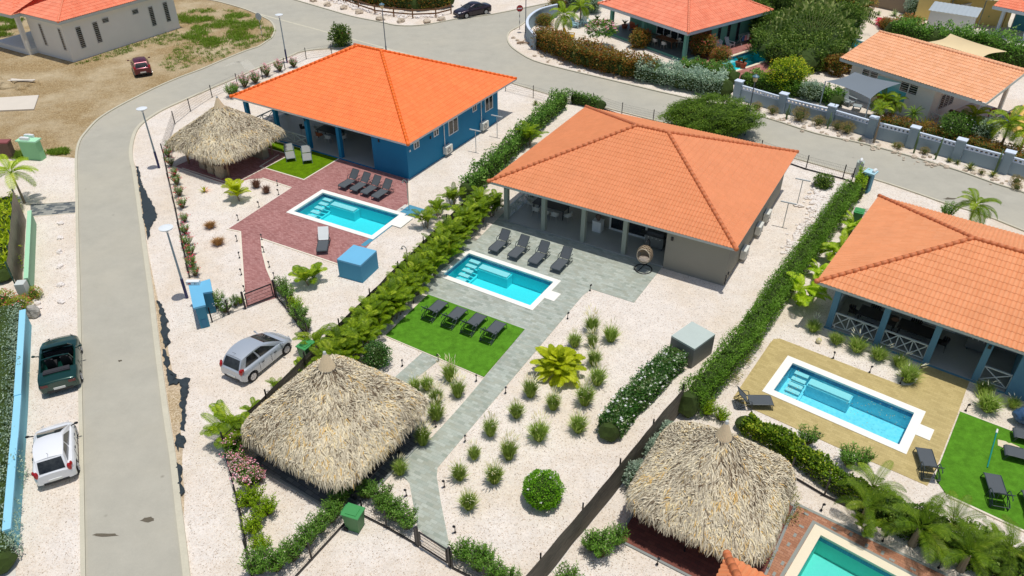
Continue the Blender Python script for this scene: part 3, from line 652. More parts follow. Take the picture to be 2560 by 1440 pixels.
# ---------------------------------------------------------------- sea green villa
v4 = thing('villa', 'sea green villa with coral tiled roof and dark sliding doors across the main road', 'house', F4.o, F4.yaw)
hip_roof(v4, 0, 12.95, 0, 13.0, 3.0, 6.3, 6.65, 6.5, 5.9, CORAL, .3, .5, 4, .035, .12)
fascia(v4, 0, 12.95, 0, 13.0, 3.0, surf('white_blue_trim', sr(200, 212, 220), .6, .05), .3)
mb = MB(); mb.bbox(6.4, 11.75, 5.0, 12.3, 0, 2.7); mb.bbox(.85, 9.4, 4.1, 4.3, 0, 2.7); mb.build('wall', TEALW, v4)
mb = MB(); mb.bbox(.6, 12.6, .3, 12.2, 0, .2); mb.build('floor', surf('dark_terrace_tiles', sr(98, 106, 104), .5, .12, 2, 12), v4)
mb = MB(); mb.bbox(.55, 12.65, .22, .298, 0, .24); mb.bbox(12.602, 12.66, .3, 5, 0, .24); mb.build('floor_edge', TEALW, v4)
for x, y in ((1.6, .6), (6.4, .6), (12.3, .6)): mb = MB(); mb.bbox(x-.17, x+.17, y-.17, y+.17, .2, 2.7); mb.build('column', TEALW, v4)
win(v4, None, (7.1, 4.098, 1.3), 4.2, 2.1, 4, 'y', -1, .1, 'sliding_door')
for i, y in enumerate((6.2, 7.7, 9.2)): win(v4, None, (11.75, y, 1.4), .42, 2.2, 1, 'x', 1, .05, lou=True, fm=surf('dark_louvre', sr(60, 66, 70), .5, .05))
mb = MB(); mb.bbox(10.2, 11.7, 4.9, 4.998, .2, 2.3); mb.build('door', surf('brown_wood', sr(120, 76, 46), .6, .15, 3, 20), v4)
# ---------------------------------------------------------------- white gabled house
F5 = Frame(*G(2100, 145, 3.4)[:2], -54.0)
v5 = thing('gabled_house', 'white house with long salmon gable roof behind the grey garden wall', 'house', F5.o, F5.yaw)
mb = MB(); uvs = []; zr = 4.75; yr = 5.3; Lx = 12.9
slope(mb, uvs, (0, 0, 3.4), (Lx, 0, 3.4), (Lx, yr, zr), (0, yr, zr), .25, .45, .03, 4); slope(mb, uvs, (Lx, 9.4, 3.65), (0, 9.4, 3.65), (0, yr, zr), (Lx, yr, zr), .25, .45, .03, 4)
rf = roofmesh('roof', mb, uvs, CLAY3, v5); mb = MB(); ridge(mb, (0, yr, zr), (Lx, yr, zr), .12); mb.build('ridge_tiles', CLAY3, rf, True)
mb = MB(); mb.bar((0, .02, 3.28), (0, yr, zr-.12), .04, .22); mb.bar((Lx, .02, 3.28), (Lx, yr, zr-.12), .04, .22); mb.bbox(.03, Lx-.03, .0, .03, 3.14, 3.38); mb.bar((0, yr, zr-.12), (0, 9.4, 3.53), .04, .22); mb.bar((Lx, yr, zr-.12), (Lx, 9.4, 3.53), .04, .22); mb.build('fascia', PALEF, v5)
mb = MB(); mb.bbox(.9, 8.6, .75, 8.8, 0, 3.3); mb.prism([(.9, .75), (8.6, .75), (8.6, .76), (.9, .76)], 0, .1)
for x in (.9, 8.45): mb.add([(x, .75, 3.3), (x, 8.8, 3.3), (x, yr, zr-.2), (x+.15, .75, 3.3), (x+.15, 8.8, 3.3), (x+.15, yr, zr-.2)], [(0, 2, 1), (3, 4, 5), (0, 3, 5, 2), (2, 5, 4, 1)])
mb.build('wall', WHITEW, v5)
mb = MB(); mb.bbox(8.602, 12.6, .9, 8.8, 0, .15); mb.build('floor', TILEF, v5)
for l, r_ in (((2158, 188), (2175, 177)), ((2176, 195), (2193, 182)), ((2254, 224), (2272, 207)), ((2275, 231), (2292, 214))):
    a = F5.on_y(*l, .75); b = F5.on_y(*r_, .75); win(v5, None, ((a.x+b.x)/2, .748, (a.z+b.z)/2-.05), max(.85, abs(b.x-a.x)), .85, 1, 'y', -1, .05, lou=True)
for p in ((2439, 284), (2487, 302)):
    q = F5.loc(*p, .15); mb = MB(); mb.bbox(q.x-.13, q.x+.13, q.y-.13, q.y+.13, .15, 3.3 if q.y < 4 else 3.9); mb.build('column', WHITEW, v5)
win(v5, None, (8.605, 3.2, 1.6), 2.4, 1.4, 3, 'x', 1, .06, lou=True)
a = F5.loc(2312, 296, .1); b = F5.loc(2356, 306, .1); xrail('railing', v5, (8.75, .95), (11.0, .95), 3, .9, .15)
xrail('railing', v5, (12.4, 4.4), (12.4, 8.6), 4, .9, .15)
# painted mural of a beach with boats on its wall
m, N, L, B = newmat('mural_paint'); v = objvec(N, False); sx = N.new('ShaderNodeSeparateXYZ'); L.new(v, sx.inputs[0])
mr = N.new('ShaderNodeMapRange'); mr.inputs[1].default_value = .3; mr.inputs[2].default_value = 2.9; L.new(sx.outputs[2], mr.inputs[0])
ad = N.new('ShaderNodeMath'); ad.operation = 'MULTIPLY_ADD'; L.new(nz(N, L, v, 1.2, 4), ad.inputs[0]); ad.inputs[1].default_value = .35; L.new(mr.outputs[0], ad.inputs[2])
L.new(ramp(N, L, ad.outputs[0], [(.2, sr(206, 190, 150)), (.45, sr(186, 178, 140)), (.55, sr(70, 176, 186)), (.85, sr(96, 196, 206)), (1, sr(160, 214, 220))]), B.inputs['Base Color'])
mb = MB(); mb.bbox(3.4, 6.3, .735, .747, .3, 2.7); mb.build('mural', m, v5)
mb = MB(); mb.prism([(4.0, 0), (5.1, 0), (5.5, .55), (3.7, .42)], 0, .006); q = mb.v; mb.v = [(x, .733-z, .75+y) for x, y, z in q]; mb.f = [f[::-1] for f in mb.f]; mb.build('painted_boat', surf('boat_paint', sr(150, 70, 50), .8, .3, 6, 20), v5)
# ---------------------------------------------------------------- white louvred house, top left
F6 = Frame(*G(184, 156)[:2], -30.2); HZ = 4.15
v6 = thing('louvred_house', 'white house with tall louvred windows and coral roof beside the empty lot', 'house', F6.o, F6.yaw)
mb = MB(); mb.bbox(-5.75, 0, 0, 13.2, 0, HZ-.25); mb.build('wall', WHITEW, v6)
mb = MB(); mb.bbox(-11.5, -5.76, -.9, 9, 0, .55); mb.bbox(-6.1, -5.76, -.95, -.55, .552, HZ-.25); mb.bbox(-11.4, -5.76, 5.2, 9, .552, HZ-.25); mb.build('porch', WHITEW, v6)
mb = MB(); uvs = []
slope(mb, uvs, (-6.2, -.55, HZ), (.6, -.55, HZ), (-2.9, 3.0, HZ+1.35), (-2.95, 3.0, HZ+1.35), .25, .45, .03, 4)
slope(mb, uvs, (.6, -.55, HZ), (.6, 13.8, HZ), (-2.9, 10.3, HZ+1.35), (-2.9, 3.0, HZ+1.35), .25, .45, .03, 4)
slope(mb, uvs, (-12, -1.5, HZ), (-5.5, -1.5, HZ), (-5.5, 3.6, HZ+1.6), (-8.2, 3.6, HZ+1.6), .25, .45, .03, 4)
slope(mb, uvs, (-5.5, -1.5, HZ), (-5.5, 6.0, HZ), (-8.2, 6.0, HZ+1.5), (-8.2, 1.3, HZ+1.5), .25, .45, .03, 4)
slope(mb, uvs, (-6.2, 13.8, HZ), (-6.2, -.5, HZ), (-2.9, 3.0, HZ+1.35), (-2.9, 10.3, HZ+1.35), .25, .45, .03, 4)
rf = roofmesh('roof', mb, uvs, CORAL, v6); mb = MB(); ridge(mb, (.6, -.55, HZ), (-2.9, 3.0, HZ+1.35), .1); ridge(mb, (-2.9, 3.0, HZ+1.35), (-2.9, 10.3, HZ+1.35), .1); mb.build('ridge_tiles', CORAL, rf, True)
mb = MB(); mb.bbox(-6.2, .57, -.53, -.50, HZ-.28, HZ); mb.bbox(.54, .57, -.5, 13.8, HZ-.28, HZ); mb.bbox(-12, -5.53, -1.48, -1.45, HZ-.28, HZ); mb.bbox(-5.53, -5.50, -1.48, -.53, HZ-.28, HZ); mb.build('fascia', PALEF, v6)
mb = MB(); mb.bbox(-12, .53, -.49, 13.7, HZ-.26, HZ-.2); mb.build('soffit', PALEF, v6)
DL = surf('white_louvre', sr(214, 216, 214), .5, .05)
for l, r_ in (((195, 125), (208, 62)), ((237, 111), (249, 50)), ((374, 69), (387, 12)), ((411, 58), (422, 1)), ((255, 60), (271, 41)), ((331, 38), (344, 20))):
    a = F6.on_x(*l, 0); b = F6.on_x(*r_, 0); w_ = .62 if l[1]-r_[1] > 30 else .8
    win(v6, None, (0, (a.y+b.y)/2, (a.z+b.z)/2), w_, min(abs(b.z-a.z), 2.9), 1, 'x', 1, .05, lou=True, fm=DL)
for l, r_ in (((121, 115), (95, 58)), ((168, 127), (144, 70))):
    a = F6.on_y(*l, 0); b = F6.on_y(*r_, 0); win(v6, None, ((a.x+b.x)/2, 0, (a.z+b.z)/2), .5, min(2.9, abs(b.z-a.z)), 1, 'y', -1, .05, lou=True, fm=DL)
# ---------------------------------------------------------------- blue house, top right corner
F7 = Frame(*G(2483, 15, 3.0)[:2], -50)
v7 = thing('corner_house', 'teal house with coral roof edge and white posts in the top right corner', 'house', F7.o, F7.yaw)
mb = MB(); uvs = []; slope(mb, uvs, (0, 0, 3), (9, 0, 3), (9, 4, 4.4), (0, 4, 4.4), .25, .45, .03, 4); roofmesh('roof', mb, uvs, CORAL, v7)
mb = MB(); mb.bbox(-.03, 9, -.04, 0, 2.7, 3.0); mb.bbox(-.03, 9, 0, 5, 2.68, 2.74); mb.build('fascia', surf('white_blue_trim', sr(200, 212, 220)), v7)
for p in ((2491, 82), (2556, 105)):
    q = F7.loc(*p); mb = MB(); mb.bbox(q.x-.15, q.x+.15, q.y-.15, q.y+.15, 0, 2.68); mb.build('post', surf('white_blue_trim', sr(200, 212, 220)), v7)
q = F7.loc(2528, 72); mb = MB(); mb.bbox(q.x, q.x+6, q.y, q.y+4, 0, 2.66); mb.build('wall', surf('teal_render', sr(70, 142, 160), .8, .07), v7)
# ---------------------------------------------------------------- tile roof corner at the bottom edge
F9 = Frame(*G(1790, 1440, 3.0)[:2], -38)
v9 = thing('tiled_house', 'corner of an orange pantiled roof poking in at the bottom edge below a thatched hut', 'house', F9.o, F9.yaw)
mb = MB(); uvs = []
def to(px, py, z): q = F9.loc(px, py, z); return (q.x, q.y, z)
K = to(1817, 1388, 3.0); Lq = to(1760, 1520, 3.0); Rq = to(2060, 1520, 3.0); Rg = to(1900, 1560, 4.4)
slope(mb, uvs, Rq, K, Rg, Rg, .22, .42); slope(mb, uvs, K, Lq, Rg, Rg, .22, .42)
rf = roofmesh('roof', mb, uvs, CLAY, v9); mb = MB(); ridge(mb, K, Rg, .14); mb.ball((K[0], K[1], 3.06), .16, 1); mb.build('ridge_tiles', CLAY_R, rf, True)
# ---------------------------------------------------------------- thatched huts
m, N, L, B = newmat('palm_thatch'); THATCH = m
at = N.new('ShaderNodeAttribute'); at.attribute_name = 'var'
col = ramp(N, L, at.outputs['Fac'], [(0, sr(112, 94, 74)), (.16, sr(164, 148, 122)), (.30, sr(206, 194, 168)), (.55, sr(228, 216, 188)), (.78, sr(240, 228, 196)), (.93, sr(244, 222, 168)), (1, sr(226, 186, 112))])  # darkest strand colours also paint in the shadowed gaps of the thatch
f2 = ramp(N, L, nz(N, L, objvec(N, False), .9, 4, .6), [(.3, (.84,)*3), (.7, (1.08,)*3)]); col = mixc(N, L, 1.0, col, f2, 'MULTIPLY')
L.new(col, B.inputs['Base Color']); B.inputs['Roughness'].default_value = .9; B.inputs['Specular IOR Level'].default_value = .15
UNDER = surf('thatch_underlayer', sr(176, 156, 124), .95, .2, 3, 25, .5)
LOGM = surf('log_wood', sr(150, 120, 92), .85, .2, 3, 25, .3)
def hut(label, cx, cy, ze, za, rd, yaw, seed, n=15000, lean=(0, 0), posts=True, pe=4.2):
    """rd half diagonal; the roof is a soft-cornered pyramid of palm leaf bundles"""
    t = thing('thatched_hut', label, 'palapa hut', (cx, cy, 0), R(yaw)); r = random.Random(seed)
    rs = rd*.755                                     # half side of the rounded square
    def Rd(th, t_):
        p = 2.0+pe*t_; c, s = abs(math.cos(th)), abs(math.sin(th))
        return rs*(c**p+s**p)**(-1/p)
    def S(th, t_, lift=0):
        rr = Rd(th, t_)*t_; z = za-(za-ze)*(t_**.97+.10*max(0, t_-.8)*5*(t_-.8)) + .10*math.sin(5*th+seed)*t_*noise.noise(Vector((math.cos(th)*2, math.sin(th)*2, t_*3+seed)))
        k = 1+.02*noise.noise(Vector((math.cos(th)*3, math.sin(th)*3, t_*2+seed*3)))
        return Vector((rr*math.cos(th)*k+lean[0]*(1-t_), rr*math.sin(th)*k+lean[1]*(1-t_), z+lift))
    mb = MB(); A_, T_ = 48, 14
    for j in range(T_+1):
        for i in range(A_): mb.v.append(tuple(S(2*math.pi*i/A_, .02+.93*j/T_, -.06)))
    for j in range(T_):
        for i in range(A_): mb.f.append((j*A_+i, (j+1)*A_+i, (j+1)*A_+(i+1) % A_, j*A_+(i+1) % A_)); mb.mi.append(0); mb.c.append(.5)
    mb.build('roof_underlay', UNDER, t)
    mb = MB()
    for k in range(n):
        t_ = math.sqrt(r.random())*.95+.03; th = r.uniform(0, 2*math.pi)
        if k < n*.14: t_ = r.uniform(.90, .975)
        ln = r.uniform(.34, .85); w_ = r.uniform(.008, .028); a = S(th, t_)
        b0 = S(th+r.gauss(0, .06)/max(t_, .25), min(1.0, t_+ln/rd*.5)); d = (b0-a)
        if d.length < 1e-4: continue
        d.normalize(); b = a+d*ln
        if t_ > .86: d2 = Vector((d.x*.6, d.y*.6, d.z-.55)).normalized(); b = a+d*ln*.35+d2*ln*.5
        nrm = Vector((math.cos(th)*.35, math.sin(th)*.35, 1)).normalized(); sd = d.cross(nrm).normalized()
        tw = r.uniform(-.5, .5); sd = (sd+nrm*tw).normalized()*w_; l0 = r.uniform(-.01, .05); l1 = l0+r.uniform(-.01, .10)
        cv = min(1, max(0, r.gauss(.40, .24)+.16*t_+.35*noise.noise(a*1.1+Vector((seed, 0, 0))))); md = (a+b)/2+nrm*(l1+.02)
        aa, bb = a+nrm*l0, b+nrm*l1*.4
        mb.add([aa-sd*.7, aa+sd*.7, md+sd, md-sd, bb+sd*.15, bb-sd*.15], [(0, 1, 2, 3), (3, 2, 4, 5)], cv)
    mb.build('thatch', THATCH, t, attr=True)
    mb = MB(); ap = S(0, 0); 
    for i in range(28):
        a0, a1 = 2*math.pi*i/28, 2*math.pi*(i+1)/28; am = (a0+a1)/2; k = .36*rd/4
        p = lambda an, q, z: Vector((lean[0]+math.cos(an)*q, lean[1]+math.sin(an)*q, z))
        mb.add([p(a0, .07, ap.z+.48), p(a1, .07, ap.z+.48), p(a1, k, ap.z-.30), p(am, k*1.04, ap.z-.29), p(a0, k, ap.z-.30)], [(0, 4, 3), (0, 3, 2, 1)])
    c = mb.build('peak_cap', surf('cane_cap', sr(224, 204, 168), .85, .15, 6, 40), t)
    mb = MB(); mb.tube([(lean[0], lean[1], ap.z+.42), (lean[0], lean[1], ap.z+.58)], [.085, .06], 12); mb.build('finial', surf('grey_cap', sr(196, 200, 196), .4, .05), c)
    mb = MB(); mb.tube([p(2*math.pi*i/24, k*1.03, ap.z-.26) for i in range(25)], .014, 5); mb.build('rope', DARK, c)
    if posts:
        for i in range(4):
            an = R(45+90*i); q = rd*.70; mb = MB(); mb.tube([(math.cos(an)*q, math.sin(an)*q, 0), (math.cos(an)*q*.99, math.sin(an)*q*.99, 1.2), (math.cos(an)*q*.985, math.sin(an)*q*.98, ze+.45)], [.085, .075, .07], 8); mb.build('post', LOGM, t)
        mb = MB(); q = rd*.70*math.cos(R(45))
        for x0, y0, x1, y1 in ((-q, -q, q, -q), (q, -q, q, q), (q, q, -q, q), (-q, q, -q, -q)): mb.bar((x0, y0, ze+.30), (x1, y1, ze+.30), .1, .12)
        mb.build('beams', LOGM, t)
    return t
hut('thatched palm hut with wooden posts beside the blue villa and its olive lawn', -21.5, 53.6, 1.95, 4.45, 4.4, -31, 1, n=22000)
hut('big thatched palm hut in the front garden beside the silver hatchback', -7.82, 24.5, 1.80, 4.75, 4.18, -32, 2, n=36000)
hut('thatched palm hut beside the sea green pool at the lower right', 8.05, 20.5, 1.85, 4.75, 3.7, -31, 3, n=30000)
# floors under the huts
def slab(name, label, cx, cy, hs, yaw, z0, z1, mat, edge=None):
    f = Frame(cx, cy, yaw); q = [tuple(f.w(x*hs, y*hs)[:2]) for x, y in ((-1, -1), (1, -1), (1, 1), (-1, 1))]
    o = sheet(name, q, z1, mat, (), z1-z0); tag(o, kind='structure')
    if edge: mb = MB(); ribbon(mb, q, .10, z0, z1+.02, True); tag(mb.build('paving_edge', edge), kind='structure')
slab('hut_floor', '', -7.7, 24.1, 2.85, -32, 0, .045, PAV_DARK, surf('grey_kerb', sr(148, 152, 148), .85, .1, 2, 20))
slab('hut_floor', '', 8.0, 20.0, 2.75, -33, 0, .045, paver('dark_red_paving', [sr(120, 66, 56), sr(134, 78, 64), sr(108, 60, 52)], -33, .3, .15, .006, sr(90, 60, 50)), surf('grey_kerb', sr(148, 152, 148)))
slab('hut_floor', '', -21.3, 53.3, 3.0, -31, 0, .032, PAV_RED, CREAM)
def L(o, label, cat=None, group=None): return tag(o, label, cat, group)
# planter boxes, bar and stools under the hut by the blue villa
WOODG = surf('weathered_planks', sr(178, 162, 136), .85, .16, 3, 30, .3)
mb = MB(); p = G(667, 396); t = thing('bar_counter', 'grey stone bar counter in the shade under the hut by the olive lawn', 'bar', (p.x-.5, p.y+.2, .03), R(-31))
mb.bbox(-1.0, .6, -.3, .3, 0, .95); mb.build('base', surf('stone_cladding', sr(150, 142, 124), .9, .2, 4, 20, .4), t); mb = MB(); mb.bbox(-1.1, .7, -.36, .36, .952, 1.0); mb.build('counter_top', surf('counter_stone', sr(120, 112, 100)), t)
def barrel_chair():
    t = thing('patio_chair', '', 'chair'); mb = MB(); mb.prism([(-.32, -.3), (.32, -.3), (.36, .05), (.3, .32), (-.3, .32), (-.36, .05)], 0, .42); mb.build('base', WOODG, t)
    mb = MB()
    for i in range(9): a = R(0+22.5*i); mb.bar((math.cos(a)*.35, .02+math.sin(a)*.32, .42), (math.cos(a)*.38, .02+math.sin(a)*.36, .98), .13, .04)
    mb.build('backrest', WOODG, t); mb = MB(); mb.prism([(-.27, -.25), (.27, -.25), (.27, .2), (-.27, .2)], .422, .50); mb.build('cushion', surf('beige_fabric', sr(196, 184, 160), .9), t); return t
BCH = Proto(barrel_chair)
for i, (x, y) in enumerate(((515, 405), (535, 417), (555, 427))):
    p = G(x, y+14); BCH((p.x, p.y, .03), R(-31+180), 'weathered wooden chair under the thatched hut by the olive lawn, %s from the left' % ORD[i], 'chairs under the first hut')
# bench, table under the front garden hut (seen in shade)
mb = MB(); f = Frame(-7.7, 24.1, -32); t = thing('plank_bench', 'dark plank bench in the shade along the right side of the big hut', 'bench', f.w(2.35, -.4, .05), R(58))
mb.bbox(-1.7, 1.7, -.2, .2, .40, .46); mb.build('seat', DARK, t)
for x in (-1.5, 1.5): mb = MB(); mb.bbox(x-.05, x+.05, -.18, .18, 0, .398); mb.build('leg', DARK, t)
# ---------------------------------------------------------------- vehicles
def paint(name, c, metal=.0): return surf(name, c, .28, .02, 1, 60, metal=metal, coat=.8, world=False)
TYRE = surf('tyre_rubber', sr(34, 34, 36), .85, .1); RIM = surf('alloy_rim', sr(190, 192, 196), .3, .05, metal=.7)
m, N, L_, B = newmat('car_glass'); CGLASS = m; B.inputs['Base Color'].default_value = (.015, .02, .022, 1); B.inputs['Roughness'].default_value = .06
L_.new(ramp(N, L_, nz(N, L_, objvec(N, False), 2, 3), [(.35, (.01, .012, .014)), (.65, (.05, .055, .055))]), B.inputs['Base Color'])
RED = surf('red_lens', sr(170, 20, 24), .2, .08, 8, 60, coat=.5); LENS = surf('clear_lens', sr(210, 215, 218), .15, .05, coat=.6); PLATE = surf('licence_plate', sr(224, 226, 220), .5, .04)
PLAST = surf('black_trim', sr(36, 38, 40), .6, .06); SEAT = surf('black_leather', sr(44, 42, 44), .55, .1)
def lerp(a, b, t): return a+(b-a)*t
def interp(tab, x):
    if x <= tab[0][0]: return tab[0][1]
    for (x0, y0), (x1, y1) in zip(tab, tab[1:]):
        if x <= x1:
            t = (x-x0)/(x1-x0); t = t*t*(3-2*t)*.5+t*.5; return lerp(y0, y1, t)
    return tab[-1][1]
def car(name, label, cat, L_=3.6, W_=1.6, body=None, top=None, half=None, sill=.24, roof=None, wheels=(.62, 3.02), wr=.29, tail='hatch', plate='', rimw=5, cab=None, lampc=None, glass_rear=None):
    """x runs from the tail (0) to the nose (L_). top: hood/deck height table, half: half width table,
    roof: (x rear base, x rear top, x front top, x front base, height)"""
    t = thing(name, label, cat); mb = MB(); xs = set([0, .03, .08, .16, L_-.16, L_-.07, L_-.02, L_])
    k = 0
    while k < L_: xs.add(round(k, 3)); k += .12
    for wx in wheels:
        for a in range(0, 181, 15): xs.add(round(wx+(wr+.06)*math.cos(R(a)), 3))
    if cab: xs |= {cab[0]-.01, cab[0]+.01, cab[1]-.01, cab[1]+.01}
    xs = sorted(xs); J = 12; rows = []
    for x in xs:
        hw = interp(half, x)*W_/2; zt = interp(top, x); zs = sill
        if x < .2: zs = sill+.12*(1-x/.2)
        if x > L_-.3: zs = sill+.05*(x-L_+.3)/.3
        arch = 0
        for wx in wheels:
            d = abs(x-wx); 
            if d < wr+.06: arch = max(arch, wr+math.sqrt(max(0, (wr+.06)**2-d*d)))
        zs2 = max(zs, arch); zb = zt-.10
        zm = max(zs2+.02, lerp(sill, zb, .55)); open_ = cab and cab[0] <= x <= cab[1]
        if open_: prof = [(0, .30), (hw*.9, .30), (hw*.97, zs2), (hw, zm), (hw*.985, lerp(zm, zb, .6)), (hw*.94, zb+.02), (hw*.90, zt), (hw*.80, zt-.01), (hw*.76, zt-.10), (hw*.74, .42), (hw*.3, .40), (0, .42)]
        else: prof = [(0, zs2 if arch else zs), (hw*.82, zs2 if arch else zs), (hw*.97, zs2+.01), (hw, zm), (hw*.985, lerp(zm, zb, .6)), (hw*.955, zb), (hw*.90, zt-.035), (hw*.80, zt-.01), (hw*.62, zt+.012), (hw*.45, zt+.022), (hw*.22, zt+.03), (0, zt+.032)]
        rows.append([Vector((x, y, z)) for y, z in prof])
    nR = len(rows); K2 = 2*J-2
    for r_ in rows:
        full = r_ + [Vector((p.x, -p.y, p.z)) for p in r_[-2:0:-1]]
        mb.v += [tuple(p) for p in full]
    for i in range(nR-1):
        for j in range(K2): mb.f.append((i*K2+j, (i+1)*K2+j, (i+1)*K2+(j+1) % K2, i*K2+(j+1) % K2)); mb.mi.append(0); mb.c.append(.5)
    mb.f.append(tuple(range(K2))); mb.f.append(tuple((nR-1)*K2+j for j in range(K2))[::-1]); mb.mi += [0, 0]; mb.c += [.5, .5]
    bo = mb.build('body', body, t, smooth=True)
    # keep crisp edges at the arches and ends
    es = bo.modifiers.new('edge', 'EDGE_SPLIT'); es.split_angle = R(38)
    hwf = lambda x: interp(half, x)*W_/2
    if roof:
        xr0, xr1, xf1, xf0, zr = roof; zb0, zb1 = interp(top, xr0)-.02, interp(top, xf0)-.02
        hr = W_/2*.70; wb0, wb1 = hwf(xr0)*.88, hwf(xf0)*.88
        def cabin(u, v, off=0):
            """u 0..1 tail to nose at this height, v 0 belt .. 1 roof edge"""
            vv = v; xl = lerp(xr0, xr1, vv); xh = lerp(xf0, xf1, vv); x = lerp(xl, xh, u)
            hb = lerp(wb0, wb1, u); h = lerp(hb, hr*(1-.12*abs(2*u-.9)**2.2), vv**1.15)
            zz = lerp(lerp(zb0, zb1, u), zr-.05-.11*abs(2*u-1)**2.2, math.sin(vv*math.pi/2)*.35+vv*.65)
            return x, h+off, zz
        mb = MB(); nu, nv = 16, 7
        def rp(x, y, z): return (x, y, z)
        grid = []
        for i in range(nu+1):
            row = []
            for j in range(nv+1): x, h, z = cabin(i/nu, j/nv); row.append((x, h, z))
            x, h, z = row[-1]
            for kf in (.92, .75, .5, .25, 0): row.append((x+(0), h*kf, z+.055*(1-kf**2)+.0))
            grid.append(row)
        m_ = len(grid[0]); base = len(mb.v)
        for row in grid:
            full = row+[(x, -y, z) for x, y, z in row[-2::-1]]; mb.v += full
        K3 = 2*m_-1
        for i in range(nu):
            for j in range(K3-1): mb.f.append((i*K3+j, (i+1)*K3+j, (i+1)*K3+j+1, i*K3+j+1)); mb.mi.append(0); mb.c.append(.5)
        # tail and nose of the greenhouse
        for i, fl in ((0, 1), (nu, 0)):
            for j in range(m_-1):
                a, b, c, d = i*K3+j, i*K3+j+1, i*K3+K3-2-j, i*K3+K3-1-j
                mb.f.append((a, b, c, d)[::(1 if fl else -1)]); mb.mi.append(0); mb.c.append(.5)
        ro = mb.build('cabin_roof', top_mat if False else body, t, smooth=True); es = ro.modifiers.new('edge', 'EDGE_SPLIT'); es.split_angle = R(35)
        def patch(name, fn, nu_, nv_, par=t, mat=CGLASS):
            mb = MB()
            for i in range(nu_+1):
                for j in range(nv_+1): mb.v.append(tuple(fn(i/nu_, j/nv_)))
            for i in range(nu_):
                for j in range(nv_): mb.f.append((i*(nv_+1)+j, (i+1)*(nv_+1)+j, (i+1)*(nv_+1)+j+1, i*(nv_+1)+j+1)); mb.mi.append(0); mb.c.append(.5)
            return mb.build(name, mat, par, smooth=True)
        def front(u, v):
            v = .10+.84*v; x, h, z = cabin(1, v); n = Vector((zr-zb1, 0, xf0-xf1)).normalized()*.012
            return Vector((x, h*lerp(-.90, .90, u), z))+n
        patch('windscreen', front, 6, 4)
        def rear(u, v):
            v = .16+.74*v if tail == 'hatch' else .08+.84*v; x, h, z = cabin(0, v); n = Vector((-(zr-zb0), 0, xr1-xr0)).normalized()*.012
            return Vector((x, h*lerp(-.86, .86, u), z))+n
        patch('rear_window', rear, 6, 4)
        for s_ in (1, -1):
            for (ua, ub) in ((.13, .44), (.485, .85)):
                def side(u, v, s_=s_, ua=ua, ub=ub):
                    vv = .14+.72*v; uu = lerp(ua+(.05*v if ua < .2 else 0), ub-(.09*v if ub > .8 else 0), u); x, h, z = cabin(uu, vv, .008); return Vector((x, s_*h, z+.002))
                patch('side_window', side, 5, 3)
        if lampc != 'none':
            x, h, z = cabin(.08, 1); mb = MB(); mb.tube([(x+.05, 0, z+.05), (x-.12, 0, z+.26)], .008, 5); mb.build('antenna', PLAST, t)
    # wheels
    for wx in wheels:
        for s_ in (1, -1):
            yo = hwf(wx)*.985; mb = MB(); mb.tube([(wx, s_*(yo-.19), wr), (wx, s_*(yo-.17), wr), (wx, s_*(yo-.02), wr), (wx, s_*yo, wr)], [wr*.9, wr, wr, wr*.93], 24); w3 = mb.build('wheel', TYRE, t)
            mb = MB(); mb.tube([(wx, s_*(yo-.02), wr), (wx, s_*(yo+.004), wr)], wr*.66, 20)
            for i in range(rimw):
                a = 2*math.pi*i/rimw
                mb.bar((wx+.05*math.cos(a), s_*(yo+.012), wr+.05*math.sin(a)), (wx+wr*.6*math.cos(a), s_*(yo+.012), wr+wr*.6*math.sin(a)), .02, .055)
            mb.build('rim', RIM, w3)
    # lamps, plate, trim
    zt0 = interp(top, .04); w0 = hwf(.02)
    for s_ in (1, -1):
        mb = MB()
        if tail == 'hatch':
            pts = [(.10, w0*.985, zt0-.10), (.02, w0*.82, zt0-.12), (.035, w0*.80, zt0-.34), (.09, w0*1.0, zt0-.36), (.26, hwf(.26)*1.005, zt0-.16)]
            n = len(pts); mb.add([(x-.012, s_*(y+.008), z) for x, y, z in pts]+[(x-.012+.03, s_*(y-.02), z) for x, y, z in pts], [tuple(range(n))[::s_], (0, 1, n+1, n), (1, 2, n+2, n+1), (2, 3, n+3, n+2), (3, 4, n+4, n+3), (4, 0, n, n+4)])
            x, h, z = cabin(.0, .22); mb.add([(x-.03, s_*h*.98, z), (x-.035, s_*h*.80, z-.02), (.0, s_*w0*.80, zt0-.14), (.08, s_*w0*.99, zt0-.10)], [(0, 1, 2, 3)[::s_]])
        else: mb.bbox(-.012, .05, s_*w0*.56, s_*w0*.96, zt0-.22, zt0-.08)
        if tail == 'hatch': mb = MB(); mb.ball((.09, s_*w0*.93, zt0+.0), 1, 2, (.115, .095, .19)); mb.ball((.16, s_*hwf(.16)*.93, zt0+.10), 1, 1, (.08, .06, .12))
        mb.build('taillight', RED if tail != 'dark' else surf('smoked_red_lens', sr(110, 48, 46), .3, .1), t)
        mb = MB(); wn = hwf(L_-.1); zn = interp(top, L_-.25); mb.add([(L_-.14, s_*wn*1.0, zn-.06), (L_-.02, s_*wn*.72, zn-.12), (L_-.06, s_*wn*.66, zn-.0), (L_-.34, s_*wn*.96, zn+.055)], [(0, 1, 2, 3)[::s_]]); mb.v = [(x+.012, y*1.01, z+.012) for x, y, z in mb.v]; mb.build('headlight', LENS, t)
        xm = (roof[3]-.28) if roof else (cab[1]-.25); ym = hwf(xm); mb = MB(); zmr = interp(top, xm)+.06
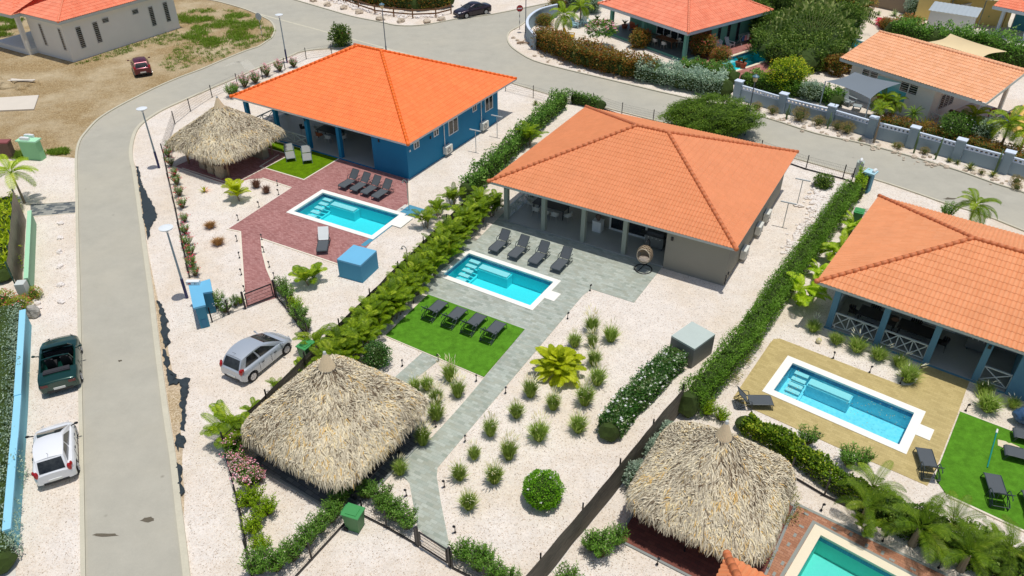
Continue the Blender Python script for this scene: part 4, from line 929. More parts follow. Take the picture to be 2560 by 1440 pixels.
        mb.bar((xm, s_*ym*.9, zmr-.03), (xm+.02, s_*(ym+.12), zmr), .05, .03); mb.ball((xm+.02, s_*(ym+.15), zmr+.02), .09, 1, (.5, 1, .75)); mb.build('mirror', body if name != 'white_hatchback' else PLAST, t)
    mb = MB(); mb.bbox(-.03, .002, -.26, .26, sill+.20, sill+.31); pl = mb.build('number_plate', PLATE, t)
    if plate: text('plate_number', plate, .085, (-.034, 0, sill+.255), (R(90), 0, R(-90)), PLAST, pl)
    mb = MB(); mb.bbox(-.012, .03, -w0*.72, w0*.72, sill+.06, sill+.18); mb.build('bumper_trim', PLAST, t); mb = MB(); mb.bbox(L_-.03, L_+.01, -w0*.6, w0*.6, sill+.08, sill+.22); mb.build('bumper_trim', PLAST, t)
    for s_ in (1, -1):
        for x in ((1.15, 1.95, 2.75) if L_ > 3.4 and not cab else (1.45, 2.55)): y = hwf(x)*1.002; mb = MB(); mb.bbox(x-.006, x+.006, s_*(y-.01), s_*(y+.003), sill+.12, interp(top, x)-.12); mb.build('door_seam', PLAST, t)
        if not cab:
            for x in (1.3, 2.15): y = hwf(x); mb = MB(); mb.bbox(x, x+.16, s_*(y-.0), s_*(y+.025), interp(top, x)-.22, interp(top, x)-.185); mb.build('door_handle', PLAST, t)
    return t
def text(name, s, size, loc, rot, mat, parent=None, al='CENTER', ext=.002):
    cu = bpy.data.curves.new(name, 'FONT'); cu.body = s; cu.size = size; cu.align_x = al; cu.align_y = 'CENTER'; cu.extrude = ext
    o = bpy.data.objects.new(name, cu); COL.objects.link(o); cu.materials.append(mat)
    dg = bpy.context.evaluated_depsgraph_get(); me = bpy.data.meshes.new_from_object(o.evaluated_get(dg)); me.name = name
    bpy.data.objects.remove(o); o = bpy.data.objects.new(name, me); COL.objects.link(o)
    o.location = loc; o.rotation_euler = rot
    if parent: o.parent = parent
    return o
def put(o, tail, nose, Lc):
    """tail, nose: pixels of the centre of the car's ends on the ground"""
    a, b = G(*tail), G(*nose); d = (b-a).normalized(); c = (a+b)/2-d*Lc/2
    o.location = (c.x, c.y, 0); o.rotation_euler = (0, 0, math.atan2(d.y, d.x))
HW = [(0, .84), (.12, .95), (.5, 1), (2.9, 1), (3.3, .95), (3.5, .84), (3.6, .70)]
tophatch = [(0, .84), (.06, .90), (.4, .93), (2.3, .92), (2.75, .90), (3.1, .82), (3.42, .66), (3.6, .46)]
c1 = car('silver_hatchback', 'silver five-door hatchback parked on the gravel beside the thatched hut', 'car', 3.65, 1.66, paint('silver_paint', sr(186, 194, 202), .25), tophatch, HW, roof=(.02, .40, 1.9, 2.98, 1.56), plate='', tail='hatch')
a = G(583, 948); b = G(702, 832)
def putw(o, rear_px, front_px, side, Lc, Wc, wheels, wr=.29):
    """place by the ground contact of the two wheels of the visible side (side +1: the car's left)"""
    a, b = G(*rear_px), G(*front_px); d = (b-a).normalized(); n = Vector((-d.y, d.x, 0))
    c = (a+b)/2-d*(wheels[0]+wheels[1])/2-n*side*(Wc/2-.08); o.location = (c.x, c.y, 0); o.rotation_euler = (0, 0, math.atan2(d.y, d.x))
putw(c1, (630, 955), (722, 880), -1, 3.65, 1.66, (.62, 3.02))
c2 = car('white_hatchback', 'white hatchback with big red tail lights parked along the light blue wall', 'car', 3.55, 1.66, paint('white_paint_gloss', sr(238, 240, 242)), [(0, .84), (.06, .90), (.4, .93), (2.3, .92), (2.65, .90), (3.0, .82), (3.34, .66), (3.5, .46)], [(0, .80), (.12, .93), (.5, 1), (2.8, 1), (3.15, .94), (3.4, .82), (3.5, .68)], roof=(.0, .38, 1.82, 2.92, 1.56), wheels=(.6, 2.95))
HWL = [(0, .86), (.12, .95), (.6, 1), (3.3, 1), (3.7, .95), (3.9, .86), (4.0, .74)]
GREEN = paint('dark_green_paint', sr(12, 62, 54), .35)
c3 = car('green_convertible', 'dark green convertible with its roof folded down parked along the road', 'car', 4.1, 1.84, GREEN, [(0, .84), (.05, .90), (.6, .94), (1.3, .93), (2.7, .94), (3.1, .90), (3.7, .78), (3.95, .68), (4.0, .6)], HWL, cab=(.95, 2.55), wheels=(.75, 3.2), tail='dark')
mb = MB(); mb.add([(2.62, -.66, .97), (2.62, .66, .97), (2.22, .55, 1.38), (2.22, -.55, 1.38)], [(0, 1, 2, 3), (3, 2, 1, 0)]); mb.build('windscreen', CGLASS, c3)
mb = MB(); mb.tube([(2.66, -.69, .94), (2.22, -.57, 1.40), (2.19, 0, 1.43), (2.22, .57, 1.40), (2.66, .69, .94)], .028, 6); mb.build('windscreen_frame', GREEN, c3)
mb = MB(); mb.tube([(1.52, -.72, .92), (1.46, -.60, 1.30), (1.45, 0, 1.36), (1.46, .60, 1.30), (1.52, .72, .92)], .036, 8); mb.build('roll_bar', GREEN, c3)
for s_ in (1, -1):
    mb = MB(); mb.bbox(1.75, 2.2, s_*.12, s_*.56, .45, .62); mb.add([(1.72, s_*.12, .5), (1.72, s_*.56, .5), (1.55, s_*.52, 1.12), (1.55, s_*.16, 1.12), (1.84, s_*.12, .5), (1.84, s_*.56, .5), (1.63, s_*.52, 1.12), (1.63, s_*.16, 1.12)], [(0, 1, 2, 3), (4, 7, 6, 5), (0, 4, 5, 1), (1, 5, 6, 2), (2, 6, 7, 3), (3, 7, 4, 0)]); mb.ball((1.58, s_*.34, 1.2), .12, 1, (.6, 1, .7)); mb.build('front_seat', SEAT, c3)
mb = MB(); mb.bbox(1.0, 1.36, -.56, .56, .45, .66); mb.bbox(.93, 1.04, -.56, .56, .5, .93); mb.build('rear_seat', SEAT, c3)
mb = MB(); mb.bbox(2.42, 2.6, -.62, .62, .55, .93); mb.tube([(2.33, .34+.17*math.cos(a*.785), .86+.17*math.sin(a*.785)) for a in range(9)], .018, 6); mb.build('dashboard', SEAT, c3)
mb = MB()
for i in range(5): mb.bar((.62+.07*i, -.60+.01*i, .99+.02*math.sin(i)), (.62+.07*i, .60-.01*i, .99+.02*math.sin(i)), .075, .09)
mb.build('folded_roof', surf('black_canvas', sr(52, 52, 56), .9, .12, 5, 30), c3)
c4_ = car('maroon_hatchback', 'maroon hatchback parked on the bare earth lot beside the white louvred house', 'car', 3.75, 1.62, paint('maroon_paint', sr(104, 34, 52), .35), tophatch[:-2]+[(3.6, .74), (3.75, .56)], HW[:-2]+[(3.6, .84), (3.75, .7)], roof=(.04, .45, 2.1, 2.9, 1.48), wheels=(.65, 3.1))
SED = paint('dark_plum_paint', sr(44, 30, 42), .4)
c5 = car('dark_sedan', 'dark plum sedan parked on the far side of the main road by the rail fence', 'car', 4.5, 1.75, SED, [(0, .92), (.06, 1.0), (.55, 1.02), (1.0, .99), (3.1, .95), (3.5, .90), (4.1, .80), (4.4, .66), (4.5, .55)], [(0, .84), (.15, .95), (.7, 1), (3.7, 1), (4.1, .95), (4.4, .84), (4.5, .7)], roof=(.55, 1.25, 2.55, 3.35, 1.45), wheels=(.85, 3.55), wr=.32, tail='sedan')
put(c2, (150, 1208), (148, 1088), 3.55); put(c3, (158, 984), (160, 868), 4.1); put(c4_, (362, 194), (350, 163), 3.75)
putw(c5, (1218, 36), (1163, 47), 1, 4.5, 1.75, (.85, 3.55))
# ---------------------------------------------------------------- sun loungers
SLING = surf('grey_sling_fabric', sr(84, 90, 94), .8, .07, 3, 70, .2, world=False); FRM = surf('dark_green_grey_tube', sr(58, 70, 74), .45, .05, world=False)
SLING_L = surf('pale_grey_sling', sr(150, 152, 148), .8, .06, 3, 70, .2, world=False); FRM_L = surf('pale_tube', sr(120, 140, 146), .4, .05, world=False)
def lounger(sl, fm, ang=48, arms=True):
    t = thing('sun_lounger', '', 'sun lounger'); h = .36; W2 = .31
    ca, sa = math.cos(R(ang)), math.sin(R(ang)); x0 = 1.20
    mb = MB(); ps = [(.02, .27), (.06, .32), (.14, .355), (.3, h), (.75, h-.012), (x0-.02, h)]
    for (a, za), (b, zb) in zip(ps, ps[1:]):
        mb.quad((a, -W2, za), (b, -W2, zb), (b, W2, zb), (a, W2, za)); mb.quad((a, W2, za-.012), (b, W2, zb-.012), (b, -W2, zb-.012), (a, -W2, za-.012))
    mb.build('seat', sl, t, smooth=True)
    mb = MB(); p0 = Vector((x0+.05, 0, h+.03)); d = Vector((ca, 0, sa)); n = Vector((-sa, 0, ca))
    q = [p0, p0+d*.35-n*.012, p0+d*.72]
    for a, b in zip(q, q[1:]):
        w_ = Vector((0, W2-.01, 0)); mb.quad(a-w_, b-w_, b+w_, a+w_); mb.quad(a+w_-n*.012, b+w_-n*.012, b-w_-n*.012, a-w_-n*.012)
    bk = mb.build('backrest', sl, t)
    mb = MB(); mb.tube([p0+Vector((0, -W2, 0)), p0+d*.70+Vector((0, -W2, 0)), p0+d*.74+Vector((0, -W2*.9, 0)), p0+d*.74+Vector((0, W2*.9, 0)), p0+d*.70+Vector((0, W2, 0)), p0+Vector((0, W2, 0))], .018, 6); mb.build('back_frame', fm, bk)
    mb = MB(); pm = p0+d*.5; mb.tube([pm+Vector((0, -.2, -.01)), (pm.x+.04, -.2, .20)], .010, 5)
    mb.tube([pm+Vector((0, .2, -.01)), (pm.x+.04, .2, .20), (pm.x+.04, -.2, .20)], .010, 5); mb.build('back_prop', fm, t)
    mb = MB()
    mb.tube([(1.78, -W2-.02, .20), (1.55, -W2-.02, h-.03), (.3, -W2-.02, h), (.12, -W2-.02, .35), (.04, -W2-.02, .28), (.04, W2+.02, .28), (.12, W2+.02, .35), (.3, W2+.02, h), (1.55, W2+.02, h-.03), (1.78, W2+.02, .20)], .019, 6); mb.tube([(1.78, -W2, .20), (1.78, W2, .20)], .014, 5); mb.build('frame', fm, t)
    for s_ in (1, -1):
        y = s_*(W2+.03)
        mb = MB(); mb.tube([(.16, y, .34), (.08, y, .17), (.04, y, 0)], .018, 6); mb.build('leg', fm, t)
        mb = MB(); mb.tube([(1.05, y, h), (1.42, y, .18), (1.70, y, 0)], .018, 6); mb.tube([(1.70, y, 0), (1.74, y, .08), (1.5, y, h-.02)], .015, 5); mb.build('leg', fm, t)
        if arms: mb = MB(); mb.tube([(1.06, y, 0), (1.08, y+.01*s_, .3), (1.12, y+.02*s_, .52), (1.2, y+.02*s_, .585), (1.5, y+.02*s_, .60), (1.62, y+.02*s_, .585), (1.66, y+.01*s_, .52)], .020, 6); mb.build('armrest', fm, t)
    return t
LG = Proto(lambda: lounger(SLING, FRM)); LGP = Proto(lambda: lounger(SLING_L, FRM_L, 22)); 
def put_l(P, foot, head_dir, z, label, group, s=1):
    p = G(foot[0], foot[1], z); return P((p.x, p.y, z), R(head_dir), label, group, s)
d2 = -30.1+90
for i, f in enumerate(((1231, 637), (1279, 652.5), (1330, 668), (1386.5, 684))):
    put_l(LG, f, d2, .02, 'dark sun lounger on grey paving between pool and grey villa, %s from the left' % ORD[i], 'loungers along the grey paved pool')
for i, f in enumerate(((1111, 763), (1159, 780), (1207, 796), (1255, 815))):
    put_l(LG, f, d2+180, .035, 'dark sun lounger on the bright green turf square below the pool, %s from the left' % ORD[i], 'loungers on the green turf square')
for i, f in enumerate(((854, 476.5), (883, 485), (909.5, 493), (937, 503))):
    put_l(LG, f, 59.3, .02, 'dark sun lounger on red paving above the blue villa pool, %s from the left' % ORD[i], 'loungers on the red paving')
for i, (f, h) in enumerate((((729, 405), (721, 372)), ((770, 410), (765, 372)))):
    a, b = G(*f), G(*h); put_l(LGP, f, math.degrees(math.atan2(b.y-a.y, b.x-a.x)), .03, 'pale grey sun lounger on the olive lawn by the blue villa, %s one' % ('left', 'right')[i], 'pale loungers on the olive lawn')
a, b = G(806, 638), G(816, 585); o = put_l(LG, (806, 638), math.degrees(math.atan2(b.y-a.y, b.x-a.x)), .02, 'black sun lounger with a white towel over its backrest alone below the blue villa pool', None, 1)
o.pop('group', None) if 'group' in o else None
# towel over that backrest
ca, sa = math.cos(R(48)), math.sin(R(48)); mb = MB(); q = [(1.19, .37, .29), (1.25, .415, .31), (1.25+.36*ca, .415+.36*sa, .33), (1.25+.78*ca, .44+.76*sa, .33), (1.25+.84*ca, .40+.72*sa, .32), (1.25+.80*ca, .30+.4*sa, .30)]
for (x0, z0, w0), (x1, z1, w1) in zip(q, q[1:]):
    for k in range(6):
        f0, f1 = -1+k/3, -1+(k+1)/3; j = lambda f: .012*math.sin(f*9)
        mb.add([(x0, w0*f0, z0+.02+j(f0)), (x1, w1*f0, z1+.02+j(f0)), (x1, w1*f1, z1+.02+j(f1)), (x0, w0*f1, z0+.02+j(f1))], [(0, 1, 2, 3)])
tw = mb.build('towel', surf('white_towel', sr(232, 236, 234), .95, .06, 6, 60, .4)); tw.location = o.location; tw.rotation_euler = o.rotation_euler
tag(tw, 'white towel draped over the backrest of the lone lounger on red paving', 'towel')
G3 = 'loungers round the ochre paved pool'
put_l(LG, (1930, 1014), 178, .02, 'dark sun lounger at the left end of the ochre paved pool, backrest upright', G3)
d3 = 53.5
put_l(LG, (2302, 1130), -101, .02, 'dark sun lounger on ochre paving beside the right lower corner of the pool', G3)
put_l(LG, (2472, 1194), -104, .035, 'dark sun lounger on the right green lawn standing nearest the lower kerb and pool pole', G3)
put_l(LG, (2503, 1136), -22, .035, 'dark sun lounger on the right green lawn beside the printed bathing mat', G3)
put_l(LG, (2526, 1092), -22, .035, 'dark sun lounger on the right green lawn nearest the gravel and blue cover', G3)
put_l(LG, (2566, 1238), -104, .035, 'dark sun lounger cut by the right edge of the photo on the green lawn', G3)
# ---------------------------------------------------------------- street lamps and signs
POLEG = surf('galvanised_pole', sr(150, 168, 176), .4, .08, 2, 20, metal=.2); POLEB = surf('navy_pole_paint', sr(34, 40, 92), .5, .08, 3, 20)
def disc_lamp(label, px, h=4.75, blue=1.35, col=None):
    p = G(*px); t = thing('street_lamp', label, 'street lamp', (p.x, p.y, 0), 0, 'street lamps')
    mb = MB(); mb.tube([(0, 0, .004), (0, 0, blue)], .085, 10); mb.build('pole_base', POLEB, t)
    mb = MB(); mb.tube([(0, 0, blue), (0, 0, blue+1.2), (0, 0, h-.35)], [.065, .058, .05], 10); mb.build('pole', col or POLEG, t)
    mb = MB(); mb.tube([(0, 0, h-.35), (0, 0, h-.28), (0, 0, h-.1)], [.05, .09, .11], 12); mb.build('lamp_glass', LENS, t)
    mb = MB(); mb.tube([(0, 0, h-.1), (0, 0, h-.04), (0, 0, h+.02)], [.36, .38, .16], 24); mb.build('lamp_shade', surf('white_enamel', sr(230, 236, 238), .35, .04), t)
    return t
disc_lamp('street lamp with white disc head and navy base at the bend near the first hut', (398, 420))
disc_lamp('street lamp with white disc head standing next to the light blue meter wall', (468, 745))
disc_lamp('street lamp with white disc head behind the fence at the far road junction', (718, 157))
def lantern(label, px, h=4.9):
    p = G(*px); t = thing('street_lamp', label, 'street lamp', (p.x, p.y, 0), 0, 'street lamps')
    mb = MB(); mb.tube([(0, 0, .004), (0, 0, .8), (0, 0, .82), (0, 0, h-.4)], [.08, .08, .05, .045], 10); mb.build('pole', surf('grey_pole_paint', sr(96, 108, 118), .45, .08), t)
    mb = MB(); mb.tube([(0, 0, h-.4), (0, 0, h-.05)], [.13, .22], 8); mb.build('lamp_glass', surf('yellowed_lamp_glass', sr(206, 190, 140), .3, .08), t)
    mb = MB(); mb.tube([(0, 0, h-.05), (0, 0, h+.02), (0, 0, h+.16)], [.27, .27, .05], 8); mb.build('lamp_shade', surf('teal_lamp_top', sr(84, 120, 136), .4, .1), t)
    return t
lantern('street lamp with lantern head rising behind the orange roof ridge', (966, 134))
lantern('tall grey street lamp pole beside the curved blue wall at the top', (1314, 82), 6.0)
lantern('street lamp with lantern head rising out of the big round tree', (1862, 338))
def striped_pole(mb1, mb2, h):
    n = 6
    for i in range(n): (mb1 if i % 2 else mb2).tube([(0, 0, h*i/n+.002), (0, 0, h*(i+1)/n)], .035, 8)
def sign(label, px, h, face):
    p = G(*px); t = thing('road_sign', label, 'road sign', (p.x, p.y, 0), face)
    a, b = MB(), MB(); striped_pole(a, b, h); a.build('pole_bands', WHITE, t); b.build('pole', BLACK, t); return t
t = sign('round road sign seen from its grey back on a striped pole at the grassy corner', (656, 93), 1.9, R(-20))
mb = MB(); mb.tube([(0, -.03, 2.2), (0, .0, 2.2)], .38, 20); mb.build('sign_plate', surf('grey_sign_back', sr(196, 204, 208), .4, .05), t)
t = sign('red no entry sign on a striped pole beside the curved blue wall', (1299, 74), 2.0, R(12))
mb = MB(); mb.tube([(0, -.02, 2.3), (0, .01, 2.3)], .36, 24); pl = mb.build('sign_plate', surf('sign_red', sr(178, 40, 36), .4, .06), t)
mb = MB(); mb.bbox(-.24, .24, -.03, -.021, 2.24, 2.36); mb.build('white_bar', WHITE, pl)
# ---------------------------------------------------------------- path lights
def path_light():
    t = thing('path_light', '', 'path light'); mb = MB(); mb.tube([(0, 0, 0), (0, 0, .34)], [.022, .018], 6); mb.build('spike', BLACK, t)
    mb = MB(); mb.tube([(0, 0, .34), (.0, -.02, .40), (0, -.07, .46)], [.035, .055, .05], 8); mb.build('lamp_head', BLACK, t); mb = MB(); mb.tube([(0, 0, 0), (0, 0, .05)], .05, 8); mb.build('foot', BLACK, t); return t
PL = Proto(path_light); rp = random.Random(11)
def plights(pts, txt, grp, z=0):
    for i, p in enumerate(pts): q = G(*p); PL((q.x, q.y, z), rp.uniform(-1, 1), txt % ORD[i], grp)
plights(((596, 551), (593, 603), (599, 645), (604, 687), (612, 729)), 'black path light along the left edge of the red path, %s from the far end', 'lights left of the red path')
plights(((655, 600), (660, 631), (674, 668), (686, 696)), 'black path light along the right edge of the red path, %s from the far end', 'lights right of the red path')
plights(((694, 464), (697, 487), (648, 518)), 'black path light on gravel near the purple brown grasses, %s from the top', 'lights beside the bronze grasses')
plights(((1034, 756), (943, 840), (1006, 915), (1096, 903)), 'black path light on the gravel left of the green turf square, %s from the top', 'lights left of the turf')
plights(((1475, 727), (1419, 797), (1264, 983), (1163, 1104), (1111, 1218), (1138, 1332)), 'black path light on the right edge of the long grey path, %s from the top', 'lights right of the grey path')
plights(((1191, 953), (1090, 1068), (1025, 1095), (1016, 1240)), 'black path light on the left edge of the long grey path, %s from the top', 'lights left of the grey path')
plights(((2083, 896), (2174, 931), (2250, 959)), 'black path light between the ochre paving and the steel blue veranda, %s from the left', 'lights above the ochre paving')
plights(((2414, 1027), (2043, 1098)), 'black path light on gravel beside the ochre paving, %s when read from the right', 'lights beside the ochre paving')
plights(((1643, 1411), (1711, 1379), (2053, 1276), (1903, 1291), (1941, 1315), (1909, 1378), (1880, 1420), (2206, 1353), (2346, 1420)), 'black path light on gravel near the sea green pool, %s as listed from the hut', 'lights round the sea green pool')
# ---------------------------------------------------------------- fences and gates
def W(px, z=0): q = G(*px, z); return Vector((q.x, q.y, 0))
def wire_fence(label, pts, h=1.0, posts=None, rail=False, ph=None, group=None):
    t = thing('wire_fence', label, 'fence', pts[0], 0, group); o0 = Vector(pts[0]); P_ = [Vector(p)-o0 for p in pts]
    for p in (posts or P_):
        p = (Vector(p)-o0) if posts else p; mb = MB(); mb.box((p.x, p.y, (ph or h+.12)/2), (.06, .06, (ph or h+.12))); mb.build('post', BLACK, t)
    mb = MB(); up = Vector((0, 0, 1))
    for a, b in zip(P_, P_[1:]):
        for k in range(6): mb.bar(a+up*(.06+(h-.06)*k/5), b+up*(.06+(h-.06)*k/5), .007, .007)
        n = max(1, int((b-a).length/.12))
        for i in range(1, n): q = a+(b-a)*i/n; mb.bar(q+up*.05, q+up*h, .0045, .0045)
    mb.build('mesh_panel', BLACK, t)
    if rail:
        mb = MB()
        for a, b in zip(P_, P_[1:]): mb.bar(a+up*.05, b+up*.05, .05, .1)
        mb.build('base_rail', BLACK, t)
    return t
wire_fence('black wire fence curving along the road behind the first hut and blue villa', [W(p) for p in ((411, 394), (438, 311), (477, 279), (531, 244), (594, 214), (657, 198), (713, 174), (766, 148), (830, 138))], 1.05)
wire_fence('black wire fence along the roadside left of the blue villa garden', [W(p) for p in ((411, 394), (426, 466), (440, 526), (453, 591), (464, 644), (475, 695))], .95, rail=True)
wire_fence('black wire fence between the blue villa side yard and the main road', [W(p) for p in ((1264, 228), (1333, 245), (1378, 258), (1430, 262))], 1.05)
wire_fence('black wire fence between the grey villa rear corner and the main road', [W(p) for p in ((1430, 262), (1482, 264), (1554, 289), (1632, 307), (1760, 345), (1900, 385), (2014, 424), (2106, 448), (2128, 456))], 1.05, rail=True)
wire_fence('black wire fence with oleanders beside the silver hatchback', [W(p) for p in ((693, 745), (722, 780), (745, 813), (772, 850))], 1.0, rail=True)
wire_fence('short black wire fence between the light blue meter wall and red path gate', [W(p) for p in ((531, 806), (573, 787), (613, 770))], .9)
wire_fence('black wire fence along the gravel verge at the left of the front garden', [W(p) for p in ((546, 1066)[:0] or (566, 1147), (597, 1262), (622, 1395), (640, 1500))], 1.0, posts=[W(p) for p in ((597, 1262), (622, 1395))], rail=True)
wire_fence('black wire fence running down left from the green bin by the garden gate', [W(p) for p in ((869, 1303), (780, 1400), (700, 1486))], .95, rail=True)
wire_fence('black wire fence between the green bin and the lower garden gate', [W(p) for p in ((908, 1290), (967, 1320), (1040, 1362))], .95, rail=True)
wire_fence('black wire fence right of the lower garden gate behind oleander bushes', [W(p) for p in ((1131, 1421), (1210, 1462), (1300, 1510))], .95, rail=True)
wire_fence('black wire fence under the shrub border between ochre pool and lower hut', [W(p) for p in ((1974, 1189), (2060, 1240), (2250, 1330), (2420, 1420), (2560, 1490))], 1.0, rail=True)
m, N, L_, B = newmat('shade_cloth'); CLOTH = m; v = objvec(N, True)
mp = N.new('ShaderNodeMapping'); mp.inputs['Scale'].default_value = (.6, .6, 6); L_.new(v, mp.inputs[0])
L_.new(ramp(N, L_, nz(N, L_, mp.outputs[0], 3, 4, .6), [(.3, sr(66, 64, 56)), (.7, sr(112, 106, 94))]), B.inputs['Base Color']); B.inputs['Roughness'].default_value = .85
bn = N.new('ShaderNodeBump'); bn.inputs['Strength'].default_value = .5; bn.inputs['Distance'].default_value = .06; L_.new(nz(N, L_, mp.outputs[0], 1.3, 3, .6), bn.inputs['Height']); L_.new(bn.outputs[0], B.inputs['Normal'])
def screen(label, pts, h, ph, cat='fence', step=2.8, mat=CLOTH):
    o0 = Vector(pts[0]); t = thing('screen_fence', label, cat, o0); up = Vector((0, 0, 1)); mb = MB()
    for a, b in zip(pts, pts[1:]):
        a, b = a-o0, b-o0; n = max(2, int((b-a).length/.35)); nn = (b-a).cross(up).normalized(); ks = 5
        base = len(mb.v)
        for i in range(n+1):
            for k in range(ks+1):
                q = a+(b-a)*i/n; w_ = .045*noise.noise(Vector((q.x*.9, q.y*.9, k*.5)))*(1 if 0 < i < n else 0); mb.v.append(tuple(q+nn*w_+up*(.03+(h+.05*noise.noise(q*.8)*(k == ks))*k/ks)))
        for i in range(n):
            for k in range(ks): mb.f.append((base+i*(ks+1)+k, base+(i+1)*(ks+1)+k, base+(i+1)*(ks+1)+k+1, base+i*(ks+1)+k+1)); mb.mi.append(0); mb.c.append(.5)
    mb.build('cloth', mat, t)
    for a, b in zip(pts, pts[1:]):
        a, b = a-o0, b-o0; n = max(1, round((b-a).length/step))
        for i in range(n+1): q = a+(b-a)*i/n+(b-a).cross(up).normalized()*.06; mb = MB(); mb.box((q.x, q.y, ph/2), (.06, .06, ph)); mb.build('post', BLACK, t)
    return t
SA, SB, SC = Vector((-12.72, 23.55, 0)), Vector((-3.0, 45.2, 0)), Vector((4.3, 62.6, 0))
screen('dark shade cloth fence behind the palm row between the blue and grey villas', [SA, Vector((-7.9, 34.3, 0)), SB], 1.2, 1.6)
BA, BB = Vector((1.1, 17.2, 0)), Vector((8.0, 26.3, 0)); bd = (BA-BB).normalized()
screen('dark shade cloth fence right of the gravel garden beside the lower hut', [BB, BA, BA+bd*4], 1.65, 1.85)
def gate(label, a, b, h=1.0):
    a, b = W(a), W(b); d = b-a; ln = d.length; t = thing('garden_gate', label, 'gate', a, math.atan2(d.y, d.x))
    for x in (-.10, ln+.10): mb = MB(); mb.bbox(x-.05, x+.05, -.05, .05, 0, h+.18); mb.build('gate_post', BLACK, t)
    mb = MB()
    for s_ in ((.02, .07, .1, h), (ln-.07, ln-.02, .1, h)): mb.bbox(s_[0], s_[1], -.025, .025, s_[2], s_[3])
    mb.bbox(.07, ln-.07, -.025, .025, .1, .16); mb.bbox(.07, ln-.07, -.025, .025, h-.06, h); mb.build('gate_frame', BLACK, t)
    mb = MB(); n = int(ln/.055)
    for i in range(1, n): mb.bbox(ln*i/n-.003, ln*i/n+.003, -.003, .003, .16, h-.06)
    for k in range(1, 4): mb.bbox(.07, ln-.07, -.006, .006, .1+h*.22*k, .112+h*.22*k)
    mb.build('mesh_panel', BLACK, t); mb = MB(); mb.bar((.12, -.06, h*.6), (.28, -.06, h*.6), .03, .03); mb.build('handle', RIM, t); return t
gate('black mesh garden gate at the end of the red brick path', (618, 771), (686, 744), 1.0)
gate('black mesh garden gate at the lower end of the grey path', (1050, 1368), (1120, 1413), 1.0)
# rail fence, top
WOODB = surf('brown_timber', sr(134, 98, 66), .8, .2, 3, 25, .3)
rf_pts = [W(p) for p in ((835, -4), (859, 8), (897, 22), (938, 36), (985, 42), (1032, 46), (1090, 44), (1128, 34))]
t = thing('rail_fence', 'brown wooden two-rail fence in front of the croton hedge beside the dark sedan', 'fence', rf_pts[0]); o0 = rf_pts[0]
for p in rf_pts: mb = MB(); mb.box((p.x-o0.x, p.y-o0.y, .55), (.14, .14, 1.1)); mb.build('post', WOODB, t)
for z in (.5, .95):
    mb = MB()
    for a, b in zip(rf_pts, rf_pts[1:]): mb.bar(a-o0+Vector((0, -.09, z)), b-o0+Vector((0, -.09, z)), .05, .16)
    mb.build('rail', WOODB, t)
# ---------------------------------------------------------------- walls
GW = surf('blue_grey_wall_paint', sr(146, 166, 176), .75, .08, .9, 20, .15); GWT = surf('pale_blue_wall_cap', sr(214, 226, 240), .7, .05, 1, 20)
wp = [W(p) for p in ((1790, 238), (1841, 248), (1951, 281), (2071, 312), (2173, 343), (2274, 368), (2388, 400), (2506, 432), (2640, 470))]
t = thing('garden_wall', 'blue grey garden wall with rows of block holes and square pillars along the main road', 'wall', wp[1]); o0 = wp[1]
for p in wp[1:]:
    d = Vector((.76, -.65, 0)); an = math.atan2(-.63, .78); f = Frame(p.x-o0.x, p.y-o0.y, math.degrees(an))
    mb = MB(); mb.box((p.x-o0.x, p.y-o0.y, .83), (.62, .55, 1.66), an); pi_ = mb.build('pillar', GW, t); mb = MB(); mb.box((p.x-o0.x, p.y-o0.y, 1.70), (.72, .66, .07), an); mb.build('pillar_cap', GWT, pi_)
for a, b in zip(wp[1:], wp[2:]):
    a, b = a-o0, b-o0; d = (b-a); ln = d.length; d.normalize(); an = math.atan2(d.y, d.x); n_ = Vector((-d.y, d.x, 0)); a = a+n_*.05; b = b+n_*.05
    M = Matrix.Translation(a)@Matrix.Rotation(an, 4, 'Z'); xa, xb = .33, ln-.33
    mb = MB()
    def bb(mb, x0, x1, y0, y1, z0, z1): mb.box(((x0+x1)/2, (y0+y1)/2, (z0+z1)/2), (x1-x0, y1-y0, z1-z0), 0, M)
    bb(mb, xa, xb, -.08, .08, 0, 1.0); pn = mb.build('panel', GW, t)
    mb = MB(); nb = max(4, round((xb-xa)/.32)); w_ = (xb-xa)/nb
    for i in range(nb+1): x = xa+w_*i; bb(mb, max(xa, x-.07), min(xb, x+.07), -.08, .08, 1.06, 1.24)
    bb(mb, xa, xb, -.085, .085, 1.0, 1.06); mb.build('block_screen', GWT, pn)
    mb = MB(); bb(mb, xa, xb, -.10, .10, 1.24, 1.36); mb.build('wall_cap', GWT, pn)
# curved wall at the top
cw = smooth([W(p) for p in ((1338, 125), (1321, 104), (1318, 86), (1328, 70), (1352, 55), (1392, 44))], 4); cw = [Vector((p[0], p[1], 0)) for p in cw]; t = thing('curved_wall', 'curved blue grey garden wall round the planted corner by the no entry sign', 'wall', cw[0])
mb = MB(); ribbon(mb, [tuple((p-cw[0])[:2]) for p in cw], .2, 0, 1.45); mb.build('wall', GW, t); mb = MB(); ribbon(mb, [tuple((p-cw[0])[:2]) for p in cw], .28, 1.452, 1.54); mb.build('wall_cap', GWT, t)
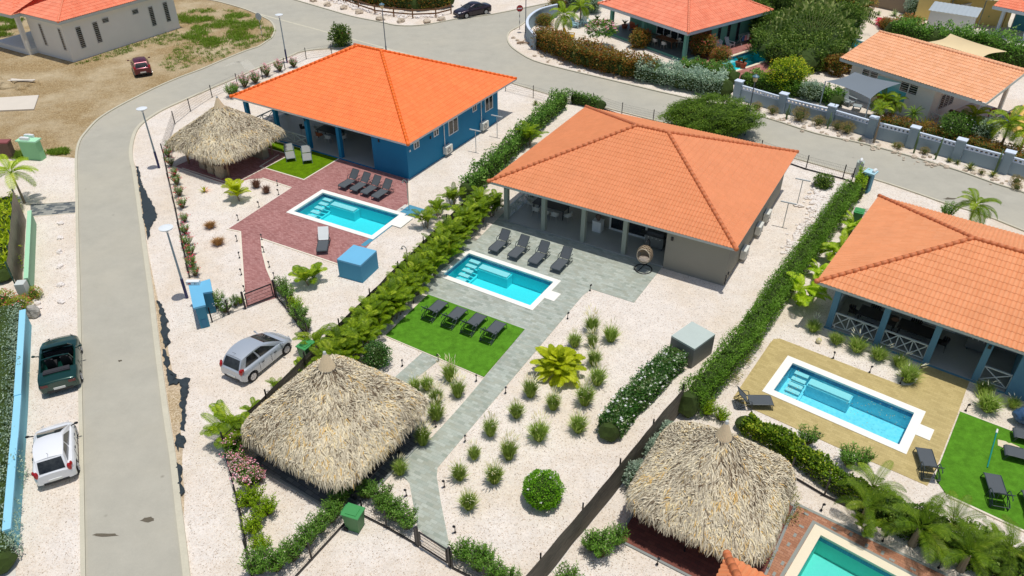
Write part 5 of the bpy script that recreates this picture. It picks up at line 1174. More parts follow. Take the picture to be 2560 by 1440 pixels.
# light blue wall, bottom left
LB = surf('light_blue_render', sr(120, 190, 206), .75, .07, 1, 20, .15); LBC = surf('sky_blue_cap', sr(150, 214, 236), .7, .05, 1, 20)
t = thing('garden_wall', 'light blue stepped garden wall along the left edge beside the parked cars', 'wall', W((75, 815))); o0 = W((75, 815)); q = [W(p)-o0 for p in ((75, 815), (65, 1030), (58, 1140), (42, 1368))]
hs = (1.02, .97, 1.0)
for (a, b), h in zip(zip(q, q[1:]), hs):
    d = (b-a).normalized(); mb = MB(); e = d*.02; ribbon(mb, [tuple((a+e*0)[:2]), tuple((b-e*0)[:2])], .17, 0, h); mb.build('wall_section', LB, t)
    n_ = Vector((-d.y, d.x, 0)); mb = MB(); ribbon(mb, [tuple((a-n_*.0)[:2]), tuple(b[:2])], .30, h+.002, h+.10); mb.build('wall_cap', LBC, t)
# green wall with reed screen
MG = surf('mint_render', sr(142, 184, 150), .8, .07, 1, 20, .15); MGC = surf('mint_cap', sr(172, 224, 186), .7, .05, 1, 20)
a, b = W((88, 561)), W((81, 733)); t = thing('garden_wall', 'mint green low wall on the left verge with a brown reed screen behind it', 'wall', a); b_ = b-a
mb = MB(); ribbon(mb, [(0, 0), tuple(b_[:2])], .17, 0, 1.0); mb.build('wall', MG, t); mb = MB(); ribbon(mb, [(0, 0), tuple(b_[:2])], .24, 1.002, 1.06); mb.build('wall_cap', MGC, t)
m, N, L_, B = newmat('reed_matting'); v = objvec(N, True); mp = N.new('ShaderNodeMapping'); mp.inputs['Scale'].default_value = (12, 12, .8); L_.new(v, mp.inputs[0]); L_.new(ramp(N, L_, nz(N, L_, mp.outputs[0], 2, 4, .7), [(.3, sr(80, 72, 60)), (.7, sr(142, 128, 104))]), B.inputs['Base Color']); REED = m
d = b_.normalized(); n_ = Vector((d.y, -d.x, 0)); s0 = a+n_*.55-d*.9; s1 = b+n_*.55
t = screen('tall brown reed screen with green posts standing behind the mint green wall', [s0, s1], 2.25, 2.35, 'screen', 1.9, REED)
for c in t.children:
    if c.name.startswith('post'): c.data.materials[0] = surf('dark_green_paint_post', sr(24, 84, 72), .5, .05)
mb = MB(); p = W((68, 745)); mb.box((p.x, p.y, .55), (.5, .5, 1.1), R(8)); tag(mb.build('wall_pillar', surf('grey_white_render', sr(206, 212, 206), .8, .1, 1, 20)), 'short grey white pillar between the mint green wall and the light blue wall', 'pillar')
# ---------------------------------------------------------------- meter cabinets and pump houses
def cabinet(name, label, cat, px_l, px_r, depth, h, mat, capmat, over=.12, yaw=None):
    a, b = W(px_l), W(px_r); d = b-a; t = thing(name, label, cat, a, math.atan2(d.y, d.x)); w_ = d.length
    mb = MB(); mb.bbox(0, w_, 0, depth, 0, h); mb.build('cabinet_body', mat, t); mb = MB(); mb.bbox(-over, w_+over, -over, depth+over, h+.002, h+.11); mb.build('cabinet_lid', capmat, t); return t, w_
CY = surf('sky_blue_render', sr(64, 150, 186), .7, .07, 1, 20, .12); CYT = surf('sky_blue_top', sr(112, 186, 222), .7, .06, 1, 20)
t, w_ = cabinet('pump_house', 'sky blue cube pump house at the lower corner of the red paving', 'pump house', (849, 692), (907, 708), 1.75, 1.15, CY, CYT, .0)
t, w_ = cabinet('pump_house', 'concrete grey cube pump house between the gravel garden and the green hedge', 'pump house', (1671, 888), (1728, 922), 1.75, 1.2, surf('raw_grey_render', sr(128, 130, 124), .85, .14, 1.1, 12, .2), surf('pale_screed_top', sr(190, 202, 194), .85, .08, 1, 12), .0)
t, w_ = cabinet('meter_cabinet', 'mint green meter cabinet with overhanging top on the left verge beside the palm', 'meter cabinet', (62, 399), (105, 402), .55, 1.5, surf('mint_cabinet_paint', sr(140, 198, 144), .75, .08, 1, 15), surf('mint_cabinet_top', sr(176, 232, 190), .75, .08, 1, 15), .10)
for y, x in ((.1, .55), (.62, .55)): mb = MB(); mb.bbox(x-.3, x+.42, y-.12, y+.10, 1.615, 1.83); mb.ball((x+.06, y, 1.83), .1, 1, (3.4, 1, .5)); mb.build('letter_box', WHITE, t)
t, w_ = cabinet('stone_cabinet', 'brown stacked stone cabinet with maroon top at the left edge beside the mint one', 'cabinet', (-8, 398), (33, 397), .6, 1.25, surf('stacked_stone', sr(112, 88, 72), .9, .3, 6, 20, .6), surf('maroon_top', sr(150, 84, 84), .8, .15, 2, 15), .03)
p0 = G(483, 770, 1.5); p0.z = 0; t = thing('meter_wall', 'light blue L-shaped meter wall with a white letter box beside the street lamp', 'meter wall', p0, 0)
mc = [G(x, y, 1.5)-p0 for x, y in ((483, 770), (514, 762), (507, 732), (531, 728), (525, 697), (471, 713))]; mc = [(q.x, q.y) for q in mc]; mi = offs(mc, .08, True)
mb = MB(); mb.prism(mi, 0, 1.39)
mb.build('wall', surf('blue_cabinet_paint', sr(60, 136, 164), .75, .07, 1, 20, .12), t)
mb = MB(); mb.prism(mc, 1.392, 1.50); mb.build('cap', CYT, t)
a_, b_2 = Vector((*mi[0], 0)), Vector((*mi[1], 0)); dd_ = (b_2-a_).normalized(); nn_ = Vector((dd_.y, -dd_.x, 0))*.015; mb = MB(); mb.bar(a_+dd_*.1+nn_+Vector((0, 0, .32)), b_2-dd_*.1+nn_+Vector((0, 0, .32)), .02, .5); mb.build('access_door', surf('blue_cabinet_door', sr(44, 116, 150), .6, .07), t)
lx, ly = mc[5]
mb = MB(); mb.bbox(lx-.1, lx+.62, ly-.02, ly+.22, 1.505, 1.73); lb = mb.build('letter_box', WHITE, t); mb = MB(); mb.bbox(lx+.0, lx+.16, ly-.03, ly-.021, 1.57, 1.65); mb.build('emblem', surf('sign_red', sr(178, 40, 36)), lb); text('house_number', '51', .15, (lx+.42, ly-.024, 1.61), (R(90), 0, 0), BLACK, lb)
t, w_ = cabinet('meter_cabinet', 'pale blue meter cabinet with open front and white letter box beside the roadside hedge', 'meter cabinet', (2150, 478), (2168, 484), .55, 1.45, surf('dusty_blue_paint', sr(96, 150, 170), .75, .08), surf('pale_blue_top', sr(176, 216, 226), .75, .05), .12)
mb = MB(); mb.bbox(.1, w_-.1, -.01, -.001, .25, 1.3); mb.build('recess_shade', DARK, t)  # flat dark panel stands in for the shade inside the open front
for x in (w_-.05,): mb = MB(); mb.ball((x, .35, 1.70), .12, 1, (.9, 2.2, .8)); mb.bbox(x-.1, x+.1, .12, .6, 1.56, 1.68); mb.build('letter_box', WHITE, t)
mb = MB(); p = W((2142, 441)); mb.box((0, 0, .6), (.5, .5, 1.2)); t = thing('meter_cabinet', 'grey green meter post with white letter box behind the hedge end by the road', 'meter cabinet', p, R(-25)); mb.build('cabinet_body', surf('grey_green_render', sr(176, 186, 176), .8, .08), t); mb = MB(); mb.ball((0, 0, 1.36), .12, 1, (.9, 2.2, .8)); mb.bbox(-.1, .1, -.22, .22, 1.21, 1.33); mb.build('letter_box', WHITE, t)
# ---------------------------------------------------------------- wheelie bins
BING = surf('green_bin_plastic', sr(70, 128, 74), .55, .06, 3, 30, world=False); BINL = surf('green_bin_lid', sr(66, 150, 82), .5, .05, 3, 30, world=False)
def bin_():
    t = thing('wheelie_bin', '', 'wheelie bin'); mb = MB(); mb.add([(-.24, -.28, .03), (.24, -.28, .03), (.24, .26, .03), (-.24, .26, .03), (-.29, -.36, .96), (.29, -.36, .96), (.29, .36, .96), (-.29, .36, .96)], [(3, 2, 1, 0), (4, 5, 6, 7), (0, 1, 5, 4), (1, 2, 6, 5), (2, 3, 7, 6), (3, 0, 4, 7)]); mb.build('bin_body', BING, t)
    mb = MB(); mb.bbox(-.32, .32, -.40, .38, .965, 1.02); mb.prism([(-.2, -.24), (.2, -.24), (.22, .22), (-.22, .22)], 1.021, 1.05); mb.tube([(-.22, .41, 1.0), (.22, .41, 1.0)], .022, 6); mb.build('lid', BINL, t)
    for s_ in (1, -1): mb = MB(); mb.tube([(s_*.25, .28, .10), (s_*.31, .28, .10)], .10, 14); mb.build('wheel', TYRE, t)
    return t
BIN = Proto(bin_)
for px, rz, lb in (((889, 1318), 70, 'green wheelie bin at the corner of the lower garden fences'), ((771, 898), -30, 'green wheelie bin half hidden by palms behind the silver hatchback'), ((2139, 560), -30, 'green wheelie bin between the long hedge and the right villa'), ((2463, 60), 20, 'green wheelie bin by the white wall and wooden gate at the top right')):
    p = W(px); BIN(p, R(rz), lb, 'green wheelie bins')
# ---------------------------------------------------------------- air conditioners
ACW = surf('ac_casing', sr(226, 226, 216), .5, .05, world=False)
def ac():
    t = thing('air_conditioner', '', 'air conditioner'); mb = MB(); mb.bbox(.05, .37, -.42, .42, .12, .72); mb.build('casing', ACW, t)
    mb = MB(); mb.tube([(.371, -.08, .42), (.385, -.08, .42)], .23, 18); g = mb.build('fan_grille', surf('ac_grille', sr(150, 152, 148), .5), t); mb = MB(); mb.tube([(.386, -.08, .42), (.392, -.08, .42)], .07, 10); mb.build('fan_hub', ACW, g)
    mb = MB(); mb.bbox(0, .40, -.34, -.30, .07, .11); mb.bbox(0, .40, .30, .34, .07, .11); mb.build('bracket', DARK, t); return t
AC = Proto(ac)
for F, x, px, lb in ((F1, 17.1, (1115, 384), 'white air conditioner on the blue villa side wall nearer the camera'), (F1, 17.1, (1206, 323), 'white air conditioner on the blue villa side wall farther from the camera'), (F2, 15.72, (1848, 655), 'white air conditioner at the front end of the grey villa right wall'), (F2, 15.72, (1888, 580), 'white air conditioner on the grey villa right wall, nearer of the far pair'), (F2, 15.72, (1908, 548), 'white air conditioner on the grey villa right wall, farther of the far pair')):
    q = F.on_x(*px, x); wq = F.w(x, q.y, 0); AC((wq.x, wq.y, max(.15, q.z-.1)), F.yaw, lb, 'wall air conditioners')
# ---------------------------------------------------------------- showers and clothes lines
STEEL = surf('brushed_steel', sr(190, 186, 172), .3, .08, metal=.8)
def shower(label, px, h=2.15):
    p = W(px); t = thing('outdoor_shower', label, 'shower', p, R(150)); mb = MB(); mb.tube([(0, 0, .03), (0, 0, h-.2), (.03, 0, h-.08), (.12, 0, h), (.24, 0, h), (.32, 0, h-.07), (.34, 0, h-.16)], .030, 8); mb.build('shower_pipe', STEEL, t)
    mb = MB(); mb.tube([(.34, 0, h-.16), (.34, 0, h-.22)], [.03, .09], 10); mb.build('shower_head', STEEL, t); mb = MB(); mb.ball((0, .05, 1.1), .045, 1); mb.build('shower_tap', STEEL, t)
    mb = MB(); mb.bbox(-.45, .75, -.55, .55, -.05, .03); mb.build('shower_tray', CONC, t); return t
shower('curved steel outdoor shower on a blue edged slab beside the blue villa pool', (1023, 527), 2.3)
shower('curved steel outdoor shower on a pale slab between palm row and grey paving', (1023, 696), 2.2)
mb = MB(); p = W((1035, 527)); mb.box((p.x-.1, p.y-.1, -.0), (1.3, 1.2, .11), R(-30)); tag(mb.build('shower_base', BLUEP), 'blue painted slab edge under the outdoor shower by the blue villa pool', 'slab')
def tpole():
    t = thing('clothes_line_post', '', 'clothes line'); mb = MB(); mb.tube([(0, 0, 0), (0, 0, 1.8)], .03, 8); mb.build('post', surf('pale_grey_post', sr(202, 208, 206), .5, .04), t)
    mb = MB(); mb.bbox(-.5, .5, -.04, .04, 1.801, 1.87); mb.build('crossbar', surf('pale_grey_post', sr(202, 208, 206)), t); return t
TP = Proto(tpole)
for px, lb in (((1190, 381), 'white T-shaped clothes line post beside the blue villa, nearer one'), ((1243, 344), 'white T-shaped clothes line post beside the blue villa, farther one'), ((1957, 568), 'white T-shaped clothes line post right of the grey villa, nearer one'), ((1993, 509), 'white T-shaped clothes line post right of the grey villa, farther one')):
    TP(W(px), R(-27), lb, 'clothes line posts')
# ---------------------------------------------------------------- veranda furniture
CHW = surf('white_plastic_chair', sr(214, 214, 206), .5, .04, world=False); CHB = surf('black_wicker', sr(48, 46, 46), .7, .1, world=False); LEGW = surf('pale_wood_leg', sr(190, 182, 164), .6, .1, world=False)
def shell_chair(m1, m2):
    t = thing('dining_chair', '', 'chair'); mb = MB(); mb.prism([(-.22, -.22), (.22, -.22), (.25, 0), (.22, .22), (-.22, .22), (-.25, 0)], .43, .47); mb.build('seat', m1, t)
    mb = MB()
    for i in range(9):
        a = R(-10+200*i/8); b = R(-10+200*(i+.9)/8); h = .80-.14*abs(i-4)/4
        if i < 8: mb.add([(math.cos(a)*.25, math.sin(a)*.24, .46), (math.cos(b)*.25, math.sin(b)*.24, .46), (math.cos(b)*.30, math.sin(b)*.29, h), (math.cos(a)*.30, math.sin(a)*.29, h)], [(0, 1, 2, 3), (3, 2, 1, 0)])
    mb.build('backrest', m1, t)
    for x, y in ((-1, -1), (1, -1), (1, 1), (-1, 1)): mb = MB(); mb.tube([(x*.16, y*.16, .43), (x*.24, y*.24, 0)], [.016, .012], 6); mb.build('leg', m2, t)
    return t
SCW = Proto(lambda: shell_chair(CHW, LEGW)); SCB = Proto(lambda: shell_chair(CHB, DARK)); SCO = Proto(lambda: shell_chair(surf('orange_plastic', sr(176, 96, 52), .5), LEGW))
def table(label, F, c, l, w_, z=.12, mat=None, rz=0, top=.04):
    wq = F.w(*c, z); t = thing('dining_table', label, 'table', wq, F.yaw+rz); mb = MB(); mb.bbox(-l/2, l/2, -w_/2, w_/2, .71, .71+top); mb.build('tabletop', mat or DARK, t)
    for x, y in ((-1, -1), (1, -1), (1, 1), (-1, 1)): mb = MB(); mb.bbox(x*(l/2-.1)-.03, x*(l/2-.1)+.03, y*(w_/2-.1)-.03, y*(w_/2-.1)+.03, 0, .709); mb.build('leg', mat or DARK, t)
    return t
table('long dark dining table with white chairs on the grey villa veranda', F2, (3.1, 2.85), 2.4, 1.0)
for i, (x, y, r_) in enumerate(((2.35, 2.15, 180), (3.75, 2.15, 180), (4.55, 2.5, -110), (1.6, 2.8, 90), (3.1, 2.1, 175), (2.4, 3.6, 0), (3.6, 3.6, 0))):
    q = F2.w(x, y, .12); SCW(q, F2.yaw+R(r_), 'white shell chair on the grey villa veranda, %s counting from the near side' % ORD[i], 'white chairs on the grey villa veranda')
table('dark dining table on the blue villa veranda behind the columns', F1, (7.6, 2.7), 2.2, 1.0)
for i, (x, y, r_, P_) in enumerate(((8.0, 1.95, 180, SCW), (7.0, 2.0, 180, SCO), (9.0, 2.6, -90, SCW), (6.2, 2.7, 90, SCW))):
    q = F1.w(x, y, .12); P_(q, F1.yaw+R(r_), 'shell chair on the blue villa veranda, %s from the right' % ('second', 'third, the orange one,', 'first', 'fourth')[i], 'chairs on the blue villa veranda')
q = F1.w(4.9, 2.4, .12); SCB(q, F1.yaw+R(150), 'dark wicker armchair on the blue villa veranda behind the white railing', None); 
for i in range(2):
    table('long black dining table behind the white X railings of the right villa, %s half' % ('left', 'right')[i], F3, (3.1+i*2.05, 2.2), 1.95, 1.0, mat=CHB)
for i, (x, y, r_) in enumerate(((1.85, 2.2, 90), (2.8, 1.45, 180), (4.0, 1.45, 180), (5.2, 1.45, 180), (6.4, 2.2, -90), (2.8, 2.95, 0), (4.9, 2.95, 0))):
    q = F3.w(x, y, .12); SCB(q, F3.yaw+R(r_), 'black chair at the long table behind the right villa railings, %s from the left end' % ORD[i], 'black chairs on the right villa veranda')
mb = MB(); mb.tube([(0, 0, .755), (0, 0, .80)], [.14, .2], 14); o = mb.build('bowl', surf('woven_bowl', sr(140, 104, 84), .8, .15)); o.location = F3.w(3.95, 2.25, .12); tag(o, 'woven brown bowl standing on the long black table of the right villa', 'bowl')
def bbq(label, F, c, z=.12, rz=0, lid=True):
    t = thing('barbecue', label, 'barbecue', F.w(*c, z), F.yaw+rz); mb = MB(); mb.bbox(-.6, .6, -.28, .28, .12, .85); mb.build('cart', surf('steel_cart', sr(130, 134, 134), .4, .08, metal=.4), t)
    mb = MB(); mb.tube([(-.55, 0, .95), (.55, 0, .95)], .24, 14); mb.build('hood', DARK, t); mb = MB(); mb.bbox(-1.0, -.61, -.24, .24, .80, .84); mb.bbox(.61, 1.0, -.24, .24, .80, .84); mb.build('side_shelf', DARK, t)
    for i in range(4): mb = MB(); mb.tube([(-.4+.26*i, -.281, .76), (-.4+.26*i, -.31, .76)], .03, 8); mb.build('knob', WHITE, t)
    for x in (-.5, .5): mb = MB(); mb.tube([(x, -.2, .07), (x+.04, -.2, .07)], .07, 10); mb.tube([(x, .2, .07), (x+.04, .2, .07)], .07, 10); mb.build('castor', TYRE, t)
    return t
bbq('grey gas barbecue in the right corner of the grey villa veranda', F2, (10.7, 2.45)); bbq('black gas barbecue by the inner column of the right villa veranda', F3, (8.0, 3.3))
mb = MB(); mb.bbox(-.3, .3, -.25, .25, 0, .75); mb.bbox(-.32, .32, -.27, .27, .752, .78); o = mb.build('side_cabinet', WHITE); o.location = F2.w(6.75, 2.45, .12); o.rotation_euler.z = F2.yaw; tag(o, 'small white cabinet standing against the back wall of the grey villa veranda', 'cabinet')
mb = MB(); mb.tube([(0, 0, .9), (0, 0, 1.2), (.02, 0, 1.35)], [.1, .2, .08], 10); mb.ball((0, 0, 1.15), .2, 1, (1, 1, .7), .3, 3); o = mb.build('stone_vase', surf('brown_ceramic', sr(110, 92, 84), .7, .2, 5)); o.location = F2.w(6.75, 2.45, .0); tag(o, 'brown vase standing on the white cabinet of the grey villa veranda', 'vase')
# hanging egg chair
RAT = surf('rattan', sr(168, 148, 122), .7, .2, 10, 50); p = W((1608, 674)); t = thing('hanging_egg_chair', 'round rattan egg chair hanging from a black stand at the grey villa veranda edge', 'hanging chair', (p.x, p.y, .02), R(-30))
mb = MB(); mb.tube([(.52*math.cos(a*R(15)), .52*math.sin(a*R(15)), .03) for a in range(25)], .03, 6, False); mb.tube([(0, .50, .04), (.02, .62, .5), (.02, .68, 1.1), (.01, .6, 1.65), (0, .38, 1.92), (0, .12, 1.96), (0, 0, 1.90)], .032, 8); mb.tube([(-.2, -.48, .04), (-.1, .50, .04)], .02, 6); mb.build('stand', BLACK, t)
mb = MB(); c = Vector((0, -.02, 1.10)); nu, nv = 22, 14
for i in range(nu):
    for j in range(nv):
        def sp(i, j): th = math.pi*2*i/nu; ph = math.pi*(.30+.70*j/nv); return c+Vector((.50*math.sin(ph)*math.cos(th), -.44*math.cos(ph), .60*math.sin(ph)*math.sin(th)))
        if (i+j) % 2 == 0 or j > nv*.5: mb.quad(sp(i, j), sp(i+1, j), sp(i+1, j+1), sp(i, j+1))
mb.build('basket', RAT, t); mb = MB(); mb.tube([c+Vector((.50*.81*math.cos(a*R(15)), -.44*math.cos(math.pi*.3), .60*.81*math.sin(a*R(15)))) for a in range(25)], .022, 6, False); mb.build('basket_rim', surf('pale_rattan', sr(214, 200, 176), .6), t)
mb = MB(); mb.ball(c+Vector((0, -.02, -.32)), .34, 2, (1, .9, .42), .1, 2); mb.build('cushion', surf('cream_cushion', sr(206, 190, 172), .9, .06), t)
mb = MB(); mb.tube([(0, 0, 1.9), (0, -.02, 1.7)], .01, 5); mb.build('chain', BLACK, t)
# ---------------------------------------------------------------- garden chairs and far things
def adirondack(mat):
    t = thing('garden_chair', '', 'garden chair'); mb = MB(); mb.add([(-.28, -.35, .34), (.28, -.35, .34), (.26, .25, .22), (-.26, .25, .22), (-.28, -.35, .30), (.28, -.35, .30), (.26, .25, .18), (-.26, .25, .18)], [(0, 1, 2, 3), (7, 6, 5, 4), (0, 4, 5, 1), (1, 5, 6, 2), (2, 6, 7, 3), (3, 7, 4, 0)]); mb.build('seat', mat, t)
    mb = MB()
    for i in range(5): x = -.24+.12*i; h = .95+.10*(1-abs(i-2)/2); mb.bar((x, .2, .22), (x*1.15, .2+.48*(h-.22)/.8*.8, h), .10, .02)
    mb.build('backrest', mat, t)
    for s_ in (1, -1):
        mb = MB(); mb.bar((s_*.34, -.42, .52), (s_*.34, .38, .54), .12, .025); mb.build('armrest', mat, t)
        mb = MB(); mb.bar((s_*.32, -.34, 0), (s_*.32, -.34, .505), .05, .08); mb.build('leg', mat, t); mb = MB(); mb.bar((s_*.30, .5, 0), (s_*.30, -.3, .3), .04, .08); mb.build('leg', mat, t)
    return t
pb = surf('pale_blue_wood', sr(168, 204, 214), .6, .06); yw_ = surf('yellow_wood', sr(244, 194, 26), .55, .06); gw = surf('grey_wood', sr(158, 168, 170), .6, .08); bw = surf('blue_wood', sr(84, 134, 176), .6, .07)
ADB = Proto(lambda: adirondack(pb)); ADB(W((1440, 68)), R(60), 'pale blue slatted garden chair left of its twin beyond the hedge', 'pale blue garden chairs', 1.2); ADB(W((1462, 62)), R(20), 'pale blue slatted garden chair right of its twin beyond the hedge', 'pale blue garden chairs', 1.2)
o = adirondack(yw_); o.location = W((1424, 99)); o.rotation_euler.z = R(75); o.scale = (1.2,)*3; tag(o, 'bright yellow slatted garden chair beyond the mixed hedge', 'garden chair')
o = adirondack(bw); o.location = W((2507, 312)); o.rotation_euler.z = R(100); tag(o, 'blue slatted garden chair on the yellow patio at the right edge', 'garden chair')
o = adirondack(gw); o.location = W((2120, 262)); o.rotation_euler.z = R(30); o.scale = (1.15,)*3; tag(o, 'grey slatted garden chair under the grey shade sail', 'garden chair')
mb = MB(); mb.bbox(-.35, .35, -.35, .35, .38, .42)
for x in (-.3, .3):
    for y in (-.3, .3): mb.bbox(x-.03, x+.03, y-.03, y+.03, 0, .379)
o = mb.build('low_table', gw); o.location = W((2141, 275)); o.rotation_euler.z = R(-30); tag(o, 'low square grey table beside the grey slatted chair', 'table')
PCW = Proto(lambda: adirondack(WHITE)); PCW(W((1823, 118)), R(40), 'white garden chair by the sea green villa side wall', 'white chairs by the far pool', 1.0); PCW(W((1792, 127)), R(-30), 'white garden chair beside the pink bougainvillea at the far pool', 'white chairs by the far pool', 1.0)
OR_ = Proto(lambda: adirondack(surf('terracotta_cushion', sr(190, 88, 56), .8))); OR_((*F4.w(2.4, 3.2)[:2], .2), F4.yaw+R(200), 'terracotta cushioned armchair on the sea green villa terrace, left one', 'terracotta armchairs'); OR_((*F4.w(4.6, 3.0)[:2], .2), F4.yaw+R(160), 'terracotta cushioned armchair on the sea green villa terrace, right one', 'terracotta armchairs')
table('brown wooden dining table on the sea green villa terrace', F4, (8.4, 2.1), 2.4, 1.0, .2, surf('brown_wood', sr(120, 76, 46), .6))
for i, (x, y, r_) in enumerate(((7.6, 1.2, 180), (8.9, 1.2, 180), (7.8, 3.0, 0), (9.2, 3.0, 0))): SCW(F4.w(x, y, .2), F4.yaw+R(r_), 'white chair at the wooden table on the sea green villa terrace, %s of four' % ORD[i], 'white chairs on the sea green villa terrace')
# drying rack
p = F4.w(12.5, 9.6, .02); t = thing('drying_rack', 'laundry drying rack hung with blue and pink cloths by the sea green wall', 'drying rack', p, F4.yaw+R(90)); mb = MB()
for s_ in (-.8, .8): mb.tube([(s_, -.4, 0), (s_*.9, .25, 1.0)], .015, 5); mb.tube([(s_, .4, 0), (s_*.9, -.25, 1.0)], .015, 5)
for y in (-.25, 0, .25): mb.tube([(-.8, y, 1.0), (.8, y, 1.0)], .01, 5)
mb.build('rack_frame', WHITE, t)
for i, c in enumerate((sr(70, 120, 180), sr(210, 150, 160), sr(226, 226, 230), sr(180, 100, 110))): mb = MB(); mb.bbox(-.75+.4*i, -.42+.4*i, -.262+.0*i, -.25, .45, .99); mb.build('cloth', surf('cloth%d' % i if False else ('blue_cloth', 'pink_cloth', 'white_cloth', 'rose_cloth')[i], c, .9), t)
# ---------------------------------------------------------------- shade sails
def sail(label, pts, mat, sag=.35, curve=.14, posts=True):
    a, b, c, d = [Vector(p) for p in pts]; t = thing('shade_sail', label, 'shade sail', (a.x, a.y, 0)); o0 = Vector((a.x, a.y, 0)); mb = MB(); n = 14; cen = (a+b+c+d)/4
    for i in range(n+1):
        for j in range(n+1):
            u, v_ = i/n, j/n; eu, evv = 4*u*(1-u), 4*v_*(1-v_)
            p = (a*(1-u)+b*u)*(1-v_)+(d*(1-u)+c*u)*v_
            pull = max(eu*(1-evv), evv*(1-eu)); p = p+(cen-p)*curve*pull; p.z -= sag*eu*evv*.5; mb.v.append(tuple(p-o0))
    for i in range(n):
        for j in range(n): mb.f.append((i*(n+1)+j, (i+1)*(n+1)+j, (i+1)*(n+1)+j+1, i*(n+1)+j+1)); mb.mi.append(0); mb.c.append(.5)
    mb.build('sail', mat, t, smooth=True)
    if posts:
        for p in (a, d): q = p-o0; mb = MB(); mb.tube([(q.x, q.y, 0), (q.x, q.y, q.z)], .05, 8); mb.build('post', POLEG, t)
    return t
sail('grey shade sail stretched over the seating behind the blue grey wall', (G(2064, 203, 2.7), G(2137, 180, 3.2), G(2252, 208, 3.0), G(2176, 247, 2.4)), surf('grey_sailcloth', sr(118, 128, 136), .8, .04, 1, 40))
sail('sand coloured shade sail behind the salmon gable roof', (G(2320, 105, 2.8), G(2376, 84, 3.6), G(2518, 129, 3.2), G(2455, 145, 2.8)), surf('sand_sailcloth', sr(232, 210, 164), .8, .04, 1, 40))
# ---------------------------------------------------------------- loose things
a, b = G(2467, 1171), G(2490, 1085); mb = MB(); mb.tube([a+Vector((0, 0, .06)), b+Vector((0, 0, .06))], .03, 8); t = thing('pool_pole', 'teal telescopic pool pole with white tip lying on the right green lawn', 'pool pole', (0, 0, 0)); mb.build('pole', surf('teal_pole', sr(20, 140, 124), .4), t); mb = MB(); mb.tube([b+Vector((0, 0, .06)), b+(b-a).normalized()*.28+Vector((0, 0, .06))], .045, 8); mb.build('tip', WHITE, t)
p = W((2045, 857)); mb = MB(); mb.ball((p.x, p.y, .17), .15, 2); tag(mb.build('beach_ball', tiles('ball_panels', sr(230, 226, 200), sr(210, 190, 60), .12), smooth=True), 'small white and yellow beach ball on the gravel by the right villa', 'ball')
p = W((2520, 1117)); mb = MB(); mb.prism([(-.42, -.2), (-.1, -.26), (0, -.2), (.12, -.27), (.42, -.2), (.44, .18), (.1, .26), (0, .2), (-.12, .26), (-.44, .2)], 0, .02); o = mb.build('bathing_mat', surf('printed_mat', sr(214, 222, 210), .8, .12, 4, 12, c2=sr(236, 204, 150))); o.location = (p.x, p.y, .04); o.rotation_euler.z = R(-30); tag(o, 'pale printed bathing mat lying on the right green lawn beside a lounger', 'mat')
mb = MB(); p = W((2548, 1058)); mb.ball((0, 0, .5), .55, 2, (1.2, .8, .8), .25, 4); o = mb.build('covered_item', surf('blue_cover', sr(58, 92, 130), .6, .15, 2, 12)); o.location = (p.x+.25, p.y, 0); tag(o, 'bulky thing under a dark blue cover at the right edge on gravel', 'covered item')
BOARD = surf('dusty_board', sr(222, 212, 196), .85, .08, 1, 12)
pp = P2([(-25, 249), (98, 241), (86, 276), (-30, 281)]); t = sheet('concrete_slab', pp, .14, BOARD, (), .13); tag(t, 'pale concrete slab lying on the bare earth lot at the left edge', 'slab')
t = thing('timber_pile', 'small stack of pale boards on a mound of the bare earth lot', 'boards', W((55, 212)), R(-6))
for i, (x, y, l, r_) in enumerate(((0, 0, 2.6, 3), (.1, .1, 2.4, -6), (.3, -.05, 2.2, 8))): mb = MB(); mb.box((x, y, .38+.05*i), (l, .28, .04), R(r_)); mb.build('board', BOARD, t)
mb = MB(); p = W((58, 219)); mb.ball((p.x, p.y+.4, -.25), 1.0, 3, (1.7, 1.1, .6), .35, 5); tag(mb.build('earth_mound', DIRT), 'low mound of bare earth under the stack of boards', 'mound')
mb = MB(); p = W((-8, 215)); mb.ball((p.x-.5, p.y, -.2), 1.5, 3, (1.4, 1.1, .6), .4, 8); tag(mb.build('earth_mound', DIRT), 'brown mound of earth cut by the left edge of the photo', 'mound')
STONE = surf('white_coral_stone', sr(240, 232, 224), .9, .08, 4, 25, .5); STB = surf('tan_boulder', sr(206, 190, 168), .9, .18, 3, 20, .6)
rr_ = random.Random(21)
for i, (x, y) in enumerate(((152, 560), (151, 596), (150, 631), (150, 668), (152, 714), (153, 756))):
    p = W((x, y)); mb = MB(); mb.ball((0, 0, .05), .23, 2, (1, .75, .55), .55, i+1); o = mb.build('white_rock', STONE); o.location = p; o.rotation_euler.z = rr_.uniform(0, 3); tag(o, 'white rock in the row on the left verge, %s from the top' % ORD[i], 'rock', 'white rocks in a row on the left verge')
for i, (x, y) in enumerate(((784, 3), (819, 14), (860, 22), (898, 33), (951, 50), (1002, 55), (1067, 56), (1104, 51))):
    p = W((x, y)); mb = MB(); mb.ball((0, 0, .15), .5, 2, (1, .8, .6), .5, i+20); o = mb.build('boulder', STB); o.location = p; o.rotation_euler.z = rr_.uniform(0, 3); tag(o, 'pale boulder on the verge below the rail fence, %s from the left' % ORD[i], 'boulder', 'boulders below the rail fence')
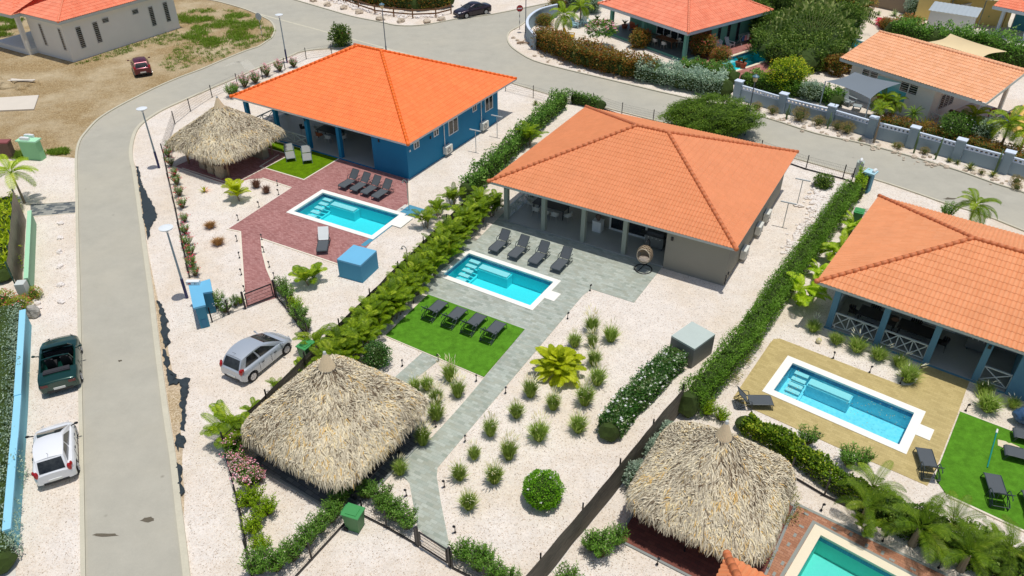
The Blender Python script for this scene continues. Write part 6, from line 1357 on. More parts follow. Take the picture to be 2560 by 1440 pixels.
def rubble(name, label, path, wd, n, s0, s1, mat, seed):
    r = random.Random(seed); mb = MB(); P_ = [W(p) for p in path]; tot = sum((b-a).length for a, b in zip(P_, P_[1:]))
    for _ in range(n):
        d = r.uniform(0, tot)
        for a, b in zip(P_, P_[1:]):
            l = (b-a).length
            if d <= l: break
            d -= l
        q = a+(b-a)*(d/l); nn = Vector((-(b-a).y, (b-a).x, 0)).normalized()*r.gauss(0, wd); s = r.uniform(s0, s1)
        mb.ball((q.x+nn.x, q.y+nn.y, s*.35), s, 1, (r.uniform(.8, 1.2), r.uniform(.7, 1), .6), .6, r.random()*50)
    return tag(mb.build(name, mat), label, 'stones', kind='stuff')
rubble('rock_rubble', 'white coral rubble heaped between the hedge end and the road', ((2110, 462), (2080, 480), (2062, 500), (2045, 530)), .55, 330, .07, .22, STONE, 1)
rubble('rock_rubble', 'line of white stones along the left foot of the long hedge', ((2045, 530), (2010, 570), (1980, 620), (1967, 640)), .22, 200, .05, .15, STONE, 2)
rubble('rock_rubble', 'white stones strewn under the rail fence hedge at the top', ((800, -12), (870, 12), (940, 30), (1030, 42), (1110, 38)), .45, 300, .10, .28, STONE, 3)
rubble('rock_rubble', 'pebbly stones between the hedge and the right villa', ((2145, 520), (2160, 570), (2135, 600)), .6, 160, .04, .12, surf('mixed_pebbles', sr(206, 190, 172), .9, .3, 8), 4)
rubble('rock_rubble', 'small rocks strewn along the planted verge by the blue grey wall', ((1930, 294), (2040, 328), (2140, 352), (2240, 380), (2330, 408), (2420, 434), (2540, 470)), .45, 90, .06, .2, STB, 5)
rubble('rock_rubble', 'white rocks among the flowering plants at the foot of the reed screen', ((22, 745), (45, 770), (60, 790)), .5, 60, .08, .25, STONE, 6)
rubble('rock_rubble', 'scattered rocks on the gravel verge of the mixed hedge', ((1285, 88), (1300, 110), (1400, 165), (1480, 183), (1600, 205)), .3, 28, .08, .22, STB, 7)
# torn landscape fabric by the road kerb
FAB = surf('black_landscape_fabric', sr(46, 58, 64), .8, .25, 2, 20, .6)
def fabric(label, L_px):
    pts = [W(p) for p in L_px]; rq = random.Random(len(L_px)); q = []
    for p_, p2_ in zip(pts, pts[1:]+pts[:1]):
        m_ = max(1, int((p2_-p_).length/.16)); q += [(p_.x+(p2_.x-p_.x)*j/m_+rq.gauss(0, .04), p_.y+(p2_.y-p_.y)*j/m_+rq.gauss(0, .04)) for j in range(m_)]
    x0, x1, y0, y1 = min(p[0] for p in q), max(p[0] for p in q), min(p[1] for p in q), max(p[1] for p in q); ins = [(rq.uniform(x0, x1), rq.uniform(y0, y1)) for _ in range(260)]; ins = [p for p in ins if inpoly(p, q)]
    tri = geometry.delaunay_2d_cdt([Vector(p) for p in q+ins], [(i, (i+1) % len(q)) for i in range(len(q))], [], 0, 1e-5); tri = (tri[0], tri[1], [f for f in tri[2] if inpoly([sum(tri[0][i][k] for i in f)/3 for k in (0, 1)], q)]); mb = MB()
    mb.add([(p[0], p[1], .04+.22*abs(noise.noise(Vector((p[0]*3.1, p[1]*3.1, 0))))) for p in tri[0]], [f for f in tri[2]]); tag(mb.build('landscape_fabric', FAB), label, 'ground fabric', 'torn fabric along the kerb')
fabric('torn black ground fabric along the kerb, long upper strip near the first lamp', [(340, 415), (346, 418), (356, 465), (372, 495), (386, 520), (392, 545), (386, 558), (376, 568), (374, 590), (370, 602), (362, 560), (356, 520), (349, 470)])
fabric('torn black ground fabric along the kerb beside the blue meter wall', [(395, 753), (404, 760), (410, 782), (421, 805), (420, 840), (425, 856), (420, 864), (412, 872), (409, 862), (404, 840), (400, 800)])
fabric('small crumpled piece of black ground fabric halfway down the kerb', [(408, 875), (420, 890), (427, 905), (424, 920), (434, 935), (446, 938), (440, 945), (420, 938), (412, 905)])
fabric('broad black ground fabric flap with a pointed corner beside the kerb', [(419, 928), (430, 938), (452, 952), (473, 948), (466, 1010), (466, 1050), (460, 1080), (452, 1075), (455, 1030), (450, 960), (424, 966), (418, 950)])
fabric('last piece of black ground fabric low down beside the kerb', [(442, 1158), (455, 1165), (455, 1200), (463, 1230), (455, 1246), (449, 1240), (446, 1190)])
fabric('black ground fabric loop between the broad flap and the last piece', [(440, 1095), (452, 1085), (466, 1105), (460, 1122), (448, 1112), (446, 1132), (440, 1120)])
# ---------------------------------------------------------------- buildings at the top right
BRW = surf('brown_grey_render', sr(150, 134, 114), .85, .1, 1, 15); YW = surf('yellow_render', sr(230, 206, 128), .8, .08, 1, 15, .1)
def wallbar(name, label, a, b, h, th, mat, cap=None, cat='wall'):
    a, b = W(a), W(b); t = thing(name, label, cat, a); q = b-a; mb = MB(); ribbon(mb, [(0, 0), tuple(q[:2])], th, 0, h); mb.build('wall', mat, t)
    mb = MB(); ribbon(mb, [(0, 0), tuple(q[:2])], th+.08, h+.002, h+.08); mb.build('wall_cap', cap or mat, t); return t
wallbar('garden_wall', 'brown grey garden wall behind the succulent bed at the top', (2165, 12), (2282, 38), 2.2, .2, BRW, WHITE)
wallbar('garden_wall', 'white garden wall with a red wall decoration below the brown timber fence', (2368, 68), (2478, 36), 2.1, .2, WHITEW, WHITE)
t = wallbar('timber_fence', 'brown vertical board fence behind the white wall', (2420, 42), (2520, 8), 2.6, .1, surf('brown_boards', sr(120, 82, 54), .8, .3, 7, 20), None, 'fence')
t = wallbar('timber_gate', 'light brown timber gate beside the green bin', (2473, 50), (2505, 68), 2.0, .08, surf('tan_boards', sr(168, 128, 78), .8, .3, 7, 20), None, 'gate')
a = W((2284, 47)); F8 = Frame(a.x, a.y, -28); t = thing('yellow_house', 'yellow walled annex with a sand coloured slatted pergola roof', 'house', a, F8.yaw)
mb = MB(); mb.bbox(0, 3.2, 0, 5, 0, 3.0); mb.build('wall', YW, t); mb = MB(); mb.bbox(3.21, 9.5, 1.2, 6, 0, 2.9); mb.build('rear_wall', YW, t)
mb = MB(); mb.bbox(3.2, 10, -.4, 5.5, 3.0, 3.05); mb.build('pergola_roof', surf('reed_roof', sr(206, 190, 150), .9, .12, 5, 20), t)
for i in range(6): mb = MB(); mb.bar((3.3+1.3*i, -.6, 3.12), (3.3+1.3*i, 5.5, 3.12), .08, .1); mb.build('pergola_beam', surf('grey_green_beam', sr(120, 134, 126), .7), t)
for x in (3.4, 6.6, 9.8): mb = MB(); mb.box((x, -.45, 1.5), (.1, .1, 3)); mb.build('pergola_post', surf('grey_green_beam', sr(120, 134, 126)), t)
t = thing('corrugated_roof', 'low grey corrugated roof patch between the green shrubs and the white wall', 'shed', W((2370, 78)), R(-35)); mb = MB()
for i in range(22): x = -2.4+.22*i; mb.quad((x, -1.4, 2.2+.03*(i % 2)), (x+.22, -1.4, 2.2+.03*((i+1) % 2)), (x+.22, 1.6, 2.5+.03*((i+1) % 2)), (x, 1.6, 2.5+.03*(i % 2)))
mb.build('roof', surf('galvanised_sheet', sr(176, 186, 190), .5, .1, 2, 15), t); mb = MB(); mb.bbox(-2.2, 2.2, -1.1, 1.3, 0, 2.15); mb.build('wall', WHITEW, t)
# loungers and pots at the far pool deck
for i, (p, r_) in enumerate((((2168, 44), 110), ((2160, 58), 110), ((2150, 82), 150))): q = W(p); (LGP if i < 2 else LG)((q.x, q.y, .02), R(r_), 'sun lounger on the sandy pool deck at the top, %s from the top' % ORD[i], 'loungers on the sandy pool deck', 1.0)
POT = surf('terracotta_pot', sr(168, 92, 62), .8, .12)
def ppot():
    t = thing('plant_pot', '', 'plant pot'); mb = MB(); mb.tube([(0, 0, 0), (0, 0, .35), (0, 0, .42)], [.17, .26, .28], 14); mb.build('pot', POT, t); mb = MB()
    for i in range(16): a = i*2.4; mb.tube([(0, 0, .4), (.12*math.cos(a), .12*math.sin(a), .65), (.3*math.cos(a), .3*math.sin(a), .8)], [.02, .03, .004], 3)
    mb.build('plant', foliage('pot_plant', [sr(60, 90, 30), sr(130, 160, 60)]), t); return t
PP = Proto(ppot)
for p, lb in (((1561, 74), 'on the sea green villa terrace edge'), ((1890, 112), 'at the far end of the pink paved pool'), ((1845, 168), 'near the pink flowers at the far pool, left of two'), ((1856, 171), 'near the pink flowers at the far pool, right of two'), ((1492, 62), 'alone on the gravel beyond the frangipani')): PP(W(p), 0, 'terracotta plant pot '+lb, 'terracotta plant pots', 1.3)
# driftwood by the sign, sofa set on the white house veranda
mb = MB(); mb.tube([(0, 0, .1), (.6, .1, .2), (1.2, -.1, .12), (1.7, .1, .3)], [.12, .1, .07, .02], 6); mb.tube([(.6, .1, .2), (.9, .5, .35), (1.0, .8, .3)], [.06, .04, .01], 5); mb.tube([(.5, .1, .2), (.3, -.4, .3)], [.06, .01], 5); o = mb.build('driftwood', surf('bleached_wood', sr(176, 152, 128), .9, .2, 4)); o.location = W((1292, 110)); tag(o, 'bleached driftwood branch on the gravel corner by the curved wall', 'driftwood')
q = F5.w(10.6, 2.6, .15); t = thing('sofa', 'brown corner sofa under the right end of the salmon gable roof', 'sofa', q, F5.yaw); mb = MB(); mb.bbox(-1.4, 1.4, -.4, .4, .05, .42); mb.build('seat', surf('brown_sofa_fabric', sr(120, 100, 84), .9), t); mb = MB(); mb.bbox(-1.4, 1.4, .402, .6, .05, .8); mb.build('backrest', surf('brown_sofa_fabric', sr(120, 100, 84)), t)
table('dark wooden table on the patio right of the white gabled house', F5, (12.0, 6.2), 1.8, .9, .15, surf('brown_wood', sr(120, 76, 46)))
# ---------------------------------------------------------------- plants
GN = [sr(26, 50, 8), sr(60, 92, 16), sr(92, 124, 28), sr(136, 164, 60)]
M_HEDGE = foliage('hedge_leaves', [sr(40, 72, 10), sr(78, 116, 20), sr(104, 144, 36), sr(150, 184, 84)])
M_OLEA = foliage('oleander_leaves', [sr(34, 66, 22), sr(70, 108, 34), sr(104, 146, 50), sr(166, 194, 110)])
M_OLEY = foliage('bright_shrub_leaves', [sr(64, 98, 6), sr(108, 142, 8), sr(140, 168, 20), sr(182, 200, 60)])
M_IXORA = foliage('dark_glossy_leaves', [sr(20, 52, 16), sr(44, 86, 26), sr(78, 120, 44), sr(210, 220, 180)], .35)
M_ARECA = foliage('areca_leaves', [sr(40, 66, 4), sr(84, 112, 8), sr(126, 150, 18), sr(180, 192, 56)])
ORDX = lambda i: ORD[i] if i < 39 else ['fortieth', 'forty-first', 'forty-second', 'forty-third', 'forty-fourth', 'forty-fifth', 'forty-sixth', 'forty-seventh', 'forty-eighth', 'forty-ninth'][i-39]
M_YPALM = foliage('yellow_palm_leaves', [sr(92, 110, 4), sr(138, 152, 8), sr(176, 184, 24), sr(206, 208, 80)])
M_PALM = foliage('palm_leaves', [sr(46, 78, 14), sr(86, 120, 24), sr(124, 156, 50), sr(176, 190, 100)])
M_GRASS = foliage('grass_blades', [sr(80, 100, 36), sr(112, 134, 52), sr(144, 160, 84), sr(186, 184, 126)], .8, .5, gain=1.9)
M_GRASSB = foliage('bronze_grass_blades', [sr(96, 70, 40), sr(146, 110, 66), sr(180, 144, 92), sr(206, 176, 130)], .8)
M_PURP = foliage('purple_brown_grass', [sr(70, 50, 44), sr(104, 76, 62), sr(130, 98, 78), sr(150, 120, 96)], .8)
M_PLUME = foliage('pale_plumes', [sr(196, 184, 140), sr(222, 212, 176), sr(236, 228, 198)], .8)
M_SILVER = foliage('silver_leaves', [sr(84, 106, 90), sr(126, 148, 128), sr(158, 176, 154), sr(196, 206, 186)], .7)
M_MIX = foliage('sea_grape_leaves', [sr(46, 58, 20), sr(94, 100, 34), sr(138, 116, 44), sr(160, 92, 44), sr(150, 160, 84)], .5)
M_TREE = foliage('fine_tree_leaves', [sr(42, 68, 8), sr(76, 106, 20), sr(106, 136, 34), sr(144, 168, 66)])
M_DARKG = foliage('dark_green_leaves', [sr(30, 54, 12), sr(62, 90, 24), sr(98, 124, 42), sr(156, 172, 90)])
M_CROTON = foliage('croton_leaves', [sr(40, 50, 16), sr(96, 92, 30), sr(150, 90, 40), sr(110, 130, 40), sr(180, 170, 70)])
M_DESERT = foliage('dry_scrub', [sr(110, 90, 60), sr(146, 126, 84), sr(128, 128, 76), sr(170, 150, 110)], .9)
M_CACT = surf('cactus_skin', sr(84, 108, 66), .7, .2, 6, 30)
M_PINK = foliage('pink_flowers', [sr(214, 120, 138), sr(236, 160, 172), sr(246, 196, 200)], .7, .3)
M_REDF = foliage('red_flowers', [sr(186, 30, 60), sr(214, 60, 90), sr(230, 110, 130)], .7)
M_WHITEF = foliage('white_flowers', [sr(226, 226, 210), sr(240, 240, 232), sr(248, 244, 236)], .7)
M_ORANGEF = foliage('orange_flowers', [sr(226, 110, 40), sr(240, 150, 80), sr(236, 120, 120)], .7)
M_YELF = foliage('yellow_flowers', [sr(220, 190, 30), sr(236, 210, 60)], .7)
M_STEM = surf('plant_stem', sr(116, 96, 70), .85, .2, 5, 30, world=False); M_TRUNK = surf('palm_trunk', sr(150, 136, 112), .85, .2, 6, 30, .4, world=False)
M_CORE = surf('dark_core', sr(58, 78, 22), .95, .3, 4, 25, .5, world=False)  # dark solid core added inside the leaves to block see-through
def leaf(mb, r, p, ln, w_, dirv=None, up=.3, cv=None):
    d = dirv if dirv is not None else Vector((r.gauss(0, 1), r.gauss(0, 1), r.gauss(up, .8)))
    if d.length < 1e-3: d = Vector((1, 0, .2))
    d = Vector((d.x, d.y, d.z*.6)).normalized(); sd = d.cross(Vector((r.gauss(0, .4), r.gauss(0, .4), 1))); sd = sd.normalized()*w_/2 if sd.length > 1e-3 else Vector((w_/2, 0, 0))
    n = sd.cross(d).normalized()*ln*.10; m_ = p+d*ln*.5+n
    mb.add([p, m_+sd, p+d*ln, m_-sd], [(0, 1, 2, 3)], min(1, max(0, r.gauss(.48, .22))) if cv is None else cv)
def cloud(mb, r, c, rad, n, ln, w_, shell=.55, lump=.3, sd=0, up=.3, flat=0, bias=0):
    """leaves through an uneven ellipsoid, most of them near its surface"""
    c = Vector(c)
    for _ in range(n):
        d = Vector((r.gauss(0, 1), r.gauss(0, 1), r.gauss(.15, 1))).normalized()
        k = (shell+(1-shell)*r.random()**.6)*(1+lump*noise.noise(d*2.2+Vector((sd*5.1, sd, sd*2.3))))
        if noise.noise(d*4.5+Vector((sd, sd*3, 7))) < -.32 and r.random() < .75: k *= .72
        p = c+Vector((d.x*rad[0], d.y*rad[1], d.z*rad[2]))*k
        if p.z < .02: p.z = r.uniform(.02, .15)
        cv = min(1, max(0, r.gauss(.48+bias, .2)+.10*noise.noise(p*3)))
        leaf(mb, r, p, ln*r.uniform(.6, 1.25), w_*r.uniform(.7, 1.2), d*.8+Vector((r.gauss(0, .7), r.gauss(0, .7), r.gauss(up, .5))), cv=cv)
def bush(name, cat, mat, rad, n, ln, w_, seed, core=.62, flower=None, nf=0, stems=3, lump=.3, fl=.07, shell=.6, up=.3):
    def fn():
        r = random.Random(seed); t = thing(name, '', cat); mb = MB(); cloud(mb, r, (0, 0, rad[2]*.92), rad, n, ln, w_, shell, lump, seed, up); mb.build('foliage', mat, t, attr=True)
        if core: mb = MB(); mb.ball((0, 0, rad[2]*.85), core, 2, (rad[0], rad[1], rad[2]), .35, seed); mb.build('dark_core', M_CORE, t)
        if flower:
            mb = MB()
            for _ in range(nf):
                d = Vector((r.gauss(0, 1), r.gauss(0, 1), abs(r.gauss(.5, .8)))).normalized(); k = (.95+.1*r.random())*(1+lump*noise.noise(d*2.2+Vector((seed*5.1, seed, seed*2.3)))); p = Vector((d.x*rad[0], d.y*rad[1], rad[2]*.92+d.z*rad[2]))*1
                p = Vector((d.x*rad[0]*k, d.y*rad[1]*k, rad[2]*.92+d.z*rad[2]*k)); cv = r.random()
                for a in range(4): leaf(mb, r, p, fl, fl*.7, Vector((math.cos(a*1.57), math.sin(a*1.57), .7)), cv=cv)
            mb.build('flowers', flower, t, attr=True)
        mb = MB()
        for i in range(stems): a = i*2.1+seed; mb.tube([(0, 0, 0), (.12*math.cos(a)*rad[0], .12*math.sin(a)*rad[1], rad[2]*.4), (.4*math.cos(a)*rad[0], .4*math.sin(a)*rad[1], rad[2]*1.0)], [.04, .03, .015], 5)
        mb.build('stem', M_STEM, t); return t
    return Proto(fn)
def sprigs(name, cat, mat, h, spread, ns, nl, ln, w_, seed, flower=None, nf=0, fl=.08):
    """oleander-like: many upright stems, each with whorls of narrow leaves"""
    def fn():
        r = random.Random(seed); t = thing(name, '', cat); mb = MB(); sm = MB(); fm = MB()
        for s in range(ns):
            a = r.uniform(0, 6.28); q = spread*math.sqrt(r.random()); tip = Vector((math.cos(a)*q, math.sin(a)*q, h*r.uniform(.65, 1.05)*(1-.25*q/spread))); b = Vector((tip.x*.15, tip.y*.15, 0)); md = (b+tip)/2+Vector((tip.x*.1, tip.y*.1, .05))
            sm.tube([b, md, tip], [.018, .012, .005], 4, False)
            for k in range(nl):
                u = .28+.72*(k+r.random())/nl; p = b.lerp(md, u*2) if u < .5 else md.lerp(tip, u*2-1); an = k*2.4+s; d = Vector((math.cos(an), math.sin(an), .75+.3*u)); leaf(mb, r, p, ln*r.uniform(.7, 1.2), w_, d, cv=min(1, max(0, r.gauss(.30+.28*u, .16))))
            if flower and s < nf:
                for k in range(9): p = tip+Vector((r.gauss(0, .07), r.gauss(0, .07), r.gauss(.02, .04))); leaf(fm, r, p, fl, fl*.8, None, .8, r.random())
        mb.build('foliage', mat, t, attr=True); sm.build('stem', M_STEM, t)
        if flower: fm.build('flowers', flower, t, attr=True)
        return t
    return Proto(fn)
def frond(mb, r, o, az, el, L_, nl, ll, lw, droop, vee=.5, cv0=.5, sm=None):
    """one arching palm leaf with paired leaflets"""
    pts = []; p = Vector(o); e = el; st = L_/9; h = Vector((math.cos(az), math.sin(az), 0))
    for i in range(10): pts.append(p.copy()); p = p+(h*math.cos(e)+Vector((0, 0, math.sin(e))))*st; e -= droop/9*(.5+i/9)
    (sm or mb).tube(pts, [.018*(1-i/11)+.003 for i in range(10)], 3, False)
    sd = Vector((-h.y, h.x, 0)); cvf = cv0+r.gauss(0, .12)
    for i in range(nl):
        u = .12+.88*(i+.5)/nl; k = min(8, int(u*9)); q = pts[k].lerp(pts[k+1], u*9-k); t = (pts[k+1]-pts[k]).normalized(); l = ll*math.sin(math.pi*min(1, (u*.86+.12)))**.6
        for s_ in (1, -1):
            d = (sd*s_*.85+t*.65+Vector((0, 0, vee-.5*u))).normalized(); a = q; b = q+d*l*.55; c = q+d*l+Vector((0, 0, -.28*l)); w_ = t*lw/2
            mb.add([a-w_*.6, a+w_*.6, b+w_, c, b-w_], [(0, 1, 2, 4), (4, 2, 3)], min(1, max(0, cvf+r.gauss(0, .1)-.12*u+.1)))
def areca(seed, nf=16, L_=1.7, h0=.15, mat=None, name='areca_palm', canes=4, ch=.5, ll=.42, lw=.05, el=(50, 84), dr=1.5, nl=20):
    def fn():
        r = random.Random(seed); t = thing(name, '', 'palm'); mb = MB(); sm = MB(); pos = []
        for i in range(canes): a = i*2.3+seed; q = .14 if canes > 1 else 0; hh = ch*r.uniform(.7, 1.2); b = Vector((math.cos(a)*q, math.sin(a)*q, 0)); tp = b*1.9+Vector((0, 0, hh)); sm.tube([b, tp], [.045, .035], 6); pos.append(tp)
        for k in range(nf): a = k*2.4+r.gauss(0, .25); frond(mb, r, pos[k % canes], a, R(r.uniform(*el)), L_*r.uniform(.75, 1.15), nl, ll, lw, dr*r.uniform(.8, 1.25), cv0=.5)
        mb.build('fronds', mat or M_ARECA, t, attr=True); sm.build('trunk', M_TRUNK, t); return t
    return Proto(fn)
def palm(seed, H_, nf=18, L_=2.0, mat=None, tr=.09, lean=(0, 0), ll=.5, el=(-5, 75), dr=1.6, name='palm_tree', nl=26, lw=.05, r0=1.3):
    def fn():
        r = random.Random(seed); t = thing(name, '', 'palm'); mb = MB(); tp = Vector((lean[0], lean[1], H_)); sm = MB(); sm.tube([(0, 0, 0), (lean[0]*.3, lean[1]*.3, H_*.5), tp], [tr*r0, tr, tr*.8], 8); sm.build('trunk', M_TRUNK, t)
        for k in range(nf): frond(mb, r, tp, k*2.4+r.gauss(0, .2), R(lerp(el[1], el[0], (k+.5)/nf)), L_*r.uniform(.85, 1.1), nl, ll, lw, dr*r.uniform(.8, 1.2), cv0=.52)
        mb.build('crown', mat or M_PALM, t, attr=True); return t
    return Proto(fn)
def tuft(seed, h=.95, w_=.5, nb=420, npl=26, mat=None, plume=True):
    def fn():
        r = random.Random(seed); t = thing('grass_tuft', '', 'ornamental grass'); mb = MB()
        for _ in range(nb):
            a = r.uniform(0, 6.28); b = Vector((math.cos(a), math.sin(a), 0))*r.uniform(0, .17); o_ = r.gauss(.22, .16); hh = h*r.uniform(.45, .95); m1 = b*1.5+Vector((math.cos(a)*o_*w_*.6, math.sin(a)*o_*w_*.6, hh*.6)); m2 = b*1.5+Vector((math.cos(a)*w_*(o_+.38*r.random()), math.sin(a)*w_*(o_+.38*r.random()), hh*r.uniform(.75, 1.0))); s_ = Vector((-math.sin(a), math.cos(a), 0))*.011
            cv = min(1, max(0, r.gauss(.45, .2))); mb.add([b-s_, b+s_, m1+s_, m1-s_, m2], [(0, 1, 2, 3), (3, 2, 4)], cv)
        mb.build('blades', mat or M_GRASS, t, attr=True)
        if plume:
            mb = MB()
            for _ in range(npl):
                a = r.uniform(0, 6.28); q = w_*r.uniform(.2, .9); p = Vector((math.cos(a)*q+.12, math.sin(a)*q*.8, h*r.uniform(.75, 1.12))); d = Vector((math.cos(a)*.6+.35, math.sin(a)*.5, .75)).normalized(); sd = d.cross(Vector((0, 0, 1))).normalized()*.014; u = d.cross(sd).normalized()*.014
                mb.add([p-sd, p+sd, p+d*.12+sd*1.2, p+d*.24, p+d*.12-sd*1.2, p+d*.12+u], [(0, 1, 2, 4), (4, 2, 3), (0, 5, 3)], r.random())
            mb.build('plumes', M_PLUME, t, attr=True)
        return t
    return Proto(fn)
def V0(px): return W(px)
rz_ = random.Random(77)
def place(P_, pts, labels, group=None, s=1.0, js=.12, z=0, hc=0):
    """hc: pixel marks the crown centre at this height"""
    for i, p in enumerate(pts):
        q = G(p[0], p[1], hc); k = (p[2] if len(p) > 2 else 1)*s*(1+rz_.uniform(-js, js)); pr = P_[i % len(P_)] if isinstance(P_, list) else P_
        lb = labels % ORD[i] if '%s' in labels else labels
        pr((q.x, q.y, z), rz_.uniform(0, 6.28), lb, group, k)
# grasses in the gravel garden
TU = [tuft(1, 1.1, .5, 620, 50), tuft(2, 1.0, .55, 620, 40), tuft(3, 1.15, .48, 620, 60), tuft(4, 1.0, .5, 560, 30)]
def tufts(pts, txt, grp, s=1.0, P_=None): place(P_ or TU, pts, txt, grp, s)
GG = 'fountain grass tufts in the front gravel garden'
tufts([(1479, 830, 1.0), (1436, 866, 1.0), (1481, 866, .9), (1526, 852, 1.1)], 'green grass tuft with plumes at the upper end of the gravel, %s of four', GG, 1.0)
tufts([(1484, 912, 1.05), (1493, 960, 1.1)], 'green fountain grass tuft right of the yellow palm bush, %s from the top', GG)
tufts([(1326, 990, 1.15), (1291, 1042, 1.0), (1226, 1087, .95), (1186, 1145, .85)], 'green grass tuft in the diagonal row beside the grey path, %s from the top', GG)
tufts([(1383, 1022, 1.05), (1347, 1098, 1.15), (1272, 1145, 1.1), (1149, 1197, 1.0), (1236, 1205, 1.0), (1172, 1270, 1.05)], 'green fountain grass tuft in the middle of the gravel garden, %s from the top', GG)
tufts([(1462, 1010, 1.05), (1445, 1078, 1.0)], 'green fountain grass tuft in the right column of the gravel garden, %s from the top', GG)
tufts([(1125, 950, 1.15), (1068, 973, .95), (1145, 991, .95), (1037, 978, .9), (1092, 1008, .9), (1091, 1048, .95), (1058, 1110, .9), (1002, 1184, .85)], 'green fountain grass tuft between the big hut and the grey path, %s from the top', 'fountain grass tufts beside the big hut')
TG = [tuft(5, .85, .62, 520, 6), tuft(6, .8, .6, 520, 4)]
place(TG, [(2032, 828, .95), (2089, 858, .95), (2141, 878, 1.1), (2194, 898, 1.0), (2245, 915, .95), (2267, 952, 1.4)], 'bushy green grass tuft along the white railing of the right villa, %s from the left', 'grass tufts along the right villa', 1.0)
place(TG, [(2455, 985, 1.1), (2466, 1025, 1.25), (2530, 1018, .85)], 'bushy green grass tuft on the gravel above the right green lawn, %s from the left', 'grass tufts above the right lawn')
TB = tuft(7, .55, .6, 420, 0, M_GRASSB, False); place(TB, [(527, 569, .9), (547, 611, 1.05)], 'low bronze grass tuft on the gravel left of the red paving, %s from the top', 'bronze grass tufts', 1.0)
TPp = tuft(8, .75, .5, 420, 0, M_PURP, False); place(TPp, [(642, 468, .9), (667, 482, .8)], 'dark purple brown grass tuft beside the red paving, %s from the left', 'purple brown grass tufts', 1.0)
# areca palm row along the shade cloth fence
AR = [areca(1, 22, 1.3, ll=.36), areca(2, 20, 1.2, ll=.36), areca(3, 24, 1.35, ll=.36), areca(4, 20, 1.15, ll=.36)]
pa = Vector((-9.1, 29.6, 0)); pbv = Vector((-1.75, 46.2, 0)); npalm = 48
for i in range(npalm):
    q = pa.lerp(pbv, i/(npalm-1))+Vector((-.05+.55*(i % 2)+rz_.gauss(0, .1), -.1-.3*(i % 2)+rz_.gauss(0, .12), 0)); AR[i % 4](tuple(q), rz_.uniform(0, 6.28), 'areca palm in the row along the shade cloth fence, %s from the near end' % ORDX(i), 'areca palms along the shade cloth fence', rz_.uniform(.82, 1.02))
for i, (x, y) in enumerate(((1065, 548), (1098, 520), (1132, 492))):
    q = G(x, y+22); AR[i % 4]((q.x, q.y, 0), rz_.uniform(0, 6.28), 'areca palm on the blue villa side of the shade cloth fence, %s in order' % ORD[i], 'areca palms on the blue villa side', .85)
place(AR, [(790, 880, .8), (760, 940, .6), (700, 985, .55), (640, 1040, .6)], 'small areca palm between screen fence and the big hut, %s from the top', 'small areca palms behind the big hut', 1)
place(AR, [(575, 1090, 1.1), (610, 1120, 1.1)], 'areca palm arching over the front fence corner left of the big hut, %s', 'areca palms at the front fence corner', 1)
# young palms, yellow palm
YP = areca(9, 70, 1.0, mat=M_YPALM, name='yellow_palm_bush', canes=9, ch=.42, ll=.30, el=(5, 84), dr=1.1, nl=20, lw=.075); place(YP, [(1395, 936)], 'bright yellow green palm bush in the middle of the front gravel garden', None, 1.15, 0)
FAN = areca(10, 20, .95, mat=M_YPALM, name='young_palm', canes=2, ch=.45, ll=.40, el=(20, 85), dr=.9, nl=14, lw=.06); place(FAN, [(600, 500)], 'young yellow green palm on gravel beside the red paving and first hut', None, 1.1, 0)
AP = areca(11, 17, .95, name='young_palm', canes=2, ch=.3, ll=.38, el=(20, 80), dr=1.0, nl=14, lw=.07); place(AP, [(779, 712)], 'young green palm on the gravel left of the sky blue pump house', None, 1.15, 0)
CB = areca(12, 22, 1.0, name='cane_palm', canes=4, ch=.6, ll=.34, mat=foliage('lime_palm_leaves', [sr(70, 104, 6), sr(120, 154, 10), sr(160, 186, 30), sr(206, 212, 90)]), el=(10, 80), dr=1.3, nl=16, lw=.06)
place(CB, [(2130, 585, .9), (2090, 655, 1.0), (2045, 695, .7), (2000, 760, 1.25)], 'lime green cane palm between hedge and right villa roof, %s from the top', 'cane palms beside the right villa', 1.15)
# left palm
PM1 = palm(20, 2.3, 15, 1.75, tr=.07, lean=(-.15, .1), ll=.5, el=(-15, 70), dr=1.5, mat=foliage('coconut_leaves', [sr(60, 92, 6), sr(110, 140, 16), sr(150, 172, 34), sr(200, 206, 90)])); PM1(W((62, 508)), 0, 'slender palm tree standing at the top end of the reed screen', None, 1.0)
M_KEN = foliage('kentia_leaves', [sr(36, 60, 8), sr(74, 102, 14), sr(112, 138, 28), sr(170, 182, 70)])
BP = [palm(22, 1.3, 11, 1.6, tr=.10, ll=.42, el=(0, 80), dr=1.4, nl=32, lw=.028, mat=M_KEN), palm(23, .9, 12, 1.5, tr=.12, ll=.40, el=(5, 82), dr=1.5, nl=32, lw=.028, mat=M_KEN)]
place(BP, [(2150, 1310, .85), (2280, 1362, 1.15), (2360, 1352, .85), (2400, 1425, 1.05), (2500, 1425, .9)], 'feathery palm between right green lawn and sea green pool, %s from the left', 'feathery palms in the lower right border', 1.0, 0)
BP[0](W((2166, 1262)), 2.2, 'tall feathery palm beside the lower corner of the ochre paving', None, .85)
place(AR, [(2160, 1335, .6), (2330, 1385, .7), (2480, 1380, .7), (2440, 1400, .7)], 'small areca palm filling the lower right border, %s', 'small areca palms in the lower right border')
